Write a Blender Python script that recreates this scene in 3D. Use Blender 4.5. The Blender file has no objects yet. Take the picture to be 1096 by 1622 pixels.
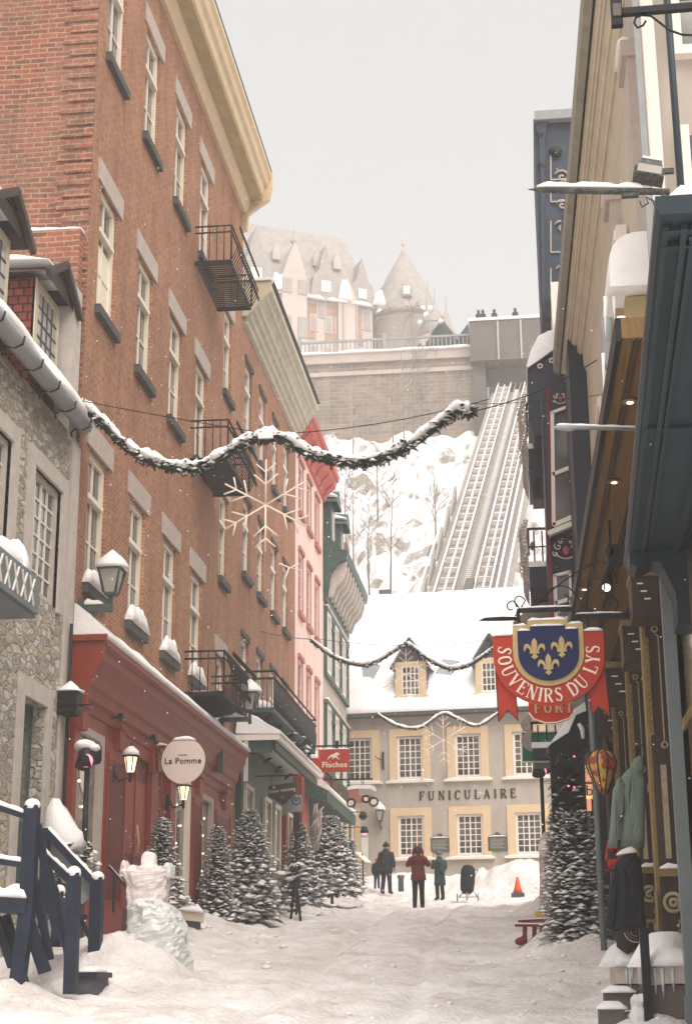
import bpy, math, random
from mathutils import Vector, Matrix, noise
R = math.radians
random.seed(7)
scene = bpy.context.scene
C = scene.collection

# ---------------------------------------------------------------- camera
F_PX, W_PX, H_PX = 2500.0, 1096.0, 1622.0
PITCH, YAW, ROLL = R(16.7), R(6.6), R(-0.3)
CAM = Vector((0, 0, 1.6))
ROT = Matrix.Rotation(YAW, 3, 'Z') @ Matrix.Rotation(math.pi/2 + PITCH, 3, 'X') @ Matrix.Rotation(ROLL, 3, 'Z')
cd = bpy.data.cameras.new('camera')
cam = bpy.data.objects.new('camera', cd)
C.objects.link(cam)
cam.location = CAM
cam.rotation_euler = ROT.to_euler()
cd.sensor_fit = 'VERTICAL'
cd.sensor_height = 36.0
cd.lens = F_PX*36.0/H_PX
cd.clip_start = 0.1
cd.clip_end = 1000.0
scene.camera = cam

# ---------------------------------------------------------------- sky, light
world = bpy.data.worlds.new('World')
scene.world = world
world.use_nodes = True
nt = world.node_tree
nt.nodes.clear()
sky = nt.nodes.new('ShaderNodeTexSky')
sky.sky_type = 'NISHITA'
sky.sun_disc = False
sky.sun_elevation = R(58)
sky.sun_rotation = R(200)
sky.air_density = 1.0
sky.dust_density = 6.0
hs = nt.nodes.new('ShaderNodeHueSaturation')
hs.inputs['Saturation'].default_value = 0.12
mul = nt.nodes.new('ShaderNodeVectorMath'); mul.operation = 'SCALE'
mul.inputs['Scale'].default_value = 0.05
add = nt.nodes.new('ShaderNodeVectorMath'); add.operation = 'ADD'
add.inputs[1].default_value = (0.60, 0.597, 0.59)
bg = nt.nodes.new('ShaderNodeBackground')
bg.inputs['Strength'].default_value = 1.0
wo = nt.nodes.new('ShaderNodeOutputWorld')
nt.links.new(sky.outputs[0], hs.inputs['Color'])
nt.links.new(hs.outputs[0], mul.inputs[0])
nt.links.new(mul.outputs[0], add.inputs[0])
nt.links.new(add.outputs[0], bg.inputs[0])
nt.links.new(bg.outputs[0], wo.inputs[0])
sl = bpy.data.lights.new('sun', 'SUN')
sl.energy = 4.4
sl.angle = R(60)
sl.color = (1.0, 0.93, 0.87)
so = bpy.data.objects.new('sun', sl)
C.objects.link(so)
so.rotation_euler = (R(36), 0, R(38))       # light comes from behind the camera, high up
scene.view_settings.view_transform = 'Standard'
scene.view_settings.look = 'None'
scene.view_settings.exposure = 0.0
scene.view_settings.gamma = 1.0
HAZE = 0.0017
scene.cycles.volume_bounces = 1
scene.cycles.max_bounces = 7
scene.cycles.diffuse_bounces = 4

# ---------------------------------------------------------------- helpers
def ray(x, y):
    return ROT @ Vector((x-548.0, -(y-811.0), -F_PX))
def P(x, y, X=None, Y=None, Z=None):
    """the point of a wall or ground plane of the place that is seen at a spot of the photograph"""
    d = ray(x, y)
    if X is not None: t = (X-CAM.x)/d.x
    elif Y is not None: t = (Y-CAM.y)/d.y
    else: t = (Z-CAM.z)/d.z
    return CAM + d*t
def lerp(a, b, t): return a+(b-a)*t
def rnd(a, b): return random.uniform(a, b)

class MB:
    """collects polygons and links them as one mesh object"""
    def __init__(s): s.v = []; s.f = []; s.sm = []
    def quad(s, *p, smooth=False):
        n = len(s.v); s.v += [tuple(q) for q in p]; s.f.append(tuple(range(n, n+len(p)))); s.sm.append(smooth); return s
    def box(s, a, b):
        x0, x1 = sorted((a[0], b[0])); y0, y1 = sorted((a[1], b[1])); z0, z1 = sorted((a[2], b[2]))
        n = len(s.v)
        s.v += [(x0,y0,z0),(x1,y0,z0),(x1,y1,z0),(x0,y1,z0),(x0,y0,z1),(x1,y0,z1),(x1,y1,z1),(x0,y1,z1)]
        for f in ((0,3,2,1),(4,5,6,7),(0,1,5,4),(1,2,6,5),(2,3,7,6),(3,0,4,7)):
            s.f.append(tuple(n+i for i in f)); s.sm.append(False)
        return s
    def obox(s, c, size, rot=None):
        m = rot if rot is not None else Matrix.Identity(3)
        h = Vector(size)/2; n = len(s.v); c = Vector(c)
        for sz in (-1,1):
            for sx, sy in ((-1,-1),(1,-1),(1,1),(-1,1)):
                s.v.append(tuple(c + m @ Vector((sx*h.x, sy*h.y, sz*h.z))))
        for f in ((0,3,2,1),(4,5,6,7),(0,1,5,4),(1,2,6,5),(2,3,7,6),(3,0,4,7)):
            s.f.append(tuple(n+i for i in f)); s.sm.append(False)
        return s
    def bar(s, p0, p1, w, h=None, up=(0,0,1)):
        """rectangular bar from p0 to p1"""
        p0, p1 = Vector(p0), Vector(p1); d = (p1-p0)
        if d.length < 1e-6: return s
        u = Vector(up); zx = d.normalized()
        if abs(zx.dot(u)) > 0.98: u = Vector((0,1,0)) if abs(zx.y) < .9 else Vector((1,0,0))
        sx = zx.cross(u).normalized(); sy = sx.cross(zx).normalized()
        m = Matrix((sx, zx, sy)).transposed()
        return s.obox((p0+p1)/2, (w, d.length, h or w), m)
    def prism(s, poly, fn, d0, d1):
        """polygon (2-D points) swept from depth d0 to d1; fn(a, b, d) gives the 3-D point"""
        n = len(s.v); k = len(poly)
        s.v += [tuple(fn(a, b, d0)) for a, b in poly] + [tuple(fn(a, b, d1)) for a, b in poly]
        s.f.append(tuple(range(n+k-1, n-1, -1))); s.f.append(tuple(range(n+k, n+2*k))); s.sm += [False]*2
        for i in range(k):
            j = (i+1) % k
            s.f.append((n+i, n+j, n+k+j, n+k+i)); s.sm.append(False)
        return s
    def loft(s, rings, caps=True, smooth=True, closed=True):
        n = len(s.v); k = len(rings[0])
        for r in rings: s.v += [tuple(p) for p in r]
        for i in range(len(rings)-1):
            for j in range(k if closed else k-1):
                a = n+i*k+j; b = n+i*k+(j+1) % k
                s.f.append((a, b, b+k, a+k)); s.sm.append(smooth)
        if caps:
            s.f.append(tuple(n+i for i in range(k-1, -1, -1))); s.sm.append(False)
            m = n+(len(rings)-1)*k
            s.f.append(tuple(m+i for i in range(k))); s.sm.append(False)
        return s
    def tube(s, pts, r, n=6, smooth=True):
        pts = [Vector(p) for p in pts]; rings = []
        rr = r if isinstance(r, (list, tuple)) else [r]*len(pts)
        prev = None
        for i, p in enumerate(pts):
            d = (pts[min(i+1, len(pts)-1)]-pts[max(i-1, 0)])
            d = d.normalized() if d.length > 1e-9 else Vector((0,0,1))
            if prev is None:
                u = Vector((0,0,1)) if abs(d.z) < .9 else Vector((1,0,0))
                a = d.cross(u).normalized()
            else:
                a = prev - d*prev.dot(d)
                a = a.normalized() if a.length > 1e-6 else d.orthogonal().normalized()
            prev = a; b = d.cross(a)
            rings.append([p + a*(math.cos(t)*rr[i]) + b*(math.sin(t)*rr[i]) for t in [2*math.pi*k/n for k in range(n)]])
        return s.loft(rings, smooth=smooth)
    def lathe(s, prof, c=(0,0,0), n=16, sq=False, rot=0.0):
        rings = [[(c[0]+r*math.cos(rot+2*math.pi*k/n), c[1]+r*math.sin(rot+2*math.pi*k/n), c[2]+z) for k in range(n)] for r, z in prof]
        return s.loft(rings, smooth=not sq)
    def ball(s, c, r, n=10, m=7, jit=0.0):
        r = r if isinstance(r, (list, tuple)) else (r, r, r)
        rings = []
        for i in range(m+1):
            a = -math.pi/2 + math.pi*i/m
            ring = []
            for k in range(n):
                t = 2*math.pi*k/n
                q = 1+rnd(-jit, jit)
                ring.append((c[0]+r[0]*math.cos(a)*math.cos(t)*q+1e-5*math.cos(t), c[1]+r[1]*math.cos(a)*math.sin(t)*q+1e-5*math.sin(t), c[2]+r[2]*math.sin(a)*q))
            rings.append(ring)
        return s.loft(rings)
    def heap(s, p0, p1, w, h, seed=0.0, n=None, lump=.35, taper=.25):
        """lumpy ridge of lying snow between two points"""
        p0, p1 = Vector(p0), Vector(p1); d = p1-p0; L = d.length
        n = n or max(4, min(60, int(L/max(w, .05)*1.6)))
        hor = Vector((d.x, d.y, 0))
        side = Vector((-hor.y, hor.x, 0)).normalized() if hor.length > 1e-5 else Vector((1,0,0))
        rings = []
        for i in range(n+1):
            t = i/n; e = min(1, t/taper if taper else 1, (1-t)/taper if taper else 1); e = .25+.75*math.sqrt(max(e, 0)) if taper else 1
            q = 1+lump*noise.noise(Vector((t*L*2.2/max(w, .1)*.5, seed*3.1, seed)))*1.6
            c = p0+d*t
            rings.append([c + side*(w/2*math.cos(a))*(.9+.1*e) + Vector((0, 0, h*e*q*math.sin(a) if math.sin(a) > 0.01 else -0.004)) for a in [math.pi*k/7 for k in range(8)]])
        return s.loft(rings)
    def build(s, name, mat, parent=None, loc=None, rotz=None):
        me = bpy.data.meshes.new(name)
        off = Vector((0,0,0))
        if parent is not None and loc is None:
            q = parent
            while q is not None: off += q.location; q = q.parent
        me.from_pydata([(v[0]-off.x, v[1]-off.y, v[2]-off.z) for v in s.v], [], s.f)
        me.polygons.foreach_set('use_smooth', s.sm)
        if isinstance(mat, (list, tuple)):
            for m in mat: me.materials.append(m)
        else: me.materials.append(mat)
        me.validate(); me.update()
        o = bpy.data.objects.new(name, me); C.objects.link(o)
        if parent is not None: o.parent = parent
        if loc is not None: o.location = loc
        if rotz is not None: o.rotation_euler = (0, 0, rotz)
        return o

def thing(name, label, cat, loc=(0,0,0), rotz=0.0, group=None):
    o = bpy.data.objects.new(name, None); C.objects.link(o)
    o.location = loc; o.rotation_euler = (0, 0, rotz); o.empty_display_size = .2
    o['label'] = label; o['category'] = cat
    if group: o['group'] = group
    return o
def tag(o, label, cat, group=None, kind=None):
    o['label'] = label; o['category'] = cat
    if group: o['group'] = group
    if kind: o['kind'] = kind
    return o
def struct(name, mb, mat, kind='structure'):
    o = mb.build(name, mat); o['kind'] = kind; return o
def dup(root, loc, rotz=0.0, scale=None, label=None, group=None):
    def cp(o, par):
        c = o.copy(); C.objects.link(c); c.parent = par
        for ch in list(o.children): cp(ch, c)
        return c
    r = cp(root, root.parent)
    r.location = loc; r.rotation_euler = (0, 0, rotz)
    if scale is not None: r.scale = scale if isinstance(scale, (tuple, list)) else (scale,)*3
    if label: r['label'] = label
    if group: r['group'] = group
    return r

# ---------------------------------------------------------------- materials
MATS = {}
def base_mat(name):
    m = bpy.data.materials.new(name); m.use_nodes = True
    t = m.node_tree; b = t.nodes['Principled BSDF']
    MATS[name] = m
    return m, t, b
def N(t, kind, **kw):
    n = t.nodes.new(kind)
    for k, v in kw.items():
        if hasattr(n, k): setattr(n, k, v)
        else: n.inputs[k].default_value = v
    return n
def mat(name, col, rough=.75, var=.25, scale=6.0, bump=.15, bscale=None, col2=None, metal=0.0, spec=.22, stretch=None, emit=None, estr=0.0, detail=5.0):
    m, t, b = base_mat(name)
    tc = N(t, 'ShaderNodeTexCoord'); mp = N(t, 'ShaderNodeMapping')
    if stretch: mp.inputs['Scale'].default_value = stretch
    t.links.new(tc.outputs['Object'], mp.inputs[0])
    nz = N(t, 'ShaderNodeTexNoise'); nz.inputs['Scale'].default_value = scale; nz.inputs['Detail'].default_value = detail; nz.inputs['Roughness'].default_value = .65
    t.links.new(mp.outputs[0], nz.inputs['Vector'])
    cr = N(t, 'ShaderNodeValToRGB')
    c2 = col2 or tuple(c*(1-var) for c in col)
    cr.color_ramp.elements[0].position = .32; cr.color_ramp.elements[1].position = .68
    cr.color_ramp.elements[0].color = (*c2, 1); cr.color_ramp.elements[1].color = (*(tuple(min(1, c*(1+var*.35)) for c in col) if not col2 else col), 1)
    t.links.new(nz.outputs['Fac'], cr.inputs[0]); t.links.new(cr.outputs[0], b.inputs['Base Color'])
    b.inputs['Roughness'].default_value = rough; b.inputs['Metallic'].default_value = metal
    b.inputs['Specular IOR Level'].default_value = spec
    if bump:
        n2 = N(t, 'ShaderNodeTexNoise'); n2.inputs['Scale'].default_value = bscale or scale*5; n2.inputs['Detail'].default_value = 4
        t.links.new(mp.outputs[0], n2.inputs['Vector'])
        bp = N(t, 'ShaderNodeBump'); bp.inputs['Strength'].default_value = bump; bp.inputs['Distance'].default_value = .02
        t.links.new(n2.outputs['Fac'], bp.inputs['Height']); t.links.new(bp.outputs[0], b.inputs['Normal'])
    if emit:
        b.inputs['Emission Color'].default_value = (*emit, 1); b.inputs['Emission Strength'].default_value = estr
    return m
def brick_mat(name, c1, c2, mortar, bw=.24, bh=.08, ms=.012, patch=None, pscale=.6, pamt=.5, bump=.4, grime=.25):
    m, t, b = base_mat(name)
    tc = N(t, 'ShaderNodeTexCoord'); sp = N(t, 'ShaderNodeSeparateXYZ'); ad = N(t, 'ShaderNodeMath', operation='ADD'); cb = N(t, 'ShaderNodeCombineXYZ')
    L = t.links.new
    L(tc.outputs['Object'], sp.inputs[0]); L(sp.outputs[0], ad.inputs[0]); L(sp.outputs[1], ad.inputs[1])
    L(ad.outputs[0], cb.inputs[0]); L(sp.outputs[2], cb.inputs[1])
    wob = N(t, 'ShaderNodeTexNoise'); wob.inputs['Scale'].default_value = 1.3
    L(tc.outputs['Object'], wob.inputs['Vector'])
    vm = N(t, 'ShaderNodeVectorMath', operation='SCALE'); vm.inputs['Scale'].default_value = .05
    L(wob.outputs['Color'], vm.inputs[0])
    va = N(t, 'ShaderNodeVectorMath', operation='ADD'); L(cb.outputs[0], va.inputs[0]); L(vm.outputs[0], va.inputs[1])
    br = N(t, 'ShaderNodeTexBrick'); L(va.outputs[0], br.inputs['Vector'])
    br.inputs['Scale'].default_value = 1; br.inputs['Brick Width'].default_value = bw; br.inputs['Row Height'].default_value = bh
    br.inputs['Mortar Size'].default_value = ms; br.inputs['Mortar Smooth'].default_value = .3; br.inputs['Bias'].default_value = -.1
    br.inputs['Color1'].default_value = (*c1, 1); br.inputs['Color2'].default_value = (*c2, 1); br.inputs['Mortar'].default_value = (*mortar, 1)
    out = br.outputs['Color']
    if patch:
        n1 = N(t, 'ShaderNodeTexNoise'); n1.inputs['Scale'].default_value = pscale; n1.inputs['Detail'].default_value = 7; n1.inputs['Roughness'].default_value = .7
        L(tc.outputs['Object'], n1.inputs['Vector'])
        cr = N(t, 'ShaderNodeValToRGB'); cr.color_ramp.elements[0].position = .45; cr.color_ramp.elements[1].position = .7
        L(n1.outputs['Fac'], cr.inputs[0])
        mu = N(t, 'ShaderNodeMath', operation='MULTIPLY'); mu.inputs[1].default_value = pamt; L(cr.outputs[0], mu.inputs[0])
        mx = N(t, 'ShaderNodeMix', data_type='RGBA'); L(mu.outputs[0], mx.inputs[0]); L(out, mx.inputs[6]); mx.inputs[7].default_value = (*patch, 1)
        out = mx.outputs[2]
    n3 = N(t, 'ShaderNodeTexNoise'); n3.inputs['Scale'].default_value = 9; n3.inputs['Detail'].default_value = 6; n3.inputs['Roughness'].default_value = .8
    L(tc.outputs['Object'], n3.inputs['Vector'])
    mr = N(t, 'ShaderNodeMapRange'); mr.inputs[1].default_value = .3; mr.inputs[2].default_value = .7; mr.inputs[3].default_value = 1-grime; mr.inputs[4].default_value = 1+grime*.7
    L(n3.outputs['Fac'], mr.inputs[0])
    sc = N(t, 'ShaderNodeVectorMath', operation='SCALE'); L(out, sc.inputs[0]); L(mr.outputs[0], sc.inputs['Scale'])
    m4 = N(t, 'ShaderNodeMapping'); m4.inputs['Scale'].default_value = (1.6, 1.6, .3); L(tc.outputs['Object'], m4.inputs[0])
    n4 = N(t, 'ShaderNodeTexNoise'); n4.inputs['Scale'].default_value = 1.0; n4.inputs['Detail'].default_value = 7; n4.inputs['Roughness'].default_value = .7; L(m4.outputs[0], n4.inputs['Vector'])
    r4 = N(t, 'ShaderNodeMapRange'); r4.inputs[1].default_value = .35; r4.inputs[2].default_value = .6; r4.inputs[3].default_value = .80; r4.inputs[4].default_value = 1.06; L(n4.outputs['Fac'], r4.inputs[0])
    s4 = N(t, 'ShaderNodeVectorMath', operation='SCALE'); L(sc.outputs[0], s4.inputs[0]); L(r4.outputs[0], s4.inputs['Scale'])
    L(s4.outputs[0], b.inputs['Base Color'])
    b.inputs['Roughness'].default_value = .9; b.inputs['Specular IOR Level'].default_value = .2
    bp = N(t, 'ShaderNodeBump'); bp.inputs['Strength'].default_value = bump; bp.inputs['Distance'].default_value = .015
    sb = N(t, 'ShaderNodeMath', operation='SUBTRACT'); L(n3.outputs['Fac'], sb.inputs[0]); L(br.outputs['Fac'], sb.inputs[1])
    L(sb.outputs[0], bp.inputs['Height']); L(bp.outputs[0], b.inputs['Normal'])
    return m
def rubble_mat(name, cols, mortar, scale=3.2, sy=1.8):
    m, t, b = base_mat(name); L = t.links.new
    tc = N(t, 'ShaderNodeTexCoord'); mp = N(t, 'ShaderNodeMapping'); mp.inputs['Scale'].default_value = (1, 1, sy)
    wn = N(t, 'ShaderNodeTexNoise'); wn.inputs['Scale'].default_value = 3
    L(tc.outputs['Object'], mp.inputs[0]); L(tc.outputs['Object'], wn.inputs['Vector'])
    vs = N(t, 'ShaderNodeVectorMath', operation='SCALE'); vs.inputs['Scale'].default_value = .25; L(wn.outputs['Color'], vs.inputs[0])
    va = N(t, 'ShaderNodeVectorMath', operation='ADD'); L(mp.outputs[0], va.inputs[0]); L(vs.outputs[0], va.inputs[1])
    v1 = N(t, 'ShaderNodeTexVoronoi', feature='DISTANCE_TO_EDGE'); v1.inputs['Scale'].default_value = scale; L(va.outputs[0], v1.inputs['Vector'])
    v2 = N(t, 'ShaderNodeTexVoronoi'); v2.inputs['Scale'].default_value = scale; L(va.outputs[0], v2.inputs['Vector'])
    cr = N(t, 'ShaderNodeValToRGB'); cr.color_ramp.interpolation = 'CONSTANT'
    el = cr.color_ramp.elements
    el[0].color = (*cols[0], 1); el[1].color = (*cols[-1], 1); el[1].position = (len(cols)-1)/len(cols)
    for i, c in enumerate(cols[1:-1]):
        e = el.new((i+1)/len(cols)); e.color = (*c, 1)
    sp = N(t, 'ShaderNodeSeparateColor'); L(v2.outputs['Color'], sp.inputs[0]); L(sp.outputs[0], cr.inputs[0])
    n3 = N(t, 'ShaderNodeTexNoise'); n3.inputs['Scale'].default_value = 14; n3.inputs['Detail'].default_value = 6; L(tc.outputs['Object'], n3.inputs['Vector'])
    ed = N(t, 'ShaderNodeValToRGB'); ed.color_ramp.elements[0].position = .03; ed.color_ramp.elements[1].position = .11; L(v1.outputs[0], ed.inputs[0])
    mx = N(t, 'ShaderNodeMix', data_type='RGBA'); L(ed.outputs[0], mx.inputs[0]); mx.inputs[6].default_value = (*mortar, 1); L(cr.outputs[0], mx.inputs[7])
    mr = N(t, 'ShaderNodeMapRange'); mr.inputs[1].default_value = .3; mr.inputs[2].default_value = .7; mr.inputs[3].default_value = .7; mr.inputs[4].default_value = 1.2
    L(n3.outputs['Fac'], mr.inputs[0])
    sc = N(t, 'ShaderNodeVectorMath', operation='SCALE'); L(mx.outputs[2], sc.inputs[0]); L(mr.outputs[0], sc.inputs['Scale'])
    L(sc.outputs[0], b.inputs['Base Color']); b.inputs['Roughness'].default_value = .9; b.inputs['Specular IOR Level'].default_value = .2
    ad = N(t, 'ShaderNodeMath', operation='ADD'); L(ed.outputs[0], ad.inputs[0]); L(n3.outputs['Fac'], ad.inputs[1])
    bp = N(t, 'ShaderNodeBump'); bp.inputs['Strength'].default_value = .8; bp.inputs['Distance'].default_value = .06
    L(ad.outputs[0], bp.inputs['Height']); L(bp.outputs[0], b.inputs['Normal'])
    return m
def rock_mat(name):
    """cliff: snow lies where the rock is flat enough"""
    m, t, b = base_mat(name); L = t.links.new
    tc = N(t, 'ShaderNodeTexCoord'); g = N(t, 'ShaderNodeNewGeometry'); sp = N(t, 'ShaderNodeSeparateXYZ'); L(g.outputs['Normal'], sp.inputs[0])
    n1 = N(t, 'ShaderNodeTexNoise'); n1.inputs['Scale'].default_value = .55; n1.inputs['Detail'].default_value = 9; n1.inputs['Roughness'].default_value = .7; L(tc.outputs['Object'], n1.inputs['Vector'])
    ma = N(t, 'ShaderNodeMath', operation='MULTIPLY_ADD'); ma.inputs[1].default_value = .55; ma.inputs[2].default_value = -.27; L(n1.outputs['Fac'], ma.inputs[0])
    ad = N(t, 'ShaderNodeMath', operation='ADD'); L(sp.outputs[2], ad.inputs[0]); L(ma.outputs[0], ad.inputs[1])
    cr = N(t, 'ShaderNodeValToRGB'); cr.color_ramp.elements[0].position = .30; cr.color_ramp.elements[1].position = .42; L(ad.outputs[0], cr.inputs[0])
    rc = N(t, 'ShaderNodeValToRGB'); rc.color_ramp.elements[0].position = .35; rc.color_ramp.elements[0].color = (.22, .19, .16, 1); rc.color_ramp.elements[1].position = .65; rc.color_ramp.elements[1].color = (.46, .41, .36, 1)
    n2 = N(t, 'ShaderNodeTexNoise'); n2.inputs['Scale'].default_value = 2.5; n2.inputs['Detail'].default_value = 8; n2.inputs['Roughness'].default_value = .75; L(tc.outputs['Object'], n2.inputs['Vector']); L(n2.outputs['Fac'], rc.inputs[0])
    mx = N(t, 'ShaderNodeMix', data_type='RGBA'); L(cr.outputs[0], mx.inputs[0]); L(rc.outputs[0], mx.inputs[6]); mx.inputs[7].default_value = (.88, .86, .85, 1)
    L(mx.outputs[2], b.inputs['Base Color']); b.inputs['Roughness'].default_value = .9; b.inputs['Specular IOR Level'].default_value = .1
    bp = N(t, 'ShaderNodeBump'); bp.inputs['Strength'].default_value = .7; bp.inputs['Distance'].default_value = .3; L(n2.outputs['Fac'], bp.inputs['Height']); L(bp.outputs[0], b.inputs['Normal'])
    return m
def road_mat(name):
    m, t, b = base_mat(name); L = t.links.new
    tc = N(t, 'ShaderNodeTexCoord')
    n1 = N(t, 'ShaderNodeTexNoise'); n1.inputs['Scale'].default_value = .8; n1.inputs['Detail'].default_value = 9; n1.inputs['Roughness'].default_value = .72; L(tc.outputs['Object'], n1.inputs['Vector'])
    cr = N(t, 'ShaderNodeValToRGB'); e = cr.color_ramp.elements
    e[0].position = .36; e[0].color = (.62, .555, .52, 1); e[1].position = .62; e[1].color = (.87, .83, .81, 1); L(n1.outputs['Fac'], cr.inputs[0])
    n3 = N(t, 'ShaderNodeTexNoise'); n3.inputs['Scale'].default_value = 7; n3.inputs['Detail'].default_value = 8; n3.inputs['Roughness'].default_value = .75; L(tc.outputs['Object'], n3.inputs['Vector'])
    c3 = N(t, 'ShaderNodeValToRGB'); e = c3.color_ramp.elements; e[0].position = .28; e[0].color = (.80, .75, .71, 1); e[1].position = .45; e[1].color = (1, 1, 1, 1); L(n3.outputs['Fac'], c3.inputs[0])
    mx = N(t, 'ShaderNodeMix', data_type='RGBA'); mx.blend_type = 'MULTIPLY'; mx.inputs[0].default_value = 1; L(cr.outputs[0], mx.inputs[6]); L(c3.outputs[0], mx.inputs[7])
    L(mx.outputs[2], b.inputs['Base Color']); b.inputs['Roughness'].default_value = .75; b.inputs['Specular IOR Level'].default_value = .25
    n2 = N(t, 'ShaderNodeTexNoise'); n2.inputs['Scale'].default_value = 16; n2.inputs['Detail'].default_value = 6; L(tc.outputs['Object'], n2.inputs['Vector'])
    bp = N(t, 'ShaderNodeBump'); bp.inputs['Strength'].default_value = .8; bp.inputs['Distance'].default_value = .06; L(n2.outputs['Fac'], bp.inputs['Height']); L(bp.outputs[0], b.inputs['Normal'])
    return m

M = {}
M['snow'] = mat('snow', (.90, .875, .86), .8, 0, 2, .6, 16, col2=(.80, .775, .765), spec=.2)
M['road'] = road_mat('trodden_snow')
M['cliff'] = rock_mat('snowy_rock')
M['brick'] = brick_mat('orange_brick', (.42, .195, .108), (.30, .13, .07), (.48, .31, .205), .23, .075, .010, (.27, .12, .07), .45, .7, .5, .38)
M['brick_b'] = brick_mat('brown_brick', (.40, .185, .115), (.28, .12, .07), (.46, .29, .20), .23, .08, .011, (.22, .11, .07), .4, .6, .5, .35)
M['brick_side'] = brick_mat('old_red_brick', (.36, .115, .068), (.19, .085, .055), (.38, .25, .17), .30, .10, .016, (.25, .16, .115), .55, .8, .6, .42)
M['rubble'] = rubble_mat('rubble_stone', [(.48,.42,.33), (.58,.53,.45), (.52,.43,.31), (.40,.36,.31), (.62,.58,.51), (.34,.30,.26)], (.46, .42, .36), 4.2, 2.2)
M['ashlar'] = brick_mat('fortress_stone', (.31, .25, .205), (.21, .17, .14), (.36, .31, .265), .8, .30, .025, (.36, .29, .24), .12, .6, .3, .2)
M['stone'] = mat('pale_stone', (.56, .50, .45), .85, .15, 5, .2)
M['lintel'] = mat('lintel_stone', (.50, .42, .37), .85, .18, 4, .3)
M['dark_stone'] = mat('dark_sill_stone', (.10, .095, .09), .85, .4, 8, .3)
M['cream'] = mat('cream_paint', (.82, .73, .60), .5, .08, 3, .05)
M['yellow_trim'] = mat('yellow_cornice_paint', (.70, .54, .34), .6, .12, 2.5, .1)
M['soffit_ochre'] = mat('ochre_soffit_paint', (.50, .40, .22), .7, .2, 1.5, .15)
M['beige'] = mat('beige_paint', (.60, .53, .40), .65, .12, 3, .1)
M['clap'] = mat('beige_clapboard', (.62, .54, .42), .7, .25, 4, .3, stretch=(1, .15, 8))
M['grey_green'] = mat('grey_green_paint', (.20, .25, .23), .6, .2, 3, .1)
M['dark_green'] = mat('dark_green_paint', (.055, .10, .085), .5, .25, 4, .05)
M['pink'] = mat('pink_plaster', (.80, .60, .54), .85, .12, 1.2, .15, stretch=(1, 1, .3), detail=8)
M['pink_red'] = mat('faded_red_trim', (.44, .17, .14), .7, .15, 4, .1)
M['red_cornice'] = mat('red_cornice_paint', (.52, .10, .08), .6, .18, 2.5, .15)
M['red'] = mat('brick_red_shop_paint', (.26, .042, .022), .45, .22, 3, .12, stretch=(1, 1, .25))
M['red_dark'] = mat('dark_red_door_paint', (.14, .02, .014), .5, .25, 4, .12, stretch=(1, 1, .2))
M['plaster'] = mat('grey_plaster', (.47, .42, .36), .9, .2, 1.6, .35, 40, stretch=(1, 1, .3), detail=8)
M['ochre'] = mat('ochre_window_surround', (.70, .53, .34), .75, .08, 4, .1)
M['white'] = mat('white_paint', (.82, .76, .68), .5, .05, 3, 0)
M['grey'] = mat('grey_metal', (.30, .31, .31), .5, .15, 4, .05)
M['verdigris'] = mat('dark_verdigris_metal', (.075, .095, .09), .5, .3, 6, .1)
M['bluegrey'] = mat('blue_grey_paint', (.17, .20, .205), .5, .15, 4, .05)
M['blue'] = mat('weathered_blue_paint', (.020, .036, .045), .45, .3, 2.2, .1, stretch=(1, .3, 1))
M['navy'] = mat('navy_stair_paint', (.014, .022, .042), .55, .35, 5, .15)
M['navy_top'] = mat('dark_blue_panel_paint', (.05, .065, .09), .6, .3, 3, .15)
M['black'] = mat('black_iron', (.015, .016, .017), .5, .3, 8, .1, metal=.2)
M['iron_snowy'] = mat('frosted_iron', (.13, .13, .12), .6, .5, 25, .2, col2=(.025, .028, .027))
M['brown'] = mat('dark_brown_shop_paint', (.055, .034, .025), .5, .35, 5, .2, stretch=(1, 1, .3))
M['tan'] = mat('tan_carved_paint', (.40, .32, .21), .55, .3, 9, .2)
M['gold'] = mat('dull_gold_paint', (.24, .165, .06), .55, .3, 6, .1)
M['gold_bright'] = mat('gilded_paint', (.52, .38, .17), .4, .2, 6, .1)
M['wood_soffit'] = mat('brown_wood_soffit', (.19, .105, .032), .55, .35, 5, .2, stretch=(6, .25, 1))
M['navy_ornate'] = mat('black_blue_panel_paint', (.022, .028, .045), .5, .3, 4, .1)
M['burgundy'] = mat('burgundy_trim_paint', (.20, .02, .03), .5, .2, 4, .05)
M['shingle'] = brick_mat('red_shingles', (.25, .055, .038), (.16, .04, .03), (.035, .015, .012), .16, .14, .016, None, bump=.5)
M['slate'] = mat('dark_slate', (.09, .09, .10), .7, .3, 6, .2)
M['copper'] = mat('haze_pale_weathered_copper', (.34, .30, .27), .7, .25, 1.2, .15)  # copper paled so the hotel roofs look faded by haze
M['castle'] = brick_mat('hotel_brick', (.45, .25, .17), (.38, .2, .14), (.42, .3, .22), .6, .25, .02, None)
M['castle_stone'] = mat('hotel_limestone', (.50, .42, .37), .85, .15, .5, .2)
M['steel'] = mat('frosted_steel', (.36, .33, .30), .7, .2, 3, .1)
M['concrete'] = mat('concrete', (.15, .13, .115), .9, .2, .8, .2)
M['ice'] = mat('carved_ice', (.70, .715, .69), .42, .12, 3, .8, 7, spec=.6)
M['ice_pink'] = mat('carved_ice_with_pink_glow', (.80, .70, .67), .45, .12, 3, .9, 9, spec=.6)
M['needle'] = mat('fir_needles', (.035, .055, .035), .7, .4, 3, 0, col2=(.018, .03, .022))
M['bark'] = mat('bark', (.10, .075, .06), .9, .3, 12, .4)
M['twig'] = mat('bare_twigs', (.33, .28, .24), .9, .3, 6, .2)
M['bulb'] = mat('light_string', (.82, .66, .55), .5, .05, 5, 0, emit=(1, .8, .65), estr=.12)
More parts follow.
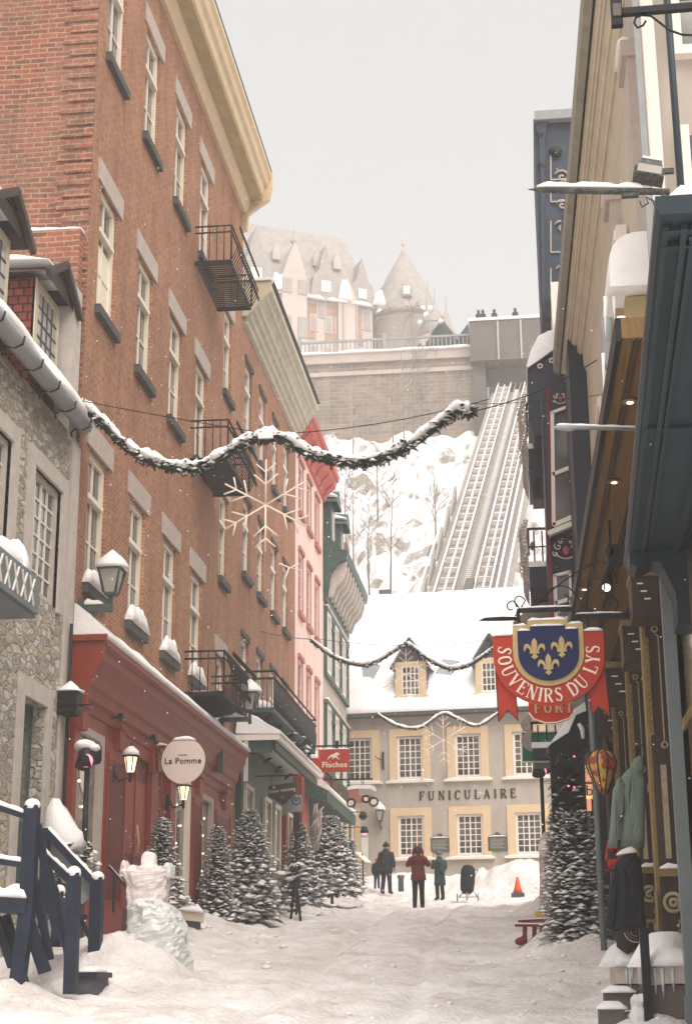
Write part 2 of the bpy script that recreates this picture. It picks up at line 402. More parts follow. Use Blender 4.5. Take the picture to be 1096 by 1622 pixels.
M['lamp_glass'] = mat('lit_lamp_glass', (.95, .85, .65), .3, 0, 2, 0, emit=(1, .80, .50), estr=1.3)
M['spot'] = mat('lit_spot', (1, .9, .7), .3, 0, 2, 0, emit=(1, .86, .6), estr=3)
M['fairy'] = mat('fairy_light_bulb', (1, .9, .7), .3, 0, 2, 0, emit=(1, .86, .55), estr=3)
M['redspot'] = mat('lit_pink_spot', (1, .3, .4), .3, 0, 2, 0, emit=(1, .25, .38), estr=1.6)
M['screen'] = mat('lit_orange_sign', (1, .6, .4), .4, 0, 2, 0, emit=(1, .45, .25), estr=.8)
M['sign_white'] = mat('cream_sign_face', (.80, .68, .60), .5, .04, 2, 0)
M['ink'] = mat('black_lettering', (.02, .02, .02), .5, 0, 5, 0)
M['sign_red'] = mat('red_sign_paint', (.44, .042, .022), .4, .12, 4, .03)
M['sign_blue'] = mat('royal_blue_sign_paint', (.010, .018, .085), .35, .2, 4, .03)
M['sign_green'] = mat('green_sign_paint', (.01, .17, .09), .45, .15, 4, .03)
M['letter'] = mat('cream_lettering', (.85, .72, .60), .5, .03, 4, 0)
M['letter_dark'] = mat('bronze_lettering', (.05, .045, .038), .5, .2, 6, 0)
M['orange'] = mat('orange_plastic', (.75, .10, .02), .5, .1, 5, 0)
M['yellow'] = mat('yellow_plastic', (.70, .52, .08), .5, .1, 5, 0)
M['skin'] = mat('skin', (.55, .32, .24), .6, .05, 5, 0)
M['coat_red'] = mat('burgundy_coat', (.17, .022, .025), .8, .3, 12, .3)
M['coat_green'] = mat('dark_green_coat', (.022, .055, .05), .8, .3, 12, .3)
M['coat_dark'] = mat('near_black_coat', (.018, .02, .026), .8, .3, 12, .3)
M['jeans'] = mat('black_trousers', (.014, .014, .018), .8, .2, 12, .2)
M['snowsuit'] = mat('blue_snow_trousers', (.03, .05, .20), .8, .2, 12, .2)
M['hat_orange'] = mat('orange_knit_hat', (.65, .09, .04), .9, .2, 30, .3)
M['hat_grey'] = mat('grey_green_knit_hat', (.12, .17, .15), .9, .2, 30, .3)
M['fleece'] = mat('mint_fleece', (.22, .28, .235), .95, .15, 40, .5)
M['bronze'] = mat('green_bronze_plaque', (.10, .125, .105), .5, .2, 8, .2)
M['burlap'] = mat('wrapped_pale_plastic', (.55, .45, .42), .5, .25, 3, .5, 6)

def glass_mat(name, col=(.02, .024, .026), rough=.06, spec=.9, var=.5):
    m = mat(name, col, rough, var, 1.3, .02, 2.0, spec=spec); return m
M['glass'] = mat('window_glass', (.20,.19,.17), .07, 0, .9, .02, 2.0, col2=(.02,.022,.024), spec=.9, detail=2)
M['glass_warm'] = mat('shop_window_glass', (.26, .20, .12), .08, 0, 2.2, .02, 2.0, col2=(.025, .025, .02), spec=.7, detail=4)  # warm blotches in the colour stand in for a lit shop interior
M['hotel_slate'] = mat('haze_pale_hotel_slate', (.34, .30, .275), .8, .2, 2, .1)  # slate lightened in its colour to stand in for distance haze
M['wall_pale'] = mat('pale_weathered_boards', (.48, .42, .36), .8, .15, 3, .1, stretch=(1, 1, .2))
M['glass_pale'] = mat('curtained_glass', (.42, .40, .36), .15, .25, 1.5, 0, spec=.8)
# a plaid cloth and a striped balloon cloth
def plaid_mat(name):
    m, t, b = base_mat(name); L = t.links.new
    tc = N(t, 'ShaderNodeTexCoord'); ck = N(t, 'ShaderNodeTexChecker'); ck.inputs['Scale'].default_value = 9
    ck.inputs['Color1'].default_value = (.40, .02, .02, 1); ck.inputs['Color2'].default_value = (.02, .012, .012, 1)
    L(tc.outputs['Object'], ck.inputs[0]); L(ck.outputs[0], b.inputs['Base Color']); b.inputs['Roughness'].default_value = .9
    return m
M['plaid'] = plaid_mat('red_black_plaid')
def balloon_mat(name):
    m, t, b = base_mat(name); L = t.links.new
    tc = N(t, 'ShaderNodeTexCoord'); nz = N(t, 'ShaderNodeTexNoise'); nz.inputs['Scale'].default_value = 9; nz.inputs['Detail'].default_value = 3
    mp = N(t, 'ShaderNodeMapping'); mp.inputs['Scale'].default_value = (1, 1, .7); L(tc.outputs['Object'], mp.inputs[0]); L(mp.outputs[0], nz.inputs['Vector'])
    cr = N(t, 'ShaderNodeValToRGB'); e = cr.color_ramp.elements
    e[0].position = .3; e[0].color = (.15, .22, .25, 1); e[1].position = .62; e[1].color = (.70, .06, .03, 1)
    for p, c in ((.4, (.62, .42, .05)), (.48, (.65, .18, .03)), (.53, (.06, .05, .05))): q = e.new(p); q.color = (*c, 1)
    L(nz.outputs['Fac'], cr.inputs[0]); L(cr.outputs[0], b.inputs['Base Color']); b.inputs['Roughness'].default_value = .4
    return m
M['balloon'] = balloon_mat('swirled_balloon_cloth')
# ---------------------------------------------------------------- ground
PROF = [(-200,0),(0,0),(46,3.66),(54,4.28),(58,4.72),(62.3,5.3),(75,6.6),(400,6.6)]
def base_z(y):
    for (a, za), (b, zb) in zip(PROF, PROF[1:]):
        if a <= y <= b:
            return za+(zb-za)*(y-a)/(b-a)
    return 0
def sstep(a, b, x):
    t = max(0, min(1, (x-a)/(b-a))); return t*t*(3-2*t)
def bump2(x, y, cx, cy, rx, ry):
    return math.exp(-((x-cx)/rx)**2-((y-cy)/ry)**2)
MOUNDS = [(-1.2, 59.6, .8, 1.5, .55), (-.3, 59.4, .9, 1.9, .62), (.6, 58.8, 1.0, 2.4, .62), (-2.0, 60.4, .6, 1.1, .35), (-.7, 58.4, .5, .9, .2), (-4.9, 60.6, 1.2, 1.0, .55), (-3.0, 60.9, 1.2, .9, .42), (-6.3, 59.3, .9, 1.5, .35),
          (-5.1, 19.9, .9, 1.3, .25), (-4.75, 20.15, .35, .5, .22), (-5.35, 20.3, .4, .5, .30), (-5.6, 21.0, .5, .7, .3), (-5.75, 17.1, .6, .8, .28), (-6.0, 22.5, .8, 2.2, .35), (-6.6, 30.5, .8, 2.2, .30), (-5.5, 24.3, .7, 1.0, .12),
          (.35, 25.2, .55, 1.5, .42), (.75, 22.6, .5, 1.2, .25), (.3, 22.4, .5, .8, .10), (1.0, 27.5, .6, 2.5, .4), (.7, 33, .6, 5, .35), (.5, 43, .7, 5, .45)]
DENT = {}
_r = random.Random(12)
for _i in range(900):
    _x = _r.gauss(-2.6, 1.3); _y = 13+49*_r.random()**.9
    if not -5.8 < _x < .6: continue
    _s = (_x, _y, _r.uniform(.10,.17), _r.uniform(.14,.30), _r.uniform(.025,.07)*_r.choice((1,1,1,-.6)))
    for _a in range(int((_x-.5)//.5), int((_x+.5)//.5)+1):
        for _b in range(int((_y-.6)//.5), int((_y+.6)//.5)+1): DENT.setdefault((_a,_b), []).append(_s)
def gz(x, y, fine=True):
    z = base_z(y)
    z += .22*sstep(-5.4, -7.0, x) if y > 20 else 0
    z += .12*sstep(.5, 1.1, x)
    for cx, cy, rx, ry, h in MOUNDS: z += h*bump2(x, y, cx, cy, rx, ry)
    if fine and 8 < y < 64 and -9 < x < 3:
        v = Vector((x, y*.9, 0))
        side = .35+.65*max(sstep(-4.3, -6, x), sstep(-.6, .4, x))
        z += .09*noise.noise(v*.55) + .11*side*noise.noise(v*1.7+Vector((5,3,1))) + .05*noise.noise(v*3.3+Vector((1,8,2))) + .035*noise.noise(v*7.5) + .05*side*abs(noise.noise(v*4.5))
        for dx_, dy_, rx_, ry_, dd_ in DENT.get((int(x//.5), int(y//.5)), ()):
            z -= dd_*math.exp(-((x-dx_)/rx_)**2*1.3-((y-dy_)/ry_)**2*1.3)
        # wheel ruts and the trodden middle
        for rx_ in (-3.4, -1.9):
            z -= .07*math.exp(-((x-rx_-.5*math.sin(y*.11)-.1*noise.noise(Vector((y*.8,rx_,0))))/.13)**2)-.03*math.exp(-((x-rx_-.5*math.sin(y*.11)-.3)/.12)**2)
    return z
def axis(segs):
    out = []
    for a, b, st in segs:
        n = max(1, round((b-a)/st)); out += [a+(b-a)*i/n for i in range(n)]
    out.append(segs[-1][1]); return out
xs = axis([(-150,-40,30),(-40,-9,6),(-9,-7,.4),(-7,1.6,.085),(1.6,4,.6),(4,40,9),(40,150,30)])
ys = axis([(-60,0,12),(0,12,1.5),(12,40,.095),(40,64,.15),(64,80,4)])
g = MB(); nx = len(xs)
for y in ys:
    for x in xs: g.v.append((x, y, gz(x, y)))
for j in range(len(ys)-1):
    for i in range(nx-1):
        a = j*nx+i; g.f.append((a, a+1, a+nx+1, a+nx)); g.sm.append(True)
struct('snowy_street', g, M['road'])
lm = MB(); _r = random.Random(31)
for i in range(520):
    y = 13.5+48*_r.random()**1.3; x = (_r.uniform(-6.9,-5.0) if _r.random() < .5 else _r.uniform(-.3,1.0)) if _r.random() < .75 else _r.uniform(-5,-.3)
    s_ = _r.uniform(.015,.06)*(1 if y > 22 else .6); lm.ball((x, y, gz(x, y)+s_*.2), (s_*_r.uniform(.8,1.4), s_*_r.uniform(.8,1.4), s_*.7), 6, 4, .25)
o = lm.build('snow_lumps', M['snow']); tag(o, 'loose lumps of ploughed snow scattered along both sides of the street', 'snow', kind='stuff')

# ---------------------------------------------------------------- cliff under the terrace
cl = MB(); nu, nv = 150, 130
def cliff(x, v):
    # v 0..1 from foot (y 71, z 8) to the foot of the fortress wall (y 104)
    y = 70+34*v
    z = 7+ 31.5*(v**.85)
    if x < -14: z += 0
    q = Vector((x*.13, y*.16, z*.1))
    d = noise.fractal(q, .9, 2.0, 5)*2.6 + noise.noise(Vector((x*.45, y*.5, 3)))*1.0 + abs(noise.noise(Vector((x*.9, y*1.1, 8))))*.9
    d *= sstep(0, .12, v)*(.4+.6*sstep(1, .9, v))
    tr = sstep(-4.7, -5.8, x - (y-72)*.093) if x < 0 else sstep(6.5, 8, x)
    z2 = 19.2+(y-72)*.71 - 1.5
    zz = z + d
    return (x + noise.noise(q*2.5)*.6, y, lerp(min(zz, z2), zz, tr) if y > 71 else zz)
cxs = axis([(-70,-20,2.2),(-20,3,.24),(3,60,3)])
nv = 150
for j in range(nv+1):
    for x in cxs: cl.v.append(cliff(x, j/nv))
k = len(cxs)
for j in range(nv):
    for i in range(k-1):
        a = j*k+i; cl.f.append((a, a+1, a+k+1, a+k)); cl.sm.append(False)
struct('cliff', cl, M['cliff'])
pl = MB()      # the upper town behind the fortress wall
pl.quad((-150,104.4,44.6),(150,104.4,44.6),(150,230,44.6),(-150,230,44.6))
struct('terrace_ground', pl, M['snow'])

# ---------------------------------------------------------------- fortress wall and terrace
t = thing('fortress_wall', 'long grey stone retaining wall above the snowy cliff', 'wall', (-10, 104, 38))
w = MB(); w.box((-60,104,20), (-2.95,105.6,44.05)); w.build('wall', M['ashlar'], t)
w = MB(); w.box((-60,103.8,44.05), (-2.8,105.6,44.75)).box((-60,103.88,43.1),(-2.85,104,43.4)); w.build('coping', M['castle_stone'], t)
w = MB(); w.heap((-60,104.4,44.75),(-2.7,104.4,44.75),1.5,.35,2.0,n=80,taper=.01); w.build('snow', M['snow'], t)
w = MB(); w.box((-3.0,103.4,20),(-2.1,105.6,44.7)); w.build('pier', M['concrete'], t)
t = thing('terrace_railing', 'long iron balustrade along the terrace above the fortress wall', 'railing', (-10, 105, 45))
w = MB(); w.box((-60,104.9,45.0),(-2.9,105.0,45.1)).box((-60,104.86,46.1),(-2.9,105.02,46.25))
w.build('rail', M['grey'], t)
w = MB()
for i in range(190): w.box((-59.8+i*.3,104.92,45.1),(-59.72+i*.3,104.98,46.1))
w.build('baluster', M['grey'], t)
for i in range(10):
    w = MB(); w.box((-59+i*6.2,104.8,44.8),(-58.75+i*6.2,105.1,46.6)); w.build('post', M['grey'], t)
# upper station of the funicular: dark overhanging block and shaft
t = thing('upper_station', 'dark weathered funicular station block hanging over the top of the track', 'building', (0, 105, 38))
w = MB(); w.box((-3.1,102.8,43.3),(4.5,108,46.3)); w.build('gallery', M['concrete'], t)
w = MB()
for x in (-1.2,.4,2.0): w.box((x,102.7,43.3),(x+.12,102.8,46.2))
w.build('panel_rib', M['castle_stone'], t)
w = MB(); w.box((-1.9,104.5,28),(4.5,107,43.3)); w.build('shaft_wall', M['concrete'], t)
w = MB(); w.box((-3.2,102.7,46.3),(4.5,108,46.5)); w.build('roof', M['snow'], t)
w = MB(); w.box((-.9,104.3,39.5),(1.6,104.5,42)); w.build('doorway', M['slate'], t)
# figures and little domed shrubs on the terrace edge
for i, (px, py) in enumerate([(758,513),(765,514),(783,512),(816,508)]):
    q = P(px, py, Y=103.6); w = MB()
    w.lathe([(.14,0),(.2,.35),(.22,.6),(.08,.72),(.11,.8),(.1,.93),(.02,1.0)], (q.x, q.y, 46.5), 8)
    tag(w.build('person', M['coat_dark']), ['tiny dark figure standing at the railing left of the station roof', 'tiny dark figure next to it at the edge of the terrace roof', 'tiny dark head above the middle of the station roof', 'tiny dark head above the right of the station roof'][i], 'person')
for i, px in enumerate([665, 688, 700, 712, 729, 741]):
    q = P(px, 517, Y=107); w = MB(); s = [.9,1.3,1.7,1.2,1.0,1.5][i]
    w.lathe([(.05,0),(.75*s,.3),(.8*s,.9*s),(.45*s,1.6*s),(.05,2.2*s)], (q.x, q.y, 44.6), 9)
    tag(w.build('shrub', M['needle']), ['small dark shrub left of the terrace lamp', 'round dark shrub under the terrace lamp', 'biggest dark shrub below the thin grey spire', 'dark shrub right of the thin spire base', 'low dark shrub by the end of the balustrade', 'dark shrub against the station block'][i], 'shrub')
# terrace lamp with globes
q = P(682, 540, Y=106)
t = thing('terrace_lamp', 'tall terrace lamp post with four white globes in front of the conical tower', 'lamp', (q.x, 106, 44.6))
w = MB(); w.tube([(q.x,106,44.6),(q.x,106,48.6)], .07).tube([(q.x-.75,106,47.9),(q.x+.75,106,47.9)], .06); w.build('post', M['grey'], t)
for dx, dz in ((-.75,-.35),(.75,-.35),(-.3,.25),(.0,.75)):
    w = MB(); w.ball((q.x+dx,106,48.15+dz), .2); w.build('globe', M['snow'], t)

# ---------------------------------------------------------------- the hotel above
t = thing('grand_hotel', 'huge hazy chateau-like hotel wing with steep roof and gabled dormers', 'hotel', (-25, 142, 45))
A_ = Vector((-33.0, 139, 0)); B_ = Vector((-13.5, 149, 0)); U = (B_-A_).normalized(); Nn = Vector((U.y, -U.x, 0))
def hp(u, z, d=0.0): return A_+U*u+Nn*d+Vector((0,0,z))
def hu(px, py):     # where a spot of the photo meets the wing's front plane
    d = ray(px, py); tt = (A_-CAM).dot(Nn)/d.dot(Nn); q = CAM+d*tt
    return (q-A_).dot(U), q.z
ue, ze = hu(590, 497); ur, zr = hu(470, 405)
zE = hu(500, 477)[1]
WL = ue
zRid = zE+9.5
w = MB(); w.prism([(0,45),(WL,45),(WL,zE),(0,zE)], lambda a,b,d: hp(a,b,d), 0, -12); w.build('wall', M['castle_stone'], t)
w = MB()
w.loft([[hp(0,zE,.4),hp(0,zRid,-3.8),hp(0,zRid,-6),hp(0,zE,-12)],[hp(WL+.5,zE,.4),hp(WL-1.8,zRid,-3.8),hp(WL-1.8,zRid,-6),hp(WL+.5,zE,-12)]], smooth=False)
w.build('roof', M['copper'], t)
w = MB()
for i in range(8):
    a, b = WL*i/8+.1, WL*(i+1)/8-.2
    w.heap(hp(a,zE+.1,.35), hp(b,zE+.1,.35), .8, .35, i)
w.build('roof_snow', M['snow'], t)
def hotel_window(u, z, ww, hh, parent=t):
    f = MB(); f.prism([(u-ww/2-.15,z-.15),(u+ww/2+.15,z-.15),(u+ww/2+.15,z+hh+.2),(u-ww/2-.15,z+hh+.2)], lambda a,b,d: hp(a,b,d), .0, .12)
    fo = f.build('window', M['castle_stone'], parent)
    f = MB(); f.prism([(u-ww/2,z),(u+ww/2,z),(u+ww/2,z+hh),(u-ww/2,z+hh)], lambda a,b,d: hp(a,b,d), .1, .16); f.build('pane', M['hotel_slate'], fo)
for i, (x, y, hh) in enumerate([(455,478,1.9),(468,481,1.9),(508,495,2.1),(547,508,2.0),(580,515,1.8),(456,437,0),(471,440,0)]):
    if hh:
        u, z = hu(x, y+6); hotel_window(u, z, .75, hh)
for px in (398,412,428,497,520,536,560):
    u, z = hu(px, 500); hotel_window(u, zE-3.2, .55, 1.5); hotel_window(u, zE-6.6, .55, 1.6)
for k_ in range(9):
    u = 2.2+k_*2.2
    if u > WL-2: break
    w = MB(); w.prism([(u-.4,zE+4.6),(u+.4,zE+4.6),(u+.4,zE+5.6),(u,zE+6.5),(u-.4,zE+5.6)], lambda a,b,d: hp(a,b,d), -1.2, -3.5); w.build('attic_window', M['castle_stone'], t)
# brick panels between stone quoins
for a, b in (((482,500),(500,500)),((515,500),(533,510)),((563,510),(573,515))):
    w = MB(); u0, _ = hu(*a); u1, _ = hu(*b)
    w.prism([(u0,zE-4.2),(u1,zE-4.2),(u1,zE-.4),(u0,zE-.4)], lambda a,b,d: hp(a,b,d), .0, .08); w.build('brick_panel', M['castle'], t)
# large gabled bay
u0, _ = hu(443, 440); u1, _ = hu(482, 450); um = (u0+u1)/2; zt = hu(464, 386)[1]
w = MB(); w.prism([(u0,46),(u1,46),(u1,zt-4.2),(um+.55,zt-1.6),(um,zt-.2),(um-.55,zt-1.6),(u0,zt-4.2)], lambda a,b,d: hp(a,b,d), .9, -4)
w.build('gable', M['castle_stone'], t)
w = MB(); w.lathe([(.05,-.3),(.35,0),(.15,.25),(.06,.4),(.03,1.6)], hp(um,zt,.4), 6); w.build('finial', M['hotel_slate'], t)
w = MB()
for du in (-.85,.85): w.prism([(um+du-.5,zt-5.9),(um+du+.5,zt-5.9),(um+du+.5,zt-4.4),(um+du-.5,zt-4.4)], lambda a,b,d: hp(a,b,d), .9, 1.0).prism([(um+du-.5,zt-10.6),(um+du+.5,zt-10.6),(um+du+.5,zt-8.4),(um+du-.5,zt-8.4)], lambda a,b,d: hp(a,b,d), .9, 1.0)
w.build('pane', M['hotel_slate'], t)
# dark roof dormers with pointed caps
for px, py, s in ((405,430,1.25),(515,465,1.1),(573,475,.95)):
    u, z = hu(px, py); z = zE+.2
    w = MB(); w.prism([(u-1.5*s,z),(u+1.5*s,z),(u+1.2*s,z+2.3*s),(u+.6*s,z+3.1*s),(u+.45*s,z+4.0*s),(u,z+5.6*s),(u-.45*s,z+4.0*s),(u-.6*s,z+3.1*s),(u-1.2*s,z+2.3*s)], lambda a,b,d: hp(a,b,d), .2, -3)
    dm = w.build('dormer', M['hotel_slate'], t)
    w = MB(); w.prism([(u-.45*s,z+.8*s),(u+.45*s,z+.8*s),(u+.45*s,z+1.9*s),(u-.45*s,z+1.9*s)], lambda a,b,d: hp(a,b,d), .2, .3); w.build('pane', M['white'], dm)
    w = MB(); w.heap(hp(u+1.2*s,z+.2,.5), hp(u+2.4*s,z+.2,.5), 1.0, 1.6*s, px); w.build('snow', M['snow'], dm)
# small stone gable
u, z = hu(548, 480); w = MB(); w.prism([(u-1,46),(u+1,46),(u+1,zE+.6),(u,zE+3),(u-1,zE+.6)], lambda a,b,d: hp(a,b,d), .5, -2); w.build('gable', M['castle_stone'], t)
w = MB()
for px in (541, 562): 
    u, z = hu(px, 480); w.tube([hp(u,zE,.6),hp(u,46,.6)], .09)
w.build('downpipe', M['hotel_slate'], t)
for px, py in ((464,386),(534,415)):
    u, z = hu(px, py); w = MB(); w.lathe([(.25,-1.2),(.12,-.4),(.28,-.1),(.05,.2),(.03,1.4)], hp(u,z,-3.8), 6); w.build('finial', M['castle_stone'], t)
# conical tower
q = P(631, 470, Y=151); top = P(631, 384, Y=151); bot = P(640, 500, Y=151)
t = thing('conical_tower', 'hazy round hotel tower under a tall pointed conical roof', 'tower', (q.x+.2, 153, 45))
rr = 3.75; cx = q.x+.35; zb = P(631, 506, Y=151).z
w = MB(); w.lathe([(rr+.1,45-zb),(rr+.1,0),(rr+.3,.1),(rr+.3,.5)], (cx,154,zb), 24); w.build('wall', M['castle_stone'], t)
zt = P(631, 392, Y=154).z
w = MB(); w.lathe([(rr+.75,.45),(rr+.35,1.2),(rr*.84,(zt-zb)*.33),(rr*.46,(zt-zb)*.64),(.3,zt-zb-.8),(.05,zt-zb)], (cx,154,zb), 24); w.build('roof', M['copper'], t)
w = MB(); w.tube([(cx,154,zt-.3),(cx,154,zt+1.3)], .05).ball((cx,154,zt+.3), .22, 8, 5).obox((cx,154,zt+.75),(.7,.08,.1)); w.build('finial', M['castle_stone'], t)
w = MB(); w.box((cx+.1,150.1,zb+2.2),(cx+1.1,151.2,zb+3.6)); d_ = w.build('dormer', M['hotel_slate'], t)
w = MB(); w.box((cx+.25,150.0,zb+2.4),(cx+.95,150.1,zb+3.3)); w.build('pane', M['white'], d_)
w = MB()
for a in (-2.2,-1.2,1.0,2.2): w.heap((cx+a-.5,150.6,zb+.55),(cx+a+.5,150.6,zb+.55),.8,.6,a)
w.build('snow', M['snow'], t)
# right-hand turrets
for px, py, rad, zlow, lab in ((677,462,.55,None,'slim grey turret spire right of the big conical tower'), (706,486,.95,None,'solitary thin hazy spire left of the station block'), (688,475,1.2,None,'small stepped turret just behind the terrace lamp')):
    q = P(px, py, Y=148); zb2 = 45
    t = thing('turret', lab, 'turret', (q.x, 148, 45))
    w = MB(); w.lathe([(rad*1.5,0),(rad*1.5,q.z-45-4.2)], (q.x,148,45), 10); w.build('wall', M['castle_stone'], t)
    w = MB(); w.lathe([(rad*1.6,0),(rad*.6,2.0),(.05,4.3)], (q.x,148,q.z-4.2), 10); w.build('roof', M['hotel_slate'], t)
    w = MB(); w.tube([(q.x,148,q.z),(q.x,148,q.z+1.3)], .04); w.build('finial', M['hotel_slate'], t)

# ---------------------------------------------------------------- funicular track
t = thing('funicular_track', 'twin snowy funicular rails climbing the cliff on steel girders', 'railway', (-2, 72, 19))
def tr(px, v, dz=0.0):     # px: place across the track at its foot, v: 0..1 up the slope
    y = 71+33*v
    return Vector((px + (y-72)*.093, y, 19.2+(y-72)*.71+dz))
def rail(px, w_, h_, dz=0.0, v0=0, v1=1.0):
    m = MB(); m.bar(tr(px,v0,dz), tr(px,v1,dz), w_, h_); return m
for i, px in enumerate((-4.2,-3.33,-2.36,-1.6)):
    rail(px, .09, .2).build('rail', M['steel'], t)
    rail(px, .09, .03, .12).build('rail_snow', M['snow'], t)
for i, px in enumerate((-3.78,-1.98)): rail(px, .09, .09, -.05).build('cable_rail', M['snow'], t)
for px0, px1 in ((-4.2,-3.33),(-2.36,-1.6)):
    for i in range(30):
        v = i/30+.01; m = MB(); m.bar(tr(px0,v,-.15), tr(px1,v,-.15), .12, .25); o = m.build('crossbeam', M['lintel'], t)
        sn = MB(); sn.bar(tr(px0+.1,v,.02), tr(px1-.1,v,.02), .10, .05); sn.build('snow', M['snow'], o)
m = MB(); m.quad(tr(-4.7,0,-.6),tr(-.7,0,-.6),tr(-.7,1,-.6),tr(-4.7,1,-.6)); m.build('bed', M['steel'], t)
# ladder stairs between the two tracks
m = MB()
for i in range(150): m.bar(tr(-2.98,.02+i/158,-.08), tr(-2.66,.02+i/158,-.08), .09, .05)
m.build('stair_treads', M['snow'], t)
m = MB(); m.bar(tr(-3.0,0,.05),tr(-3.0,1,.05),.04,.08); m.bar(tr(-2.64,0,.05),tr(-2.64,1,.05),.04,.08); m.build('stair_stringer', M['steel'], t)
m = MB(); m.bar(tr(-2.6,.0,.2),tr(-2.55,.05,.2),.4,.35); m.build('buffer_box', M['concrete'], t)
# side wall (louvred skirts) left of the track
m = MB()
for i in range(5):
    a, b = .0+i*.085, .075+i*.085
    m.prism([(0,0),(1,0),(1,1)], lambda p,q_,d,a=a,b=b: tr(-4.85+d, lerp(a,b,p), .25-1.9*(1-q_)*(.35+.65*p)), 0, .12)
m.build('side_screen', M['steel'], t)
m = MB(); m.bar(tr(-4.85,0,.35),tr(-4.85,.42,.35),.08,.08); m.build('side_rail', M['snow'], t)
for px in (-1.24,-.85):
    rail(px, .08, .25, .2, .0, .75).build('guard_rail', M['steel'], t)
    rail(px, .1, .05, .36, .0, .75).build('guard_snow', M['snow'], t)

# ---------------------------------------------------------------- bare trees on the cliff
def bare_tree(name, px, py, y, h, seed, label, sp=.35):
    rs = random.Random(seed); q = P(px, py, Y=y)
    t = thing(name, label, 'tree', q, 0, 'bare trees on the cliff')
    tm = MB(); cm = MB()
    tm.tube([q+Vector((0,0,-1)), q+Vector((rs.uniform(-.1,.1),0,h*.5)), q+Vector((rs.uniform(-.3,.3),0,h))], [.055,.035,.01], 5)
    def br(p, d, L, r, n):
        e = p+d*L; cm.tube([p, p+d*L*.5+Vector((rs.uniform(-.1,.1)*L,0,rs.uniform(-.05,.1)*L)), e], [r,r*.7,r*.35], 3)
        if n:
            for _ in range(4):
                dd = (d+Vector((rs.uniform(-.8,.8),rs.uniform(-.5,.5),rs.uniform(-.25,.6)))).normalized(); f = rs.uniform(.3,1)
                br(p+d*L*f, dd, L*rs.uniform(.4,.65), r*.55, n-1)
    for i in range(13):
        f = rs.uniform(.25,.98); a = rs.uniform(0,6.28)
        d = Vector((math.cos(a)*sp*2, math.sin(a)*sp*1.4, rs.uniform(.4,1))).normalized()
        br(q+Vector((0,0,h*f)), d, h*rs.uniform(.18,.34)*(1.25-f), .022, 2)
    tm.build('trunk', M['twig'], t); cm.build('crown', M['twig'], t)
for a in ((585,930,80,5,1,'thin bare tree low on the cliff left of the garland snow'),
          (618,925,78,6,2,'tall thin bare tree low in the middle of the cliff'),
          (548,850,86,4.5,3,'bare tree beside the bay house roof on the cliff'),
          (640,690,99,9,4,'tallest bare tree standing before the middle of the fortress wall'),
          (655,688,100,10,5,'bare tree just right of the tallest one before the fortress wall'),
          (622,705,98,5,6,'small bare tree at the foot of the fortress wall'),
          (560,735,95,4.5,7,'small bare tree above the red cornice end'),
          (668,680,101,6,8,'bare tree nearest the right end of the fortress wall'),
          (598,800,88,4,9,'scrubby bare sapling among the dark cliff rocks'),
          (690,860,82,4,10,'bare sapling beside the louvred skirts of the track'),
          (560,905,80,5,11,'bare sapling low on the left of the cliff')):
    bare_tree('bare_tree', *a)
for px, py, lab in ((610,942,'square brown chimney end showing above the left of the snowy roof ridge'),):
    q = P(px, py+6, Y=70); w = MB(); w.box((q.x-.26,69.7,q.z-2),(q.x+.26,70.3,q.z+.35)); o = w.build('chimney', M['concrete']); tag(o, lab, 'chimney')
# ================================================================ generic building pieces
def wall_panel(mb, o, u, n, W, H, holes, depth=.22):
    """rectangular wall with openings; o corner, u along, n outward, z up; adds the reveals"""
    us = sorted({0, W, *[h[0] for h in holes], *[h[2] for h in holes]})
    vs = sorted({0, H, *[h[1] for h in holes], *[h[3] for h in holes]})
    o = Vector(o); u = Vector(u); n = Vector(n); z = Vector((0,0,1))
    p = lambda a, b, d=0: o+u*a+z*b-n*d
    for i in range(len(us)-1):
        for j in range(len(vs)-1):
            a, b = (us[i]+us[i+1])/2, (vs[j]+vs[j+1])/2
            if any(h[0] < a < h[2] and h[1] < b < h[3] for h in holes): continue
            mb.quad(p(us[i],vs[j]), p(us[i+1],vs[j]), p(us[i+1],vs[j+1]), p(us[i],vs[j+1]))
    for a0, b0, a1, b1 in holes:
        mb.quad(p(a0,b0), p(a0,b1), p(a0,b1,depth), p(a0,b0,depth))
        mb.quad(p(a1,b0), p(a1,b0,depth), p(a1,b1,depth), p(a1,b1))
        mb.quad(p(a0,b1), p(a1,b1), p(a1,b1,depth), p(a0,b1,depth))
        mb.quad(p(a0,b0), p(a0,b0,depth), p(a1,b0,depth), p(a1,b0))
    return mb
LEFT, FRONT, RIGHT = math.pi/2, 0.0, -math.pi/2     # which way a wall looks
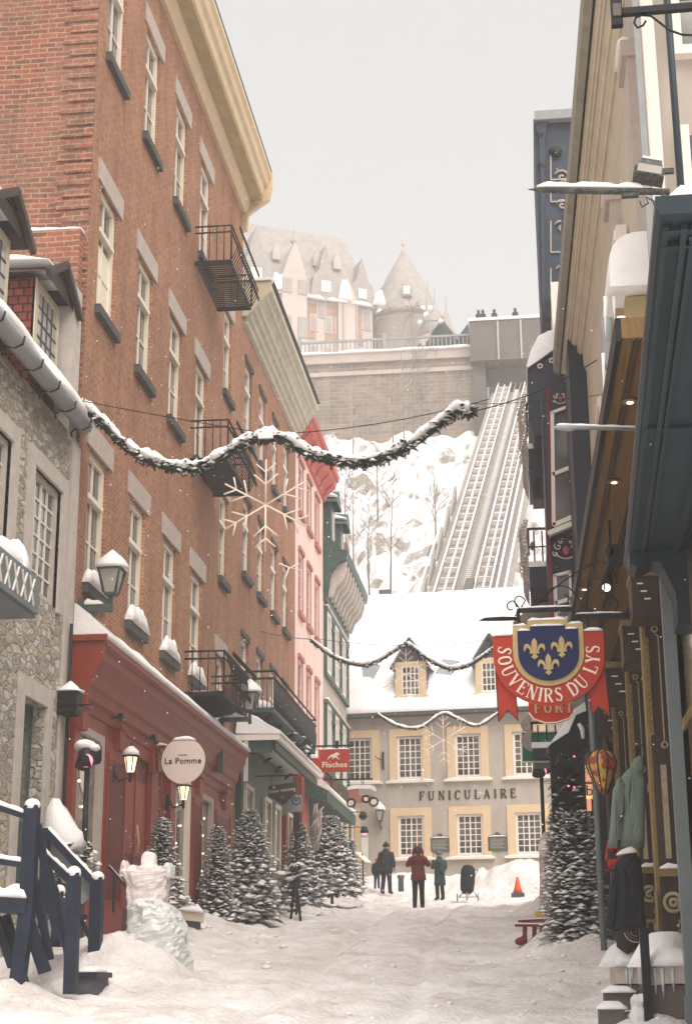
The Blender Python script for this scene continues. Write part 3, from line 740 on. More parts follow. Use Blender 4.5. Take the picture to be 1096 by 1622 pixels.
# windows are made in a local frame: x along the wall, -y outward, z up, origin bottom centre on the wall face
def window(parent, pos, rot, w, h, frame='cream', glass='glass', cols=2, rows=3, transom=.64, rec=.12, fw=.09, bar=.03, sill=None, lintel=None, snow=False, surround=None, sash=None, arch=None, curtain=None):
    off = Vector((0,0,0)); q = parent
    while q is not None: off += q.location; q = q.parent
    g = MB(); g.box((-w/2, rec+.01, 0), (w/2, rec+.03, h))
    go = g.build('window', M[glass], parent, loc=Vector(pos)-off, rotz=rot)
    f = MB(); y0, y1 = rec-.05, rec+.012
    f.box((-w/2,y0,0),(-w/2+fw,y1,h)).box((w/2-fw,y0,0),(w/2,y1,h)).box((-w/2+fw,y0,h-fw),(w/2-fw,y1,h)).box((-w/2+fw,y0,0),(w/2-fw,y1,fw))
    zz = [fw, h-fw]
    if transom:
        f.box((-w/2+fw,y0-.05,h*transom-.045),(w/2-fw,y1,h*transom+.045)); zz = [fw, h*transom-.045, h*transom+.045, h-fw]
    f.build('frame', M[frame], go, loc=(0,0,0))
    s = MB(); ys0 = rec-.02
    for c in range(1, cols):
        x = -w/2+fw+(w-2*fw)*c/cols; bb = bar*1.6 if (cols % 2 == 0 and c == cols//2) else bar
        for a, b in zip(zz[::2], zz[1::2]): s.box((x-bb/2,ys0,a),(x+bb/2,y1-.002,b))
    segs = list(zip(zz[::2], zz[1::2]))
    for si, (a, b) in enumerate(segs):
        k = rows if si == 0 else (1 if len(segs) > 1 else rows)
        for r in range(1, k):
            z = a+(b-a)*r/k; s.box((-w/2+fw,ys0+.004,z-bar/2),(w/2-fw,y1-.004,z+bar/2))
    if s.v: s.build('glazing_bar', M[sash or frame], go, loc=(0,0,0))
    if curtain:
        c = MB(); c.box((-w/2+fw,rec+.0,fw+h*curtain[0]),(w/2-fw,rec+.008,h*curtain[1]-fw)); c.build('blind', M[curtain[2]], go, loc=(0,0,0))
    if sill:
        b = MB(); b.box((-w/2-.10,-.11,-.17),(w/2+.10,.06,-.003)); so_ = b.build('sill', M[sill], go, loc=(0,0,0))
        if snow:
            b = MB(); b.heap((-w/2-.1,-.06,-.003),(w/2+.1,-.06,-.003), .17, snow, pos[1]); b.build('snow', M['snow'], go, loc=(0,0,0))
    if lintel:
        b = MB(); b.prism([(-w/2-.22,h+.003),(w/2+.22,h+.003),(w/2+.25,h+.42),(-w/2-.25,h+.42)], lambda a, c, d: (a, d, c), -.035, .08); b.build('lintel', M[lintel], go, loc=(0,0,0))
    if surround:
        b = MB(); sw, mm = surround
        b.box((-w/2-sw,-.05,-.06),(-w/2,.06,h+sw)).box((w/2,-.05,-.06),(w/2+sw,.06,h+sw)).box((-w/2,-.05,h),(w/2,.06,h+sw))
        b.build('surround', M[mm], go, loc=(0,0,0))
    return go
def cornice(parent, name, m, prof, y0, y1, fn=None, along='y'):
    """profile of (x, z) points swept along the street"""
    b = MB(); b.prism(prof, (lambda a, c, d: (a, d, c)), y0, y1); return b.build(name, m, parent)
XL = -7.2

# ================================================================ brick town house A
A = thing('brick_house', 'tallest orange brick town house with ochre cornice above the red shopfront', 'house', (XL, 24.0, 2.0))
cY = [25.2, 28.0, 30.75, 33.4]; hol = []
AW = []
for y in cY:
    for z0, z1 in ((17.95,20.42),(12.95,15.3),(7.98,10.36)): hol.append((y-.6-24.0, z0-1.5, y+.6-24.0, z1-1.5)); AW.append((y, z0, z1))
for z0, z1, yc in ((15.75,18.0,36.45),(10.95,13.1,36.3),(6.9,9.05,36.2)): hol.append((yc-.5-24.0, z0-1.5, yc+.5-24.0, z1-1.5)); AW.append((yc, z0, z1))
w = MB(); wall_panel(w, (XL,24.0,1.5), (0,1,0), (1,0,0), 14.35, 20.4, hol); w.build('wall', M['brick'], A)
w = MB(); w.quad((XL-.001,24.0,9),(XL-12,24.0,9),(XL-12,24.0,25.5),(XL-.001,24.0,25.5)).quad((XL-.001,38.35,20),(XL-12,38.35,20),(XL-12,38.35,23.2),(XL-.001,38.35,23.2)).quad((XL,38.35,21.9),(XL,24,21.9),(XL,24,23.2),(XL,38.35,23.2))
w.build('side_wall', M['brick_side'], A)
# toothed brick corner pier and the thicker foot of the side wall with its snowy ledge
zl = P(70, 366, Y=23.75).z; xr = P(128, 366, Y=23.75).x
w = MB(); w.box((-18,23.72,8),(xr,23.998,zl)); w.build('buttress', M['brick_side'], A)
w = MB(); w.heap((-12,23.86,zl),(xr+.02,23.86,zl),.3,.13,3,n=40); w.build('ledge_snow', M['snow'], A)
w = MB(); q0 = P(107, 455, Y=23.4); q1 = P(134, 452, Y=23.4); q2 = P(104, 640, Y=23.4)
w.box((q0.x-.42,23.3,q2.z-.6),(XL+.02,23.719,q0.z)); w.build('parapet', M['stone'], A)
w = MB()
for i in range(46):
    z = 12.4+i*.235
    if abs(z-zl) < .2: continue
    w.box((XL-.5-(i%2)*.12,23.965,z),(XL-.01,23.999,z+.17))
w.build('quoin', M['brick_side'], A)
w = MB(); w.quad((XL-12,24,23.2),(XL+.72,24,23.2),(XL+.72,38.4,23.2),(XL-12,38.4,23.2)); w.build('roof', M['snow'], A)
prof = [(XL,21.68),(XL+.1,21.68),(XL+.14,21.84),(XL+.2,21.9),(XL+.24,22.06),(XL+.56,22.2),(XL+.60,22.42),(XL+.68,22.48),(XL+.72,22.66),(XL+.79,22.74),(XL+.79,22.86),(XL+.70,22.9),(XL,23.15)]
co = cornice(A, 'cornice', M['yellow_trim'], prof, 23.75, 38.15)
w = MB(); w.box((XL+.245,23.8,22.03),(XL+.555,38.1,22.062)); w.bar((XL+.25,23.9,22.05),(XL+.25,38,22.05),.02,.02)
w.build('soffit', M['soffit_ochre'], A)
w = MB(); w.box((XL+.62,23.7,22.905),(XL+.80,38.2,22.93)); w.build('roof_edge', M['slate'], A)
w = MB(); w.prism([(XL,21.2),(XL+.12,21.25),(XL+.16,21.7),(XL+.5,21.95),(XL+.72,22.1),(XL+.8,22.5),(XL+.8,22.9),(XL,23.1)], lambda a,b,d: (a,d,b), 38.155, 38.34); w.build('console', M['yellow_trim'], A)
for i, (y, z0, z1) in enumerate(AW):
    cur = None
    if i == 1: cur = (.0, .64, 'cream')
    side = i >= 12
    window(A, (XL, y, z0), LEFT, 1.0 if side else 1.2, z1-z0, sill=None if (side and i == 14) else 'dark_stone', lintel='lintel', snow=.34 if (z0 < 9) else False, transom=.66, rows=2, curtain=cur, glass='glass', fw=.13, bar=.035)
# iron balconies with bellied rails
def balcony(y0, y1, zf, name_label, parent=None, depth=.85, hrail=.86, xw=XL, sgn=1, belly=True, snow=.0):
    t = thing('iron_balcony', name_label, 'balcony', (xw, (y0+y1)/2, zf), 0, 'iron balconies on the brick houses')
    x1 = xw+sgn*depth
    w = MB(); w.box((xw,y0,zf-.09),(x1,y0+.04,zf)).box((xw,y1-.04,zf-.09),(x1,y1,zf)).box((x1-sgn*.04,y0,zf-.09),(x1,y1,zf))
    n = int((y1-y0)/.11)
    for i in range(1, n): w.box((xw,y0+(y1-y0)*i/n-.012,zf-.03),(x1,y0+(y1-y0)*i/n+.03,zf-.005))
    w.build('floor_grate', M['black'], t)
    w = MB()
    for dz in (0, -.16): w.tube([(xw,y0,zf+hrail+dz),(x1,y0,zf+hrail+dz),(x1,y1,zf+hrail+dz),(xw,y1,zf+hrail+dz)], .022, 5)
    w.build('rail', M['black'], t)
    w = MB(); n = max(6, int((y1-y0)/.14))
    for i in range(n+1):
        y = y0+(y1-y0)*i/n
        pts = [(x1+sgn*(.0+(.16*math.sin(math.pi*(1-s))**1*(1 if s < .6 else .8)) if belly else 0), y, zf+hrail*s) for s in (0,.15,.3,.5,.7,.85,1)]
        w.tube(pts, .012, 4)
        if belly and i < n:
            for cz in (.28, .0):   # the rows of rings
                w.tube([(x1+sgn*.17+sgn*.02, y+.07+.055*math.cos(a), zf+.16+cz*1.4+.055*math.sin(a)+ (hrail-.62 if cz else 0)) for a in [k*math.pi/4 for k in range(9)]], .012, 4)
    for i in range(1, 5): 
        for yy in (y0, y1): w.tube([(xw+sgn*depth*i/5,yy,zf),(xw+sgn*depth*i/5,yy,zf+hrail)], .011, 4)
    for yy in (y0, y1): w.tube([(x1,yy,zf),(x1,yy,zf+hrail)], .02, 4)
    w.build('baluster', M['black'], t)
    if snow:
        w = MB(); w.heap((xw+sgn*.35,y0+.05,zf),(xw+sgn*.35,y1-.05,zf),.6,snow,y0); w.build('snow', M['snow'], t)
    return t
balcony(32.35, 35.0, 17.5, 'iron balcony under the ochre cornice, topmost on the brick front')
balcony(32.35, 35.0, 12.75, 'iron balcony partly behind the big garland and snow star')
balcony(32.35, 35.2, 7.55, 'lowest small iron balcony just above the red shop roof', snow=.08)

# ================================================================ brick house B
B = thing('brick_house', 'darker brick town house with grey wooden cornice and long iron balcony', 'house', (XL, 38.35, 3.0))
hol = []; BW = []
for y in (39.4, 41.65, 43.9, 46.1):
    for z0, z1 in ((15.6,17.72),(11.85,13.88),(7.75,10.18)): hol.append((y-.52-38.35, z0-2.5, y+.52-38.35, z1-2.5)); BW.append((y, z0, z1))
w = MB(); wall_panel(w, (XL,38.35,2.5), (0,1,0), (1,0,0), 9.75, 17.0, hol); w.build('wall', M['brick_b'], B)
w = MB(); w.quad((XL,38.35,19.5),(XL-10,38.35,19.5),(XL-10,48.1,19.5),(XL,48.1,19.5)); w.build('roof', M['snow'], B)
q = P(388, 505, X=XL).z
prof = [(XL,18.6),(XL+.10,18.63),(XL+.12,18.75),(XL+.20,18.79),(XL+.22,18.93),(XL+.31,18.97),(XL+.34,19.08),(XL+.42,19.12),(XL+.44,19.24),(XL+.54,19.36),(XL+.60,19.39),(XL+.62,19.5),(XL+.74,19.58),(XL+.76,19.7),(XL,19.85)]
cornice(B, 'cornice', M['grey_green'], prof, 38.5, 48.1)
MATS['grey_green_paint'].node_tree.nodes['Color Ramp'].color_ramp.elements[0].color = (.40,.37,.28,1)
MATS['grey_green_paint'].node_tree.nodes['Color Ramp'].color_ramp.elements[1].color = (.55,.51,.40,1)
w = MB(); w.prism([(XL-.1,18.78),(XL+.1,18.78),(XL+.55,19.25),(XL+.77,19.5),(XL+.77,19.74),(XL-.1,19.76)], lambda a,b,d: (a,d,b), 38.36, 38.495); w.build('end_board', M['beige'], B)
w = MB(); w.box((XL-.1,38.3,19.765),(XL+.80,38.55,19.83)); w.build('end_cap', M['snow'], B)
w = MB(); w.box((XL+.64,38.56,19.86),(XL+.80,48.1,19.89)); w.build('roof_edge', M['slate'], B)
for i, (y, z0, z1) in enumerate(BW):
    window(B, (XL, y, z0), LEFT, 1.04, z1-z0, frame='white', sill='dark_stone' if z0 > 9 else None, transom=.66, rows=2, fw=.12)
    if z1 > 1:
        w = MB(); w.box((XL+.002,y-.6,z1+.002),(XL+.05,y+.6,z1+.14)); w.build('brick_arch', M['dark_stone'], B)
# long balcony with its solid-looking panels
t = thing('long_balcony', 'long black iron balcony above the snowy shop canopy', 'balcony', (XL, 43, 8.4))
w = MB(); w.box((XL,38.0,8.05),(XL+1.0,45.6,8.15)); w.build('floor', M['dark_green'], t)
w = MB()
for dz in (0,-.18): w.tube([(XL,38.0,9.05+dz),(XL+1.0,38.0,9.05+dz),(XL+1.0,45.6,9.05+dz),(XL,45.6,9.05+dz)], .03, 5)
w.build('rail', M['black'], t)
w = MB()
for i in range(9): w.tube([(XL+.11*i+.06,38.0,8.12),(XL+.11*i+.06,38.0,8.9)], .013, 4)
for i in range(60):
    y = 38.0+7.6*i/60; w.tube([(XL+1.0,y,8.12),(XL+1.0,y,8.9)], .014, 4)
    if i % 2 == 0: w.tube([(XL+1.0,y+.17*math.cos(a)+.17,8.5+.2*math.sin(a)) for a in [k*math.pi/4 for k in range(9)]], .013, 4)
w.build('baluster', M['iron_snowy'], t)
w = MB(); w.heap((XL+.45,38.1,8.15),(XL+.45,45.4,8.15),.85,.34,4.0,taper=.1); w.build('snow', M['snow'], t)
for i in range(5):
    y = 38.3+i*1.75; w = MB(); w.tube([(XL,y,7.2),(XL+.5,y,7.6),(XL+.9,y,8.05)], .04, 5); w.build('bracket', M['black'], t)

# ================================================================ pink house C
Cc = thing('pink_house', 'narrow pale pink plastered house under a bright red cornice', 'house', (XL, 48.1, 4.0))
hol = []; CW = []
for y in (49.25, 51.15, 53.15):
    for z0, z1 in ((16.45,18.15),(13.1,15.1),(9.1,11.55)): hol.append((y-.45-48.1, z0-3.5, y+.45-48.1, z1-3.5)); CW.append((y, z0, z1))
w = MB(); wall_panel(w, (XL,48.1,3.5), (0,1,0), (1,0,0), 6.75, 15.4, hol, .16); w.quad((XL,54.85,3.5),(XL-8,54.85,3.5),(XL-8,54.85,19),(XL,54.85,19)); w.build('wall', M['pink'], Cc)
for y, z0, z1 in CW:
    window(Cc, (XL, y, z0), LEFT, .9, z1-z0, frame='pink', glass='glass', transom=None, cols=2, rows=3, rec=.06, fw=.1, sill='pink_red')
    w = MB(); w.box((XL+.003,y+.45,z0),(XL+.03,y+.48,z1)).box((XL+.003,y-.48,z0),(XL+.03,y-.45,z1)).prism([(y-.56,z1+.02),(y+.56,z1+.02),(y+.5,z1+.16),(y-.5,z1+.16)], lambda a,b,d: (d,a,b), XL+.003, XL+.08); w.build('window_trim', M['pink_red'], Cc)
prof = [(XL,18.6),(XL+.1,18.65),(XL+.15,18.85),(XL+.45,19.12),(XL+.5,19.32),(XL+.58,19.36),(XL+.6,19.56),(XL,19.7)]
cornice(Cc, 'cornice', M['red_cornice'], prof, 48.12, 55.0)
w = MB(); w.quad((XL+.58,48.12,19.6),(XL+.58,55,19.6),(XL-4,55,21.2),(XL-4,48.12,21.2)); w.build('roof', M['slate'], Cc)
w = MB()
for i in range(6):
    y = 48.6+i*1.15; w.tube([(XL+.12,y,18.66),(XL+.2,y,18.84),(XL+.42,y,19.06),(XL+.5,y,19.25)], .03, 5)
w.build('corbel', M['pink_red'], Cc)

# ================================================================ house D with the stacked bay windows
D = thing('bay_house', 'small grey plaster house with dark green bay windows and corbelled cornice', 'house', (XL, 55, 4.5))
w = MB(); w.box((XL-7,54.9,4.2),(XL,62.0,15.2)); w.build('wall', M['plaster'], D)
w = MB(); w.quad((XL+.7,54.9,16.75),(XL+.7,62.2,16.75),(XL-2.2,62.2,20.0),(XL-2.2,54.9,20.0)).quad((XL+.7,54.9,16.75),(XL-2.2,54.9,20.0),(XL-2.2,54.9,16.75)).quad((XL+.7,62.2,16.75),(XL-2.2,62.2,16.75),(XL-2.2,62.2,20.0)); w.build('roof', M['dark_green'], D)
for z0, z1 in ((12.35,14.6),(8.9,11.2)):
    bay = MB(); bay.box((XL,55.05,z0-.15),(XL+.12,62.05,z0)).box((XL,55.05,z1),(XL+.14,62.05,z1+.14))
    for i in range(4): bay.box((XL+.001,55.1+i*2.28-.02,z0),(XL+.11,55.1+i*2.28+.16,z1))
    bo = bay.build('bay_frame', M['dark_green'], D)
    for i in range(3):
        yy = 55.1+2.28*i+1.22
        window(D, (XL+.10, yy-.5, z0), LEFT, .95, z1-z0, frame='white', transom=None, cols=2, rows=3, rec=.03, fw=.12)
        window(D, (XL+.10, yy+.48, z0), LEFT, .95, z1-z0, frame='dark_green', sash='white', transom=.8, cols=2, rows=2, rec=.03, fw=.13)
    w = MB(); w.heap((XL+.1,55.1,z1+.14),(XL+.1,62,z1+.14),.16,.09,2.2,taper=.02); w.build('snow', M['snow'], D)
prof = [(XL,14.9),(XL+.1,14.92),(XL+.14,15.3),(XL+.2,15.4),(XL+.26,15.9),(XL+.5,16.25),(XL+.85,16.45),(XL+.9,16.75),(XL,16.85)]
cornice(D, 'cornice', M['dark_green'], prof, 54.92, 62.15)
for i in range(9):
    y = 55.2+i*.78
    w = MB(); w.prism([(XL+.15,15.1),(XL+.3,15.12),(XL+.42,15.45),(XL+.68,15.75),(XL+.8,16.1),(XL+.82,16.4),(XL+.4,16.2),(XL+.2,15.8)], lambda a,b,d: (a,d,b), y, y+.22); w.build('corbel', M['stone'], D)
for i, y in enumerate((56.6, 59.6)):
    w = MB(); w.box((XL-1.2,y-.55,17.2),(XL+.15,y+.55,19.0)); d_ = w.build('dormer', M['dark_green'], D)
    w = MB(); w.quad((XL+.4,y-.75,18.9),(XL+.4,y,19.5),(XL-1.4,y,19.7),(XL-1.4,y-.75,19.0)).quad((XL+.4,y+.75,18.9),(XL-1.4,y+.75,19.0),(XL-1.4,y,19.7),(XL+.4,y,19.5)).quad((XL+.4,y-.75,18.9),(XL+.4,y+.75,18.9),(XL+.4,y,19.5)); w.build('dormer_roof', M['dark_green'], d_)
    w = MB(); w.heap((XL-1.1,y-.3,19.25),(XL+.38,y-.3,19.15),.8,.3,y); w.build('snow', M['snow'], d_)
    w = MB(); w.box((XL+.15,y-.35,17.4),(XL+.18,y+.35,18.7)); w.build('pane', M['glass_pale'], d_)
w = MB(); w.box((XL-.6,60.9,16.85),(XL+.2,61.7,18.7)); w.build('chimney', M['brick_b'], D)

# ================================================================ rubble stone house at the left edge
S = thing('stone_house', 'low rubble stone house with snowy gutter and shingled dormers at the left edge', 'house', (XL, 20, 1.5))
hol = []
SW = []
for yc in (19.95, 22.4): hol.append((yc-.72-15, 7.2-1.2, yc+.72-15, 9.08-1.2)); SW.append(yc)
hol.append((21.75-15, 2.9-1.2, 22.85-15, 5.62-1.2))
w = MB(); wall_panel(w, (XL,15,1.2), (0,1,0), (1,0,0), 9.0, 9.0, hol, .25); w.quad((XL,23.99,1.2),(XL-6,23.99,1.2),(XL-6,23.99,10.2),(XL,23.99,10.2)); w.build('wall', M['rubble'], S)
for yc in SW:
    window(S, (XL, yc, 7.2), LEFT, 1.44, 1.88, frame='stone', sash='white', transom=None, cols=4, rows=6, rec=.1, fw=.1, surround=(.26,'stone'), bar=.028)
w = MB(); w.box((XL+.003,21.5,2.6),(XL+.05,21.75,5.9)).box((XL+.003,22.85,2.6),(XL+.05,23.1,5.9)).box((XL+.003,21.75,5.62),(XL+.05,22.85,5.9)); w.build('door_surround', M['stone'], S)
w = MB(); w.box((XL-.25,21.75,2.9),(XL-.18,22.85,5.62)); d_ = w.build('door', M['dark_green'], S)
w = MB(); w.box((XL-.18,21.95,3.9),(XL-.175,22.65,5.3)); w.build('pane', M['glass'], d_)
w = MB(); w.box((XL-.02,23.55,1.2),(XL+.03,23.99,10.1)); w.build('corner_strip', M['stone'], S)
# steep roof with snow, gutter with iron hooks
w = MB(); w.quad((XL+.2,15,10.25),(XL+.2,23.95,10.25),(XL-3.2,23.95,14.2),(XL-3.2,15,14.2)); w.build('roof', M['slate'], S)
w = MB()
w.loft([[(XL+.38,y,10.3),(XL+.36,y,10.45+.08*math.sin(y*2.3)),(XL+.1,y,10.75+.12*math.sin(y*1.9)**2),(XL-.9,y,12.1),(XL-3.0,y,14.4),(XL-3.1,y,14.2),(XL+.2,y,10.31)] for y in [15+i*.37 for i in range(23)]], smooth=True)
w.build('roof_snow', M['snow'], S)
w = MB(); w.tube([(XL+.32,15,10.2),(XL+.32,23.2,10.2)], .13, 8); w.build('gutter', M['grey'], S)
for i in range(7):
    y = 17.9+i*.85; w = MB(); w.tube([(XL+.475,y,10.24),(XL+.45,y,10.12),(XL+.34,y,10.075),(XL+.22,y,10.10),(XL+.15,y,10.04),(XL+.17,y,9.97)], .017, 5); w.build('gutter_hook', M['black'], S)
def dormer(y, z, label=None):
    ww, h = 1.25, 1.5; x0 = XL-.2
    w = MB(); w.box((x0-3,y-ww/2,z-.4),(x0-.02,y+ww/2,z+h)); d_ = w.build('dormer', M['shingle'], S)
    w = MB(); w.box((x0-.06,y-ww/2,z-.1),(x0,y-ww/2+.14,z+h)).box((x0-.06,y+ww/2-.14,z-.1),(x0,y+ww/2,z+h)).box((x0-.06,y-ww/2+.14,z+h-.16),(x0,y+ww/2-.14,z+h)).box((x0-.06,y-ww/2+.14,z-.1),(x0,y+ww/2-.14,z+.1)); w.build('dormer_frame', M['beige'], d_)
    w = MB(); w.box((x0-.019,y-ww/2+.14,z+.1),(x0-.013,y+ww/2-.14,z+h-.16)); w.build('pane', M['glass_pale'], d_)
    w = MB()
    for i in range(1, 4): w.box((x0-.0125,y-ww/2+.14+(ww-.28)*i/4-.012,z+.1),(x0+.004,y-ww/2+.14+(ww-.28)*i/4+.012,z+h-.16))
    for i in range(1, 5): w.box((x0-.012,y-ww/2+.14,z+.1+(h-.26)*i/5-.012),(x0+.002,y+ww/2-.14,z+.1+(h-.26)*i/5+.012))
    w.build('glazing_bar', M['slate'], d_)
    w = MB()
    w.quad((x0+.28,y-ww/2-.25,z+h-.02),(x0+.28,y,z+h+.52),(x0-3,y,z+h+.62),(x0-3,y-ww/2-.25,z+h+.08)).quad((x0+.28,y+ww/2+.25,z+h-.02),(x0-3,y+ww/2+.25,z+h+.08),(x0-3,y,z+h+.62),(x0+.28,y,z+h+.52)).quad((x0+.2,y-ww/2-.2,z+h-.02),(x0+.2,y+ww/2+.2,z+h-.02),(x0+.2,y,z+h+.5))
    w.bar((x0+.27,y-ww/2-.28,z+h-.06),(x0+.27,y,z+h+.5),.08,.12).bar((x0+.27,y+ww/2+.28,z+h-.06),(x0+.27,y,z+h+.5),.08,.12)
    w.build('dormer_roof', M['brown'], d_)
    w = MB(); w.heap((x0-2.6,y-.35,z+h+.3),(x0+.2,y-.35,z+h+.26),.8,.22,y).heap((x0-2.6,y+.35,z+h+.3),(x0+.2,y+.35,z+h+.26),.8,.22,y+1); w.build('snow', M['snow'], d_)
dormer(20.05, 10.75); dormer(22.6, 10.78)
# hanging blue-grey sign box with crosses on the stone house
t = thing('wall_lamp_canopy', 'pale blue metal canopy with crossed panels on the rubble stone wall', 'canopy', (XL, 20.7, 6.2))
q0 = P(0, 985, X=XL+.7); q1 = P(59, 1015, X=XL+.7)
ya, yb, zc = 18.2, q1.y, 6.35
w = MB(); w.box((XL+.003,ya,zc),(XL+.66,yb,zc+.05)).box((XL+.62,ya,zc+.05),(XL+.7,yb,zc+.55)).box((XL+.003,yb-.06,zc+.05),(XL+.62,yb,zc+.55)); w.build('panel', M['bluegrey'], t)
w = MB()
for i in range(6):
    y = yb-.35-i*.33
    for s in (-1, 1): w.bar((XL+.705,y-.1*s,zc+.12),(XL+.705,y+.1*s,zc+.48),.03,.02)
w.build('cross', M['white'], t)
w = MB(); w.heap((XL+.35,ya,zc+.5),(XL+.35,yb-.02,zc+.5),.6,.42,5); w.heap((XL+.5,yb-.6,zc+.52),(XL+.4,yb,zc+.5),.4,.5,8); w.build('snow', M['snow'], t)
# ================================================================ red shop front under house A
XS = XL+.10
SH = thing('red_shopfront', 'red painted wooden shopfront with deep snowy cornice under the tall brick house', 'shopfront', (XL, 24.2, 1.8))
LIP = XL+.53
prof = [(XL+.002,5.84),(XS+.02,5.86),(XS+.03,6.02),(XS+.10,6.06),(XS+.12,6.22),(XS+.17,6.26),(XS+.19,6.42),(XS+.30,6.62),(XS+.34,6.66),(XS+.36,6.82),(LIP,6.86),(LIP,6.95),(XL+.002,7.02)]
cornice(SH, 'cornice', M['red'], prof, 24.25, 37.3)
w = MB(); w.prism([(XL+.003,5.5),(XS+.06,5.55),(XS+.16,5.9),(XS+.22,6.3),(XS+.40,6.62),(XS+.42,6.97),(XL+.003,7.0)], lambda a,b,d: (a,d,b), 24.13, 24.246).box((XL+.003,24.08,6.9),(LIP+.04,24.125,7.0)); w.build('end_board', M['red'], SH)
w = MB()
w.loft([[(XL+.005,y,6.96),(XL+.01,y,7.52+.10*noise.noise(Vector((0,y,0)))-.012*(y-24)),(XL+.25,y,7.36+.08*noise.noise(Vector((3,y,0)))-.006*(y-24)),(LIP-.04,y,7.10+.05*noise.noise(Vector((6,y*1.5,0)))),(LIP+.04,y,7.0),(LIP+.02,y,6.955)] for y in [24.1+i*.3 for i in range(45)]]); w.build('cornice_snow', M['snow'], SH)
w = MB(); w.box((XL+.004,24.2,5.62),(XS,37.2,5.85)); w.build('frieze', M['red'], SH)
for y in (24.3,26.6,29.45,31.0,33.3,36.2):
    w = MB(); w.box((XS+.002,y-.14,5.5),(XS+.12,y+.14,5.85)).box((XS+.002,y-.18,5.852),(XS+.16,y+.18,5.93)); w.build('console', M['red'], SH)
for a, b in ((24.0,24.22),(25.87,27.3),(29.2,29.7),(30.8,31.25),(32.75,33.85),(35.2,37.1)):
    w = MB(); w.box((XL+.004,a,1.4),(XS+.04,b,5.62)); pi_ = w.build('pilaster', M['red'], SH)
    if b-a > .6:
        w = MB(); w.box((XS+.041,a+.14,3.0),(XS+.052,b-.14,5.3)); w.build('panel', M['red_dark'], pi_)
        for c in (a+.12,b-.16): 
            w = MB(); w.box((XS+.041,c,2.9),(XS+.07,c+.04,5.4)); w.build('moulding', M['red'], pi_)
for i, (a, b, fm) in enumerate([(24.22,25.87,'lintel'),(31.25,32.75,'cream'),(33.85,35.2,'lintel')]):
    w = MB(); w.box((XL+.02,a,3.3),(XL+.04,b,5.62)); g_ = w.build('shop_window', M['glass_warm'], SH)
    w = MB(); w.box((XL+.004,a,1.4),(XS-.01,b,3.3)); w.build('stall_riser', M['red'], SH)
    w = MB(); w.box((XL+.04,a,3.3),(XL+.12,a+.1,5.62)).box((XL+.04,b-.28,3.3),(XL+.12,b,5.62)).box((XL+.04,a+.1,5.5),(XL+.12,b-.28,5.62)).box((XL+.04,a+.1,3.3),(XL+.12,b-.28,3.4)); w.build('window_frame', M[fm], SH)
    w = MB()
    for k in range(5): w.ball((XL+.06, a+.25+(b-a-.6)*rnd(0,1), 3.6+1.9*k/5), .022, 6, 4)
    w.build('fairy_lights', M['fairy'], g_)
    w = MB()
    if i == 0: w.ball((XL+.05,(a+b)/2-.1,4.9), (.012,.28,.33), 14, 8).build('window_display', M['cream'], g_)
    else: w.box((XL+.041,a+.12,3.45),(XL+.05,a+.5,5.4)); w.build('window_display', M['lintel'], g_)
for a, b in ((27.3,29.2),(29.7,30.8)):
    w = MB(); w.box((XL+.01,a,1.6),(XL+.04,b,5.62)); d_ = w.build('door', M['red_dark'], SH)
    m_ = (a+b)/2
    for c in (a+.1, m_+.05):
        for z0, z1 in ((2.9,3.7),(3.85,5.2)):
            w = MB(); w.box((XL+.041,c,z0),(XL+.055,c+(b-a)/2-.15,z1)); w.build('panel', M['red'], d_)
    w = MB(); w.box((XL+.041,m_-.025,1.9),(XL+.075,m_+.025,5.6)); w.build('door_stile', M['red'], d_)
    w = MB(); w.tube([(XL+.09,m_+.1,3.9),(XL+.13,m_+.1,4.1),(XL+.09,m_+.1,4.4)], .02, 5); w.build('handle', M['gold_bright'], d_)
for y0 in (26.0, 28.4, 30.4):
    w = MB(); w.bar((XS+.06,y0,5.95),(XS+.20,y0+.05,6.0),.03,.03); w.obox((XS+.23,y0+.05,6.0),(.08,.16,.08)); w.build('spot_fitting', M['black'], SH)

# ================================================================ wall lanterns
def lantern_head(parent, c, r, h, snow=True, lit=False, iron='verdigris', sides=4):
    x, y, z = c
    w = MB(); rot = math.pi/4
    w.lathe([(r*.30,-.02),(r*.55,0),(r*.55,.04)], (x,y,z), sides, True, rot)
    for k in range(sides):
        a = rot+2*math.pi*k/sides
        w.tube([(x+r*.55*math.cos(a),y+r*.55*math.sin(a),z+.03),(x+r*math.cos(a),y+r*math.sin(a),z+h*.68)], .018*r/.25+.004, 4)
    w.lathe([(r*1.03,h*.66),(r*1.12,h*.68),(r*1.12,h*.72),(r*.45,h*.93),(r*.12,h),(r*.08,h*1.1),(.01,h*1.14)], (x,y,z), sides, True, rot)
    w.tube([(x,y,z-.22),(x,y,z)], r*.16); w.ball((x,y,z-.24), r*.2, 6, 4)
    fr = w.build('lantern_frame', M[iron], parent)
    w = MB(); w.lathe([(r*.52,.04),(r*.96,h*.66)], (x,y,z), sides, True, rot); w.build('lantern_glass', M['lamp_glass'] if lit else M['glass_pale'], fr)
    if snow:
        w = MB(); w.lathe([(r*1.15,h*.71),(r*1.12,h*.80),(r*.85,h*.96),(r*.45,h*1.1),(r*.08,h*1.24)], (x,y,z), 10); w.build('snow', M['snow'], fr)
    return fr
q = P(176, 945, X=XL+.52)
t = thing('wall_lantern', 'big four-sided verdigris lantern under a snow cap on the left brick wall', 'lantern', (XL, q.y, q.z-.1))
lantern_head(t, (q.x, q.y, q.z+.02), .25, .62)
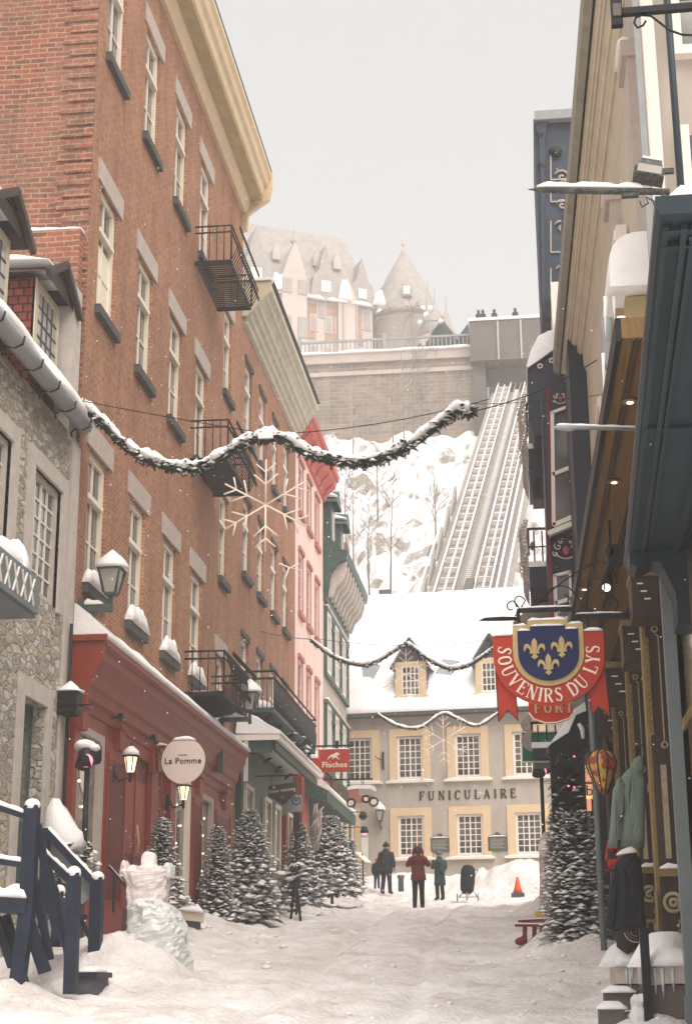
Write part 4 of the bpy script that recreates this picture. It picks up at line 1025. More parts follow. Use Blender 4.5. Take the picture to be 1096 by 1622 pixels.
w = MB(); w.box((XL+.003,q.y-.06,q.z-.25),(q.x+.02,q.y+.06,q.z-.13)).box((XL+.003,q.y-.1,q.z-.6),(XL+.1,q.y+.1,q.z-.05)).bar((XL+.1,q.y,q.z-.5),(XL+.3,q.y,q.z-.24),.05); w.build('bracket', M['verdigris'], t)
w = MB(); w.heap((XL+.05,q.y,q.z-.13),(q.x-.12,q.y,q.z-.13),.16,.1,2); w.build('bracket_snow', M['snow'], t)
q = P(396, 1130, X=XL+1.0)
t = thing('wall_lantern', 'smaller verdigris lantern standing before the long iron balcony', 'lantern', (XL, q.y, q.z-.1))
lantern_head(t, (q.x, q.y, q.z+.04), .24, .60)
w = MB(); w.box((XL+.36,q.y-.05,q.z-.18),(q.x+.02,q.y+.05,q.z-.08)).box((XL+.30,q.y-.07,q.z-1.3),(XL+.42,q.y+.07,q.z-.1)).box((XL+.003,q.y-.05,q.z-1.3),(XL+.36,q.y+.05,q.z-1.2)); w.build('bracket', M['verdigris'], t)
w = MB(); w.heap((XL+.36,q.y,q.z-.08),(q.x-.12,q.y,q.z-.08),.14,.08,2); w.build('bracket_snow', M['snow'], t)
for (px, py), lab in (((207,1222),'small lit black lantern between the red shop doors'),((291,1266),'small lit black lantern just below the round white sign')):
    q = P(px, py, X=XS+.34)
    t = thing('shop_lantern', lab, 'lantern', (XS, q.y, q.z-.1), 0, 'lit lanterns on the red shopfront')
    w = MB(); w.lathe([(.04,-.015),(.07,0),(.11,.22),(.115,.24)], tuple(q), 8, True); g_ = w.build('lantern_glass', M['lamp_glass'], t)
    w = MB(); w.lathe([(.15,.24),(.16,.27),(.11,.35),(.04,.4),(.025,.45),(.005,.49)], tuple(q), 10).tube([(q.x,q.y,q.z-.18),(q.x,q.y,q.z)], .03)
    for k in range(6):
        a = k*math.pi/3; w.tube([(q.x+.075*math.cos(a),q.y+.075*math.sin(a),q.z),(q.x+.12*math.cos(a),q.y+.12*math.sin(a),q.z+.24)], .009, 4)
    w.tube([(q.x,q.y,q.z-.1),(q.x-.2,q.y,q.z-.16),(XS+.06,q.y,q.z-.02)], .02).box((XS+.001,q.y-.05,q.z-.18),(XS+.07,q.y+.05,q.z+.1)); w.build('lantern_frame', M['black'], t)
    w = MB(); w.lathe([(.162,.27),(.13,.35),(.05,.42),(.01,.44)], tuple(q), 10); w.build('snow', M['snow'], t)
# round La Pomme sign
def text_mesh(s, size, depth, parent, m, loc, rot, name='lettering', align='CENTER', off=0.0, space=1.0):
    cu = bpy.data.curves.new('t', 'FONT'); cu.body = s; cu.size = size; cu.extrude = depth; cu.align_x = align; cu.align_y = 'CENTER'; cu.offset = off; cu.space_character = space
    cu.resolution_u = 3
    to = bpy.data.objects.new('t', cu); C.objects.link(to)
    bpy.context.view_layer.update()
    me = bpy.data.meshes.new_from_object(to.evaluated_get(bpy.context.evaluated_depsgraph_get()))
    bpy.data.objects.remove(to); me.name = name
    me.materials.clear(); me.materials.append(m)
    o = bpy.data.objects.new(name, me); C.objects.link(o)
    off_ = Vector((0,0,0)); q = parent
    while q is not None: off_ += q.location; q = q.parent
    o.parent = parent; o.location = Vector(loc)-off_; o.rotation_euler = rot
    return o
q = P(291, 1205, Y=29.2)
t = thing('round_shop_sign', 'round cream hanging sign lettered La Pomme on the red shopfront', 'sign', (q.x, q.y, q.z))
w = MB(); w.prism([(.41*math.cos(a),.43*math.sin(a)) for a in [k*math.pi/24 for k in range(48)]], lambda a,b,d: (q.x+a,q.y+d,q.z+b), -.04, .04); w.build('disc', M['sign_white'], t)
text_mesh('La Pomme', .155, .004, t, M['ink'], (q.x,q.y-.045,q.z-.01), (R(90),0,0), off=.0015, space=1.08)
text_mesh('ATELIER', .04, .003, t, M['ink'], (q.x-.01,q.y-.045,q.z+.10), (R(90),0,0), space=1.2)
w = MB(); w.bar((XS,q.y+.05,q.z+.28),(q.x,q.y+.05,q.z+.28),.05).bar((XS,q.y+.05,q.z+.05),(q.x-.3,q.y+.05,q.z+.05),.035); w.box((XS-.02,q.y-.1,q.z-.2),(XS+.08,q.y+.2,q.z+.25)); w.build('bracket', M['red'], t)
w = MB(); w.heap((q.x-.22,q.y,q.z+.385),(q.x+.22,q.y,q.z+.385),.1,.07,1).heap((XS+.1,q.y+.05,q.z+.305),(q.x-.33,q.y+.05,q.z+.305),.09,.05,2); w.build('snow', M['snow'], t)

# loudspeaker-like black box sign at the corner
q = P(112, 1112, Y=23.6); 
t = thing('wall_box', 'black metal box with a snow hat at the corner of the stone house', 'box', (q.x, q.y, q.z))
w = MB(); w.box((q.x-.17,q.y-.15,q.z-.21),(q.x+.15,q.y+.15,q.z+.15))
for i in range(3): w.box((q.x-.17,q.y-.165,q.z-.17+i*.1),(q.x+.15,q.y-.15,q.z-.13+i*.1))
w.build('housing', M['black'], t)
w = MB(); w.lathe([(.235,.15),(.23,.17),(.15,.2),(.12,.24),(.05,.30),(.01,.33)], (q.x-.01,q.y,q.z), 12); w.build('snow', M['snow'], t)
w = MB(); w.tube([(q.x+.15,q.y,q.z-.05),(q.x+.35,q.y,q.z-.05)], .012, 4).tube([(XL+.08,23.75,1.6),(XL+.08,23.75,7.1)], .03, 5).tube([(q.x-.1,q.y+.1,q.z),(XL+.05,23.75,q.z)], .03, 5); w.build('bracket', M['black'], t)

# spotlight posts
def spot_post(loc, h, label, lens='redspot', snow=True, r=.18, facing=-1):
    x, y, z = loc
    t = thing('spotlight_post', label, 'lamp post', loc)
    w = MB(); w.tube([(x,y,z),(x,y,z+h)], .042, 8).lathe([(.1,0),(.1,.05),(.05,.12)], (x,y,z), 8); w.build('post', M['black'], t)
    w = MB()
    for k in range(3):
        a = k*2.1+.4; w.tube([(x+r*.62*math.cos(a),y+r*.62*math.sin(a)-.05,z+h-.02+.1*(k==0)),(x+r*.5*math.cos(a),y+r*.5*math.sin(a)+.1,z+h+.3)], [.11,.09], 8)
    w.ball((x,y,z+h+.16), (.16,.14,.14), 8, 5); w.build('spot_housing', M['black'], t)
    w = MB(); w.tube([(x+.02,y-.13,z+h+.06),(x+.02,y-.155,z+h+.055)], .1, 10); w.build('lens', M[lens], t)
    if snow:
        w = MB(); w.ball((x-.05,y,z+h+.3), (.17,.15,.09), 10, 6, .06).ball((x+.1,y-.04,z+h+.26), (.1,.09,.06), 8, 5, .1); w.build('snow', M['snow'], t)
    return t
q = P(139, 1213, Y=22.8); zb_ = gz(q.x, 22.8)
spot_post((q.x, 22.8, zb_), q.z-zb_, 'black post with a cluster of snowy red spotlights before the red shop')
q = P(857, 1227, Y=36); zb_ = gz(q.x, 36)
spot_post((q.x, 36, zb_), q.z-zb_, 'black post with pink lit spotlights in front of the yellow-framed windows', r=.2)

# ================================================================ shops under B, C, D
BS = thing('green_shopfront', 'dark green shopfront with cream door frames under a snowy hipped canopy', 'shopfront', (XL, 38.5, 3.2))
w = MB(); w.box((XL+.003,38.42,2.6),(XL+.14,47.6,8.0)); w.build('wall', M['dark_green'], BS)
for y0, y1 in ((38.75,39.7),(41.6,42.5),(43.3,44.1),(45.6,46.5)):
    w = MB(); w.box((XL+.16,y0,3.3),(XL+.18,y1,6.3)); g_ = w.build('shop_window', M['glass_warm'] if y0 > 40 else M['glass'], BS)
    w = MB(); w.box((XL+.15,y0-.1,3.2),(XL+.23,y0,6.4)).box((XL+.15,y1,3.2),(XL+.23,y1+.1,6.4)).box((XL+.15,y0,6.3),(XL+.23,y1,6.4)).box((XL+.181,y0,4.9),(XL+.22,y1,4.96)); w.build('frame', M['cream'], g_)
w = MB(); w.box((XL+.143,47.0,3.2),(XL+.4,47.5,7.6)).box((XL+.143,44.6,3.2),(XL+.3,45.0,6.2)); w.build('red_post', M['red'], BS)
# canopy: hipped roof with white gutter, warm wooden ceiling
w = MB(); y0, y1, xo = 37.6, 45.2, XL+1.12
w.quad((XL+.15,y0,7.62),(xo,y0,7.3),(xo,y1,7.3),(XL+.15,y1,7.62)).quad((XL+.15,y0,7.9),(XL+.15,y1,7.9),(xo-.05,y1,7.42),(xo-.05,y0,7.42)); w.build('canopy', M['wood_soffit'], BS)
w = MB(); w.box((XL+.15,y0-.08,7.28),(xo+.1,y0,7.42)).box((xo,y0,7.28),(xo+.1,y1,7.42)).box((XL+.35,y0-.05,6.3),(XL+.45,y0,7.28)); w.build('gutter', M['white'], BS)
w = MB(); w.box((XL+.16,y0+.01,7.0),(xo-.1,y0+.12,7.28)).box((xo-.12,y0+.12,7.08),(xo-.02,y1,7.28)); w.build('fascia', M['dark_green'], BS)
w = MB(); w.loft([[(XL+.15,y,7.45),(XL+.2,y,8.03+.05*math.sin(y*3)),(XL+.6,y,7.88+.04*math.sin(y*5)),(xo-.1,y,7.62),(xo+.12,y,7.5),(xo+.12,y,7.42)] for y in [y0-.1+i*.4 for i in range(20)]]); w.build('canopy_snow', M['snow'], BS)
for i, (px, py) in enumerate([(475,1217),(482,1221),(493,1222)]):
    q = P(px, py, X=xo-.2); w = MB(); w.ball(tuple(q), .07, 8, 6); w.build('ceiling_lamp', M['spot'], BS)
# evergreen bough bundle over the door
def bough(mbg, mbs, p, d, L, rs, wdt=.5, snow=.6, needles=12):
    """one flat fir spray from p along d with snow lying on it"""
    d = Vector(d).normalized(); side = d.cross(Vector((0,0,1)))
    side = side.normalized() if side.length > .01 else Vector((1,0,0)); upv = side.cross(d)
    for k in range(needles):
        f = (k+.5)/needles; c = p+d*L*f
        for s in (-1, 1):
            ln = L*wdt*(1-f*.75)*rs.uniform(.7,1.2); e = c+(side*s+d*.9).normalized()*ln+Vector((0,0,rs.uniform(-.12,.04)*ln))
            wv = d*(L*.05+.008)
            n = len(mbg.v); mbg.v += [tuple(c-wv), tuple(c+wv), tuple(e)]; mbg.f.append((n,n+1,n+2)); mbg.sm.append(False)
    n = len(mbg.v); mbg.v += [tuple(p-side*.012), tuple(p+side*.012), tuple(p+d*L*1.1)]; mbg.f.append((n,n+1,n+2)); mbg.sm.append(False)
    if rs.random() < snow:
        a = p+d*L*rs.uniform(.25,.5); b = p+d*L*rs.uniform(.8,1.05); w_ = L*rs.uniform(.28,.52)
        n = len(mbs.v); m_ = (a+b)/2+upv*.0
        up = Vector((0,0,1)); ht_ = w_*rs.uniform(.35,.6)
        pts = [a, m_-side*w_+d*0, b, m_+side*w_]
        mbs.v += [tuple(q+up*.008) for q in pts]+[tuple(lerp(a,m_,.45)+up*ht_), tuple(lerp(b,m_,.45)+up*ht_*.9)]
        for f in ((0,1,4),(1,5,4),(1,2,5),(2,3,5),(3,4,5),(3,0,4),(0,3,2,1)): mbs.f.append(tuple(n+i for i in f)); mbs.sm.append(len(f) == 3)
def fir_tree(name, loc, h, r, label, seed, dens=1.0, parent_group='snowy fir trees lining the street', snowy=.95, fat=.8):
    rs = random.Random(seed); t = thing(name, label, 'tree', loc, 0, parent_group); L = Vector(loc)
    gmb, smb, tmb = MB(), MB(), MB()
    tmb.tube([L+Vector((0,0,-.2)), L+Vector((0,0,h*.95))], [.05, .012], 6)
    n = int(1150*dens*max(.6, r/.6)); smb_core = [[(L.x+(r*((1-f_)**fat)*.62+.01)*math.cos(k_*math.pi/5)*(1+.25*noise.noise(Vector((k_*2.1,f_*7,seed)))), L.y+(r*((1-f_)**fat)*.62+.01)*math.sin(k_*math.pi/5), L.z+h*(.05+.9*f_)) for k_ in range(10)] for f_ in [i_/10 for i_ in range(11)]]
    gmb.loft(smb_core, smooth=False)
    for i in range(n):
        f = (i+.5)/n; f = f**1.25; z = h*(.05+.93*f)
        rad = r*((1-f)**fat)*(.82+.36*rs.random())+.03
        a = i*2.39996+rs.uniform(-.3,.3)
        q = rs.uniform(.35,.85); p = L+Vector((math.cos(a)*rad*q, math.sin(a)*rad*q, z))
        d = Vector((math.cos(a), math.sin(a), rs.uniform(-.45,.15)+.5*f*f)).normalized()
        bough(gmb, smb, p, d, max(.12, rad*rs.uniform(.35,.6)), rs, .55, snowy, 7)
    for i in range(4): bough(gmb, smb, L+Vector((0,0,h*.9)), Vector((rs.uniform(-.3,.3),rs.uniform(-.3,.3),1)), h*.1, rs, .25, .3, 8)
    tmb.build('trunk', M['bark'], t); c_ = gmb.build('crown', M['needle'], t); smb.build('snow', M['snow'], c_)
    return t
def tree_at(px, py_base, py_top, Y, r_px, label, seed, X=None, **k):
    q = P(px, py_base, Y=Y); top = P(px, py_top, Y=Y); sc = (P(px+10,py_base,Y=Y)-q).length/10
    zb = min(q.z, gz(q.x, Y)+.3) if False else q.z
    return fir_tree('fir_tree', (q.x, Y, zb-.1), top.z-zb+.1, r_px*sc, label, seed, **k)
tree_at(254, 1432, 1297, 27.6, 37, 'snowy fir right behind the ice sculpture', 11)
tree_at(343, 1458, 1310, 33.5, 29, 'narrow snowy fir before the right end of the red shopfront', 12, dens=1.1, fat=.55)
tree_at(394, 1455, 1282, 35.5, 42, 'tallest fat snowy fir on the left, beside the dark shop door', 13, dens=1.3, fat=.5)
tree_at(474, 1432, 1303, 41.5, 32, 'snowy fir below the no-parking sign', 14, fat=.55)
tree_at(526, 1415, 1292, 46.5, 37, 'broad snowy fir just left of the toy car sign', 15, dens=1.2, fat=.5)
tree_at(556, 1402, 1330, 53, 19, 'small snowy fir beside the doorway of the yellow-trimmed house', 16, dens=.7, fat=.6)
q = P(440, 1395, Y=39.5)
# low spreading bush in a pot beside it, bough bundle over door
rs = random.Random(5); t = thing('evergreen_planter', 'spreading fir boughs in a tall dark stand in front of the dark shop', 'planter', (q.x, q.y, gz(q.x,q.y)))
gm, sm = MB(), MB()
c0 = P(468, 1385, Y=38.5)
for i in range(80):
    a = rs.uniform(0,6.28); d = Vector((math.cos(a), math.sin(a)*.7, rs.uniform(-.5,.5))); bough(gm, sm, c0+Vector((rs.uniform(-.15,.15),rs.uniform(-.1,.1),rs.uniform(-.1,.1))), d, rs.uniform(.3,.55), rs, .4, .6, 9)
b_ = gm.build('boughs', M['needle'], t); sm.build('snow', M['snow'], b_)
w = MB(); zg = gz(c0.x, 38.5)-.1; w.tube([(c0.x-.12,38.5,zg),(c0.x,38.5,c0.z)], .035).tube([(c0.x+.14,38.5,zg),(c0.x,38.5,c0.z)], .035).lathe([(.10,0),(.16,.25)], (c0.x,38.5,c0.z-.3), 8); w.build('stand', M['black'], t)
c1 = P(465, 1180, Y=42); gm, sm = MB(), MB()
t = thing('bough_bundle', 'snowy bundle of dark evergreen boughs under the canopy over the raccoon sign', 'decoration', (c1.x, 42, c1.z))
for i in range(110):
    a = rs.uniform(0,6.28); p = c1+Vector((rs.uniform(-.35,.35), rs.uniform(-.4,.4), rs.uniform(-.2,.2))); bough(gm, sm, p, Vector((math.cos(a),math.sin(a),rs.uniform(-.9,.1))), rs.uniform(.2,.4), rs, .4, .25, 8)
b_ = gm.build('boughs', M['needle'], t); sm.build('snow', M['snow'], b_)
# dark hanging sign: le blanc raccoon
q = P(448, 1255, Y=40)
t = thing('hanging_sign', 'dark shield-shaped hanging sign lettered in cream under the evergreen boughs', 'sign', tuple(q))
w = MB(); w.prism([(-.36,.16),(.36,.26),(.36,-.02),(.16,-.2),(0,-.34),(-.16,-.22),(-.36,-.1)], lambda a,b,d: (q.x+a,40+d,q.z+b), -.03, .03); w.build('board', M['brown'], t)
text_mesh('le', .12, .004, t, M['letter'], (q.x-.22,39.965,q.z+.13), (R(90),0,0))
text_mesh('blanc raccoon', .118, .004, t, M['letter'], (q.x+.0,39.965,q.z+.05), (R(90),R(-7),0))
text_mesh('+', .16, .004, t, M['gold_bright'], (q.x,39.965,q.z-.14), (R(90),0,0))
w = MB(); w.bar((XL+.2,40,q.z+.42),(q.x+.4,40,q.z+.42),.03).tube([(q.x-.3,40,q.z+.18),(q.x-.3,40,q.z+.42)], .01,4).tube([(q.x+.3,40,q.z+.25),(q.x+.3,40,q.z+.42)], .01,4); w.build('bracket', M['black'], t)
# no parking sign on a post
q = P(470, 1272, Y=40.5)
t = thing('parking_sign', 'small white no-parking sign on a dark post before the dark shop', 'sign', tuple(q))
w = MB(); w.box((q.x-.15,40.47,q.z-.22),(q.x+.15,40.49,q.z+.2)); w.build('plate', M['grey'], t)
w = MB(); w.tube([(q.x+.1*math.cos(a),40.46,q.z+.06+.1*math.sin(a)) for a in [k*math.pi/8 for k in range(17)]], .012, 5); w.build('ring', M['ink'], t)
text_mesh('P', .13, .003, t, M['ink'], (q.x,40.465,q.z+.06), (R(90),0,0))
w = MB(); w.tube([(q.x,40.53,gz(q.x,40.5)-.2),(q.x,40.53,q.z+.2)], .03).box((q.x-.08,40.45,q.z-.7),(q.x+.08,40.47,q.z-.25)); w.build('post', M['black'], t)
# red Fluchos sign with leaping animal
q = P(529, 1205, Y=48.6)
t = thing('hanging_sign', 'square red hanging sign lettered Fluchos with a white running animal', 'sign', tuple(q))
w = MB(); w.box((q.x-.48,48.57,q.z-.35),(q.x+.48,48.63,q.z+.35)); w.build('board', M['sign_red'], t)
text_mesh('Fluchos', .235, .004, t, M['letter'], (q.x+.02,48.565,q.z-.13), (R(90),0,0), off=.006, space=1.1)
w = MB(); an = [(-.20,-.0),(-.17,.06),(-.10,.12),(.0,.16),(.08,.2),(.14,.19),(.19,.13),(.15,.115),(.10,.12),(.12,.04),(.19,.0),(.16,-.02),(.08,.03),(.03,.055),(-.02,.0),(-.06,-.01),(-.03,.06),(-.10,.07),(-.14,.03),(-.18,-.02)]
w.prism(an, lambda a,b,d: (q.x+a,48.565+d,q.z+.05+b), -.004, .003); w.build('animal_emblem', M['letter'], t)
w = MB(); w.bar((XL+.1,48.6,q.z+.46),(q.x+.62,48.6,q.z+.46),.05)
for a in (-.35,.35): w.tube([(q.x+a,48.6,q.z+.35),(q.x+a,48.6,q.z+.46)], .012, 4)
w.obox((q.x+.1,48.6,q.z+.5),(.1,.1,.22)); w.build('bracket', M['black'], t)
w = MB(); w.heap((q.x-.48,48.6,q.z+.35),(q.x+.48,48.6,q.z+.35),.07,.05,2); w.build('snow', M['snow'], t)
# toy car sign
q = P(573, 1262, Y=50)
t = thing('car_shaped_sign', 'hanging sign in the shape of a vintage car with three spoked wheels', 'sign', tuple(q))
w = MB(); w.prism([(-.42,-.12),(-.42,.22),(-.1,.24),(-.08,.02),(.1,.05),(.38,.03),(.42,-.08),(.36,-.16),(-.3,-.2)], lambda a,b,d: (q.x+a,50+d,q.z+b), -.05, .05); w.build('body', M['pink_red'], t)
w = MB(); w.prism([(-.46,.22),(-.44,.3),(-.3,.36),(.3,.36),(.42,.3),(.46,.16),(.38,.18),(.3,.24),(-.08,.25)], lambda a,b,d: (q.x+a,50+d,q.z+b), -.07, .07); w.build('snow', M['snow'], t)
for a, b_, rr_ in ((-.33,-.19,.13),(.38,-.17,.135),(.14,-.08,.11)):
    w = MB(); w.tube([(q.x+a+rr_*math.cos(k*math.pi/8),49.93,q.z+b_+rr_*math.sin(k*math.pi/8)) for k in range(17)], .026, 5); wo_ = w.build('wheel', M['ink'], t)
    w = MB(); w.tube([(q.x+a,49.95,q.z+b_),(q.x+a,49.92,q.z+b_)], rr_*.62, 10); w.build('hub', M['letter'], wo_)
w = MB(); w.bar((XL+.1,50,q.z+.55),(q.x+.35,50,q.z+.55),.05).bar((XL+1.0,50,q.z+1.0),(q.x+.1,50,q.z+.58),.015).tube([(q.x,50,q.z+.3),(q.x,50,q.z+.75)], .012, 4).tube([(q.x+.06,50,q.z+.3),(q.x+.06,50,q.z+.75)], .012, 4); w.build('bracket', M['black'], t)
# red and dark shop fronts of C and D
CS = thing('red_corner_shop', 'red painted shopfront at the foot of the pale pink house', 'shopfront', (XL, 48, 4))
w = MB(); w.box((XL+.003,48.15,3.4),(XL+.25,49.4,8.4)).box((XL+.003,49.4,7.4),(XL+.25,54.8,8.3)); w.build('wall', M['sign_red'], CS)
w = MB(); w.box((XL+.1,49.4,3.4),(XL+.15,54.8,7.4)); w.build('shop_window', M['glass'], CS)
w = MB()
for y in (49.5,50.8,52.1,53.4,54.6): w.box((XL+.15,y,3.4),(XL+.24,y+.14,7.4))
w.box((XL+.15,49.5,5.6),(XL+.22,54.6,5.7)); w.build('frame', M['grey'], CS)
w = MB(); w.box((XL+.26,48.2,8.0),(XL+.7,48.9,8.3)); cu_ = w.build('red_corner_box', M['sign_red'], CS); w = MB(); w.heap((XL+.5,48.2,8.3),(XL+.5,48.95,8.3),.4,.35,2); w.build('snow', M['snow'], cu_)
DS = thing('awning', 'short dark slate awning edged with snow beside the red sign', 'awning', (XL, 51, 7))
q0 = P(512, 1238, Y=48.5)
w = MB(); w.prism([(XL+.26,q0.z+.1),(XL+.95,q0.z-.25),(XL+.95,q0.z-.6),(XL+.26,q0.z-.4)], lambda a,b,d: (a,d,b), 48.6, 56.5); w.build('canvas', M['dark_green'], DS)
w = MB(); w.loft([[(XL+.26,y,q0.z+.1),(XL+.3,y,q0.z+.42),(XL+.6,y,q0.z+.2+.06*math.sin(y*4)),(XL+.97,y,q0.z-.08),(XL+.99,y,q0.z-.26)] for y in [48.6+i*.5 for i in range(17)]]); w.build('snow', M['snow'], DS)
D2 = thing('corner_shop', 'dark wooden shopfront at the foot of the bay-windowed house', 'shopfront', (XL, 55.5, 4.5))
w = MB(); w.box((XL+.003,55.0,4.2),(XL+.3,62.0,8.6)); w.build('wall', M['brown'], D2)
for i in range(4):
    w = MB(); w.box((XL+.301,55.3+i*1.7,5.2),(XL+.32,56.6+i*1.7,7.6)); g_ = w.build('shop_window', M['glass_warm'], D2)
    w = MB(); w.box((XL+.32,55.9+i*1.7,5.2),(XL+.35,55.98+i*1.7,7.6)).box((XL+.32,55.3+i*1.7,6.4),(XL+.35,56.6+i*1.7,6.46)); w.build('frame', M['cream'], g_)
# wooden carved post figure by the red shop
for px, py, Y, lab in ((500,1300,45.5,'weathered carved branch ornament hanging on the red post'),):
    q = P(px, py, Y=Y); rs = random.Random(3); w = MB()
    for i in range(14): w.tube([q+Vector((rs.uniform(-.1,.1),0,rs.uniform(-.9,.2))), q+Vector((rs.uniform(-.25,.25),rs.uniform(-.1,.1),rs.uniform(-.5,.6)))], [.05,.02], 5)
    tag(w.build('branch_ornament', M['lintel']), lab, 'ornament')
# ================================================================ the house with the lettering at the end of the street
FA = R(-6.5); FO = Vector((-7.3, 62.7, 0)); FU = Vector((math.cos(FA), math.sin(FA), 0)); FN = Vector((FU.y, -FU.x, 0))
def fuz(px, py, out=0.0):
    d = ray(px, py); o = FO+FN*out; tt = (o-CAM).dot(FN)/d.dot(FN); q = CAM+d*tt
    return (q-o).dot(FU), q.z
FH = thing('funicular_house', 'long grey plaster house lettered FUNICULAIRE under a deep snowy roof', 'house', (FO.x, FO.y, 5.0), FA)
Lz = lambda z: z-5.0
cols = [(569,(1163,1235),None),(649,(1168,1233),(1293,1357)),(741,(1167,1232),(1292,1357)),(833,(1164,1229),(1290,1355))]
hol = []; FW = []
zU = (fuz(650,1235)[1]+.02, fuz(650,1166)[1]); zD = (fuz(652,1357)[1], fuz(652,1292)[1])
us = []
for cxp, up_, dn in cols:
    u = fuz(cxp, 1200)[0]; ud = fuz(cxp+3, 1325)[0]; us.append(u)
    for use, (a, b) in ((up_, zU), (dn, zD)):
        if use is None: continue
        uu = u; hol.append((uu-.52, Lz(a), uu+.52, Lz(b))); FW.append((uu, Lz(a), Lz(b)))
us2 = us[-1]+ (us[-1]-us[-2]); 
for (a, b) in (zU, zD): hol.append((us2-.52, Lz(a), us2+.52, Lz(b))); FW.append((us2, Lz(a), Lz(b)))
FL = 13.0; zE_ = fuz(700, 1127)[1]
hol = [(h[0]+.6, h[1]+1.2, h[2]+.6, h[3]+1.2) for h in hol]
w = MB(); wall_panel(w, (-.6,0,-1.2), (1,0,0), (0,-1,0), FL+.6, Lz(zE_)+1.2, hol, .2); w.quad((FL,0,-1.2),(FL,8,-1.2),(FL,8,Lz(zE_)),(FL,0,Lz(zE_))).quad((-.6,0,-1.2),(-.6,8,-1.2),(-.6,8,Lz(zE_)),(-.6,0,Lz(zE_)))
w.build('wall', M['plaster'], FH, loc=(0,0,0))
for u, a, b in FW:
    window(FH, Vector((u, 0, a))+Vector((FO.x, FO.y, 5.0)), 0.0, 1.04, b-a, frame='white', transom=None, cols=4, rows=6, rec=.1, fw=.1, bar=.035, surround=(.30,'ochre'))
    w = MB(); w.box((u-.95,-.16,a-.15),(u+.95,.02,a-.062)); w.build('sill', M['white'], FH, loc=(0,0,0))
    w = MB(); w.heap((u-.9,-.08,a-.062),(u+.9,-.08,a-.062),.15,.05,u); w.build('sill_snow', M['snow'], FH, loc=(0,0,0))
zr = fuz(690, 944)[1]; rd = 4.2; zrr = 1.6+(zr-1.6)*(62+rd)/62.0
w = MB(); w.quad((-.9,-.35,Lz(zE_)),(FL+.3,-.35,Lz(zE_)),(FL+.3,rd,Lz(zrr)),(-.9,rd,Lz(zrr))).quad((-.9,-.35,Lz(zE_)),(-.9,rd,Lz(zrr)),(-.9,8.6,Lz(zE_))).quad((-.9,rd,Lz(zrr)),(FL+.3,rd,Lz(zrr)),(FL+.3,8.6,Lz(zE_)),(-.9,8.6,Lz(zE_)))
w.build('roof', M['slate'], FH, loc=(0,0,0))
w = MB(); n_ = 60
def rs_(u, t):
    return (u, -.42+(rd+.42)*t, Lz(lerp(zE_, zrr, t))+.05+.16*(1 if t > .02 else .6)+.05*noise.noise(Vector((u*.9, t*5, 0)))+(.05*noise.noise(Vector((u*4, 9, t*9)))))
rows_ = [0, .02, .06, .12, .18, .25, .35, .5, .65, .8, 1.0]
for r_ in rows_:
    for i in range(n_+1): w.v.append(rs_(-.9+(FL+1.2)*i/n_, r_))
for j in range(len(rows_)-1):
    for i in range(n_):
        a = j*(n_+1)+i; w.f.append((a, a+1, a+n_+2, a+n_+1)); w.sm.append(True)
b0 = len(w.v)
for i in range(n_+1): w.v.append((-.9+(FL+1.2)*i/n_, -.40, Lz(zE_)-.01))
for i in range(n_): w.f.append((i+1, i, b0+i, b0+i+1)); w.sm.append(True)
w.build('roof_snow', M['snow'], FH, loc=(0,0,0))
w = MB(); w.box((-.9,-.5,Lz(zE_)-.16),(FL+.3,-.02,Lz(zE_)-.02)); w.build('gutter', M['slate'], FH, loc=(0,0,0))
w = MB()
for i, u in enumerate((1.2,3.6,6.0,8.2)): w.box((u-.2,rd-.8,Lz(zrr)-1),(u+.2,rd-.4,Lz(zrr)+.02))
# snow rails on the roof
m_ = MB(); zr1 = fuz(600,1103)[1]
for i in range(10):
    u = .2+i*1.05; m_.bar((u,.45,Lz(zE_)+.55),(u,.4,Lz(zE_)+1.15),.03,.03)
m_.bar((-.5,.4,Lz(zE_)+1.12),(FL,.4,Lz(zE_)+1.12),.03,.03).bar((-.5,.42,Lz(zE_)+.92),(FL,.42,Lz(zE_)+.92),.03,.03); m_.build('snow_guard', M['grey'], FH, loc=(0,0,0))
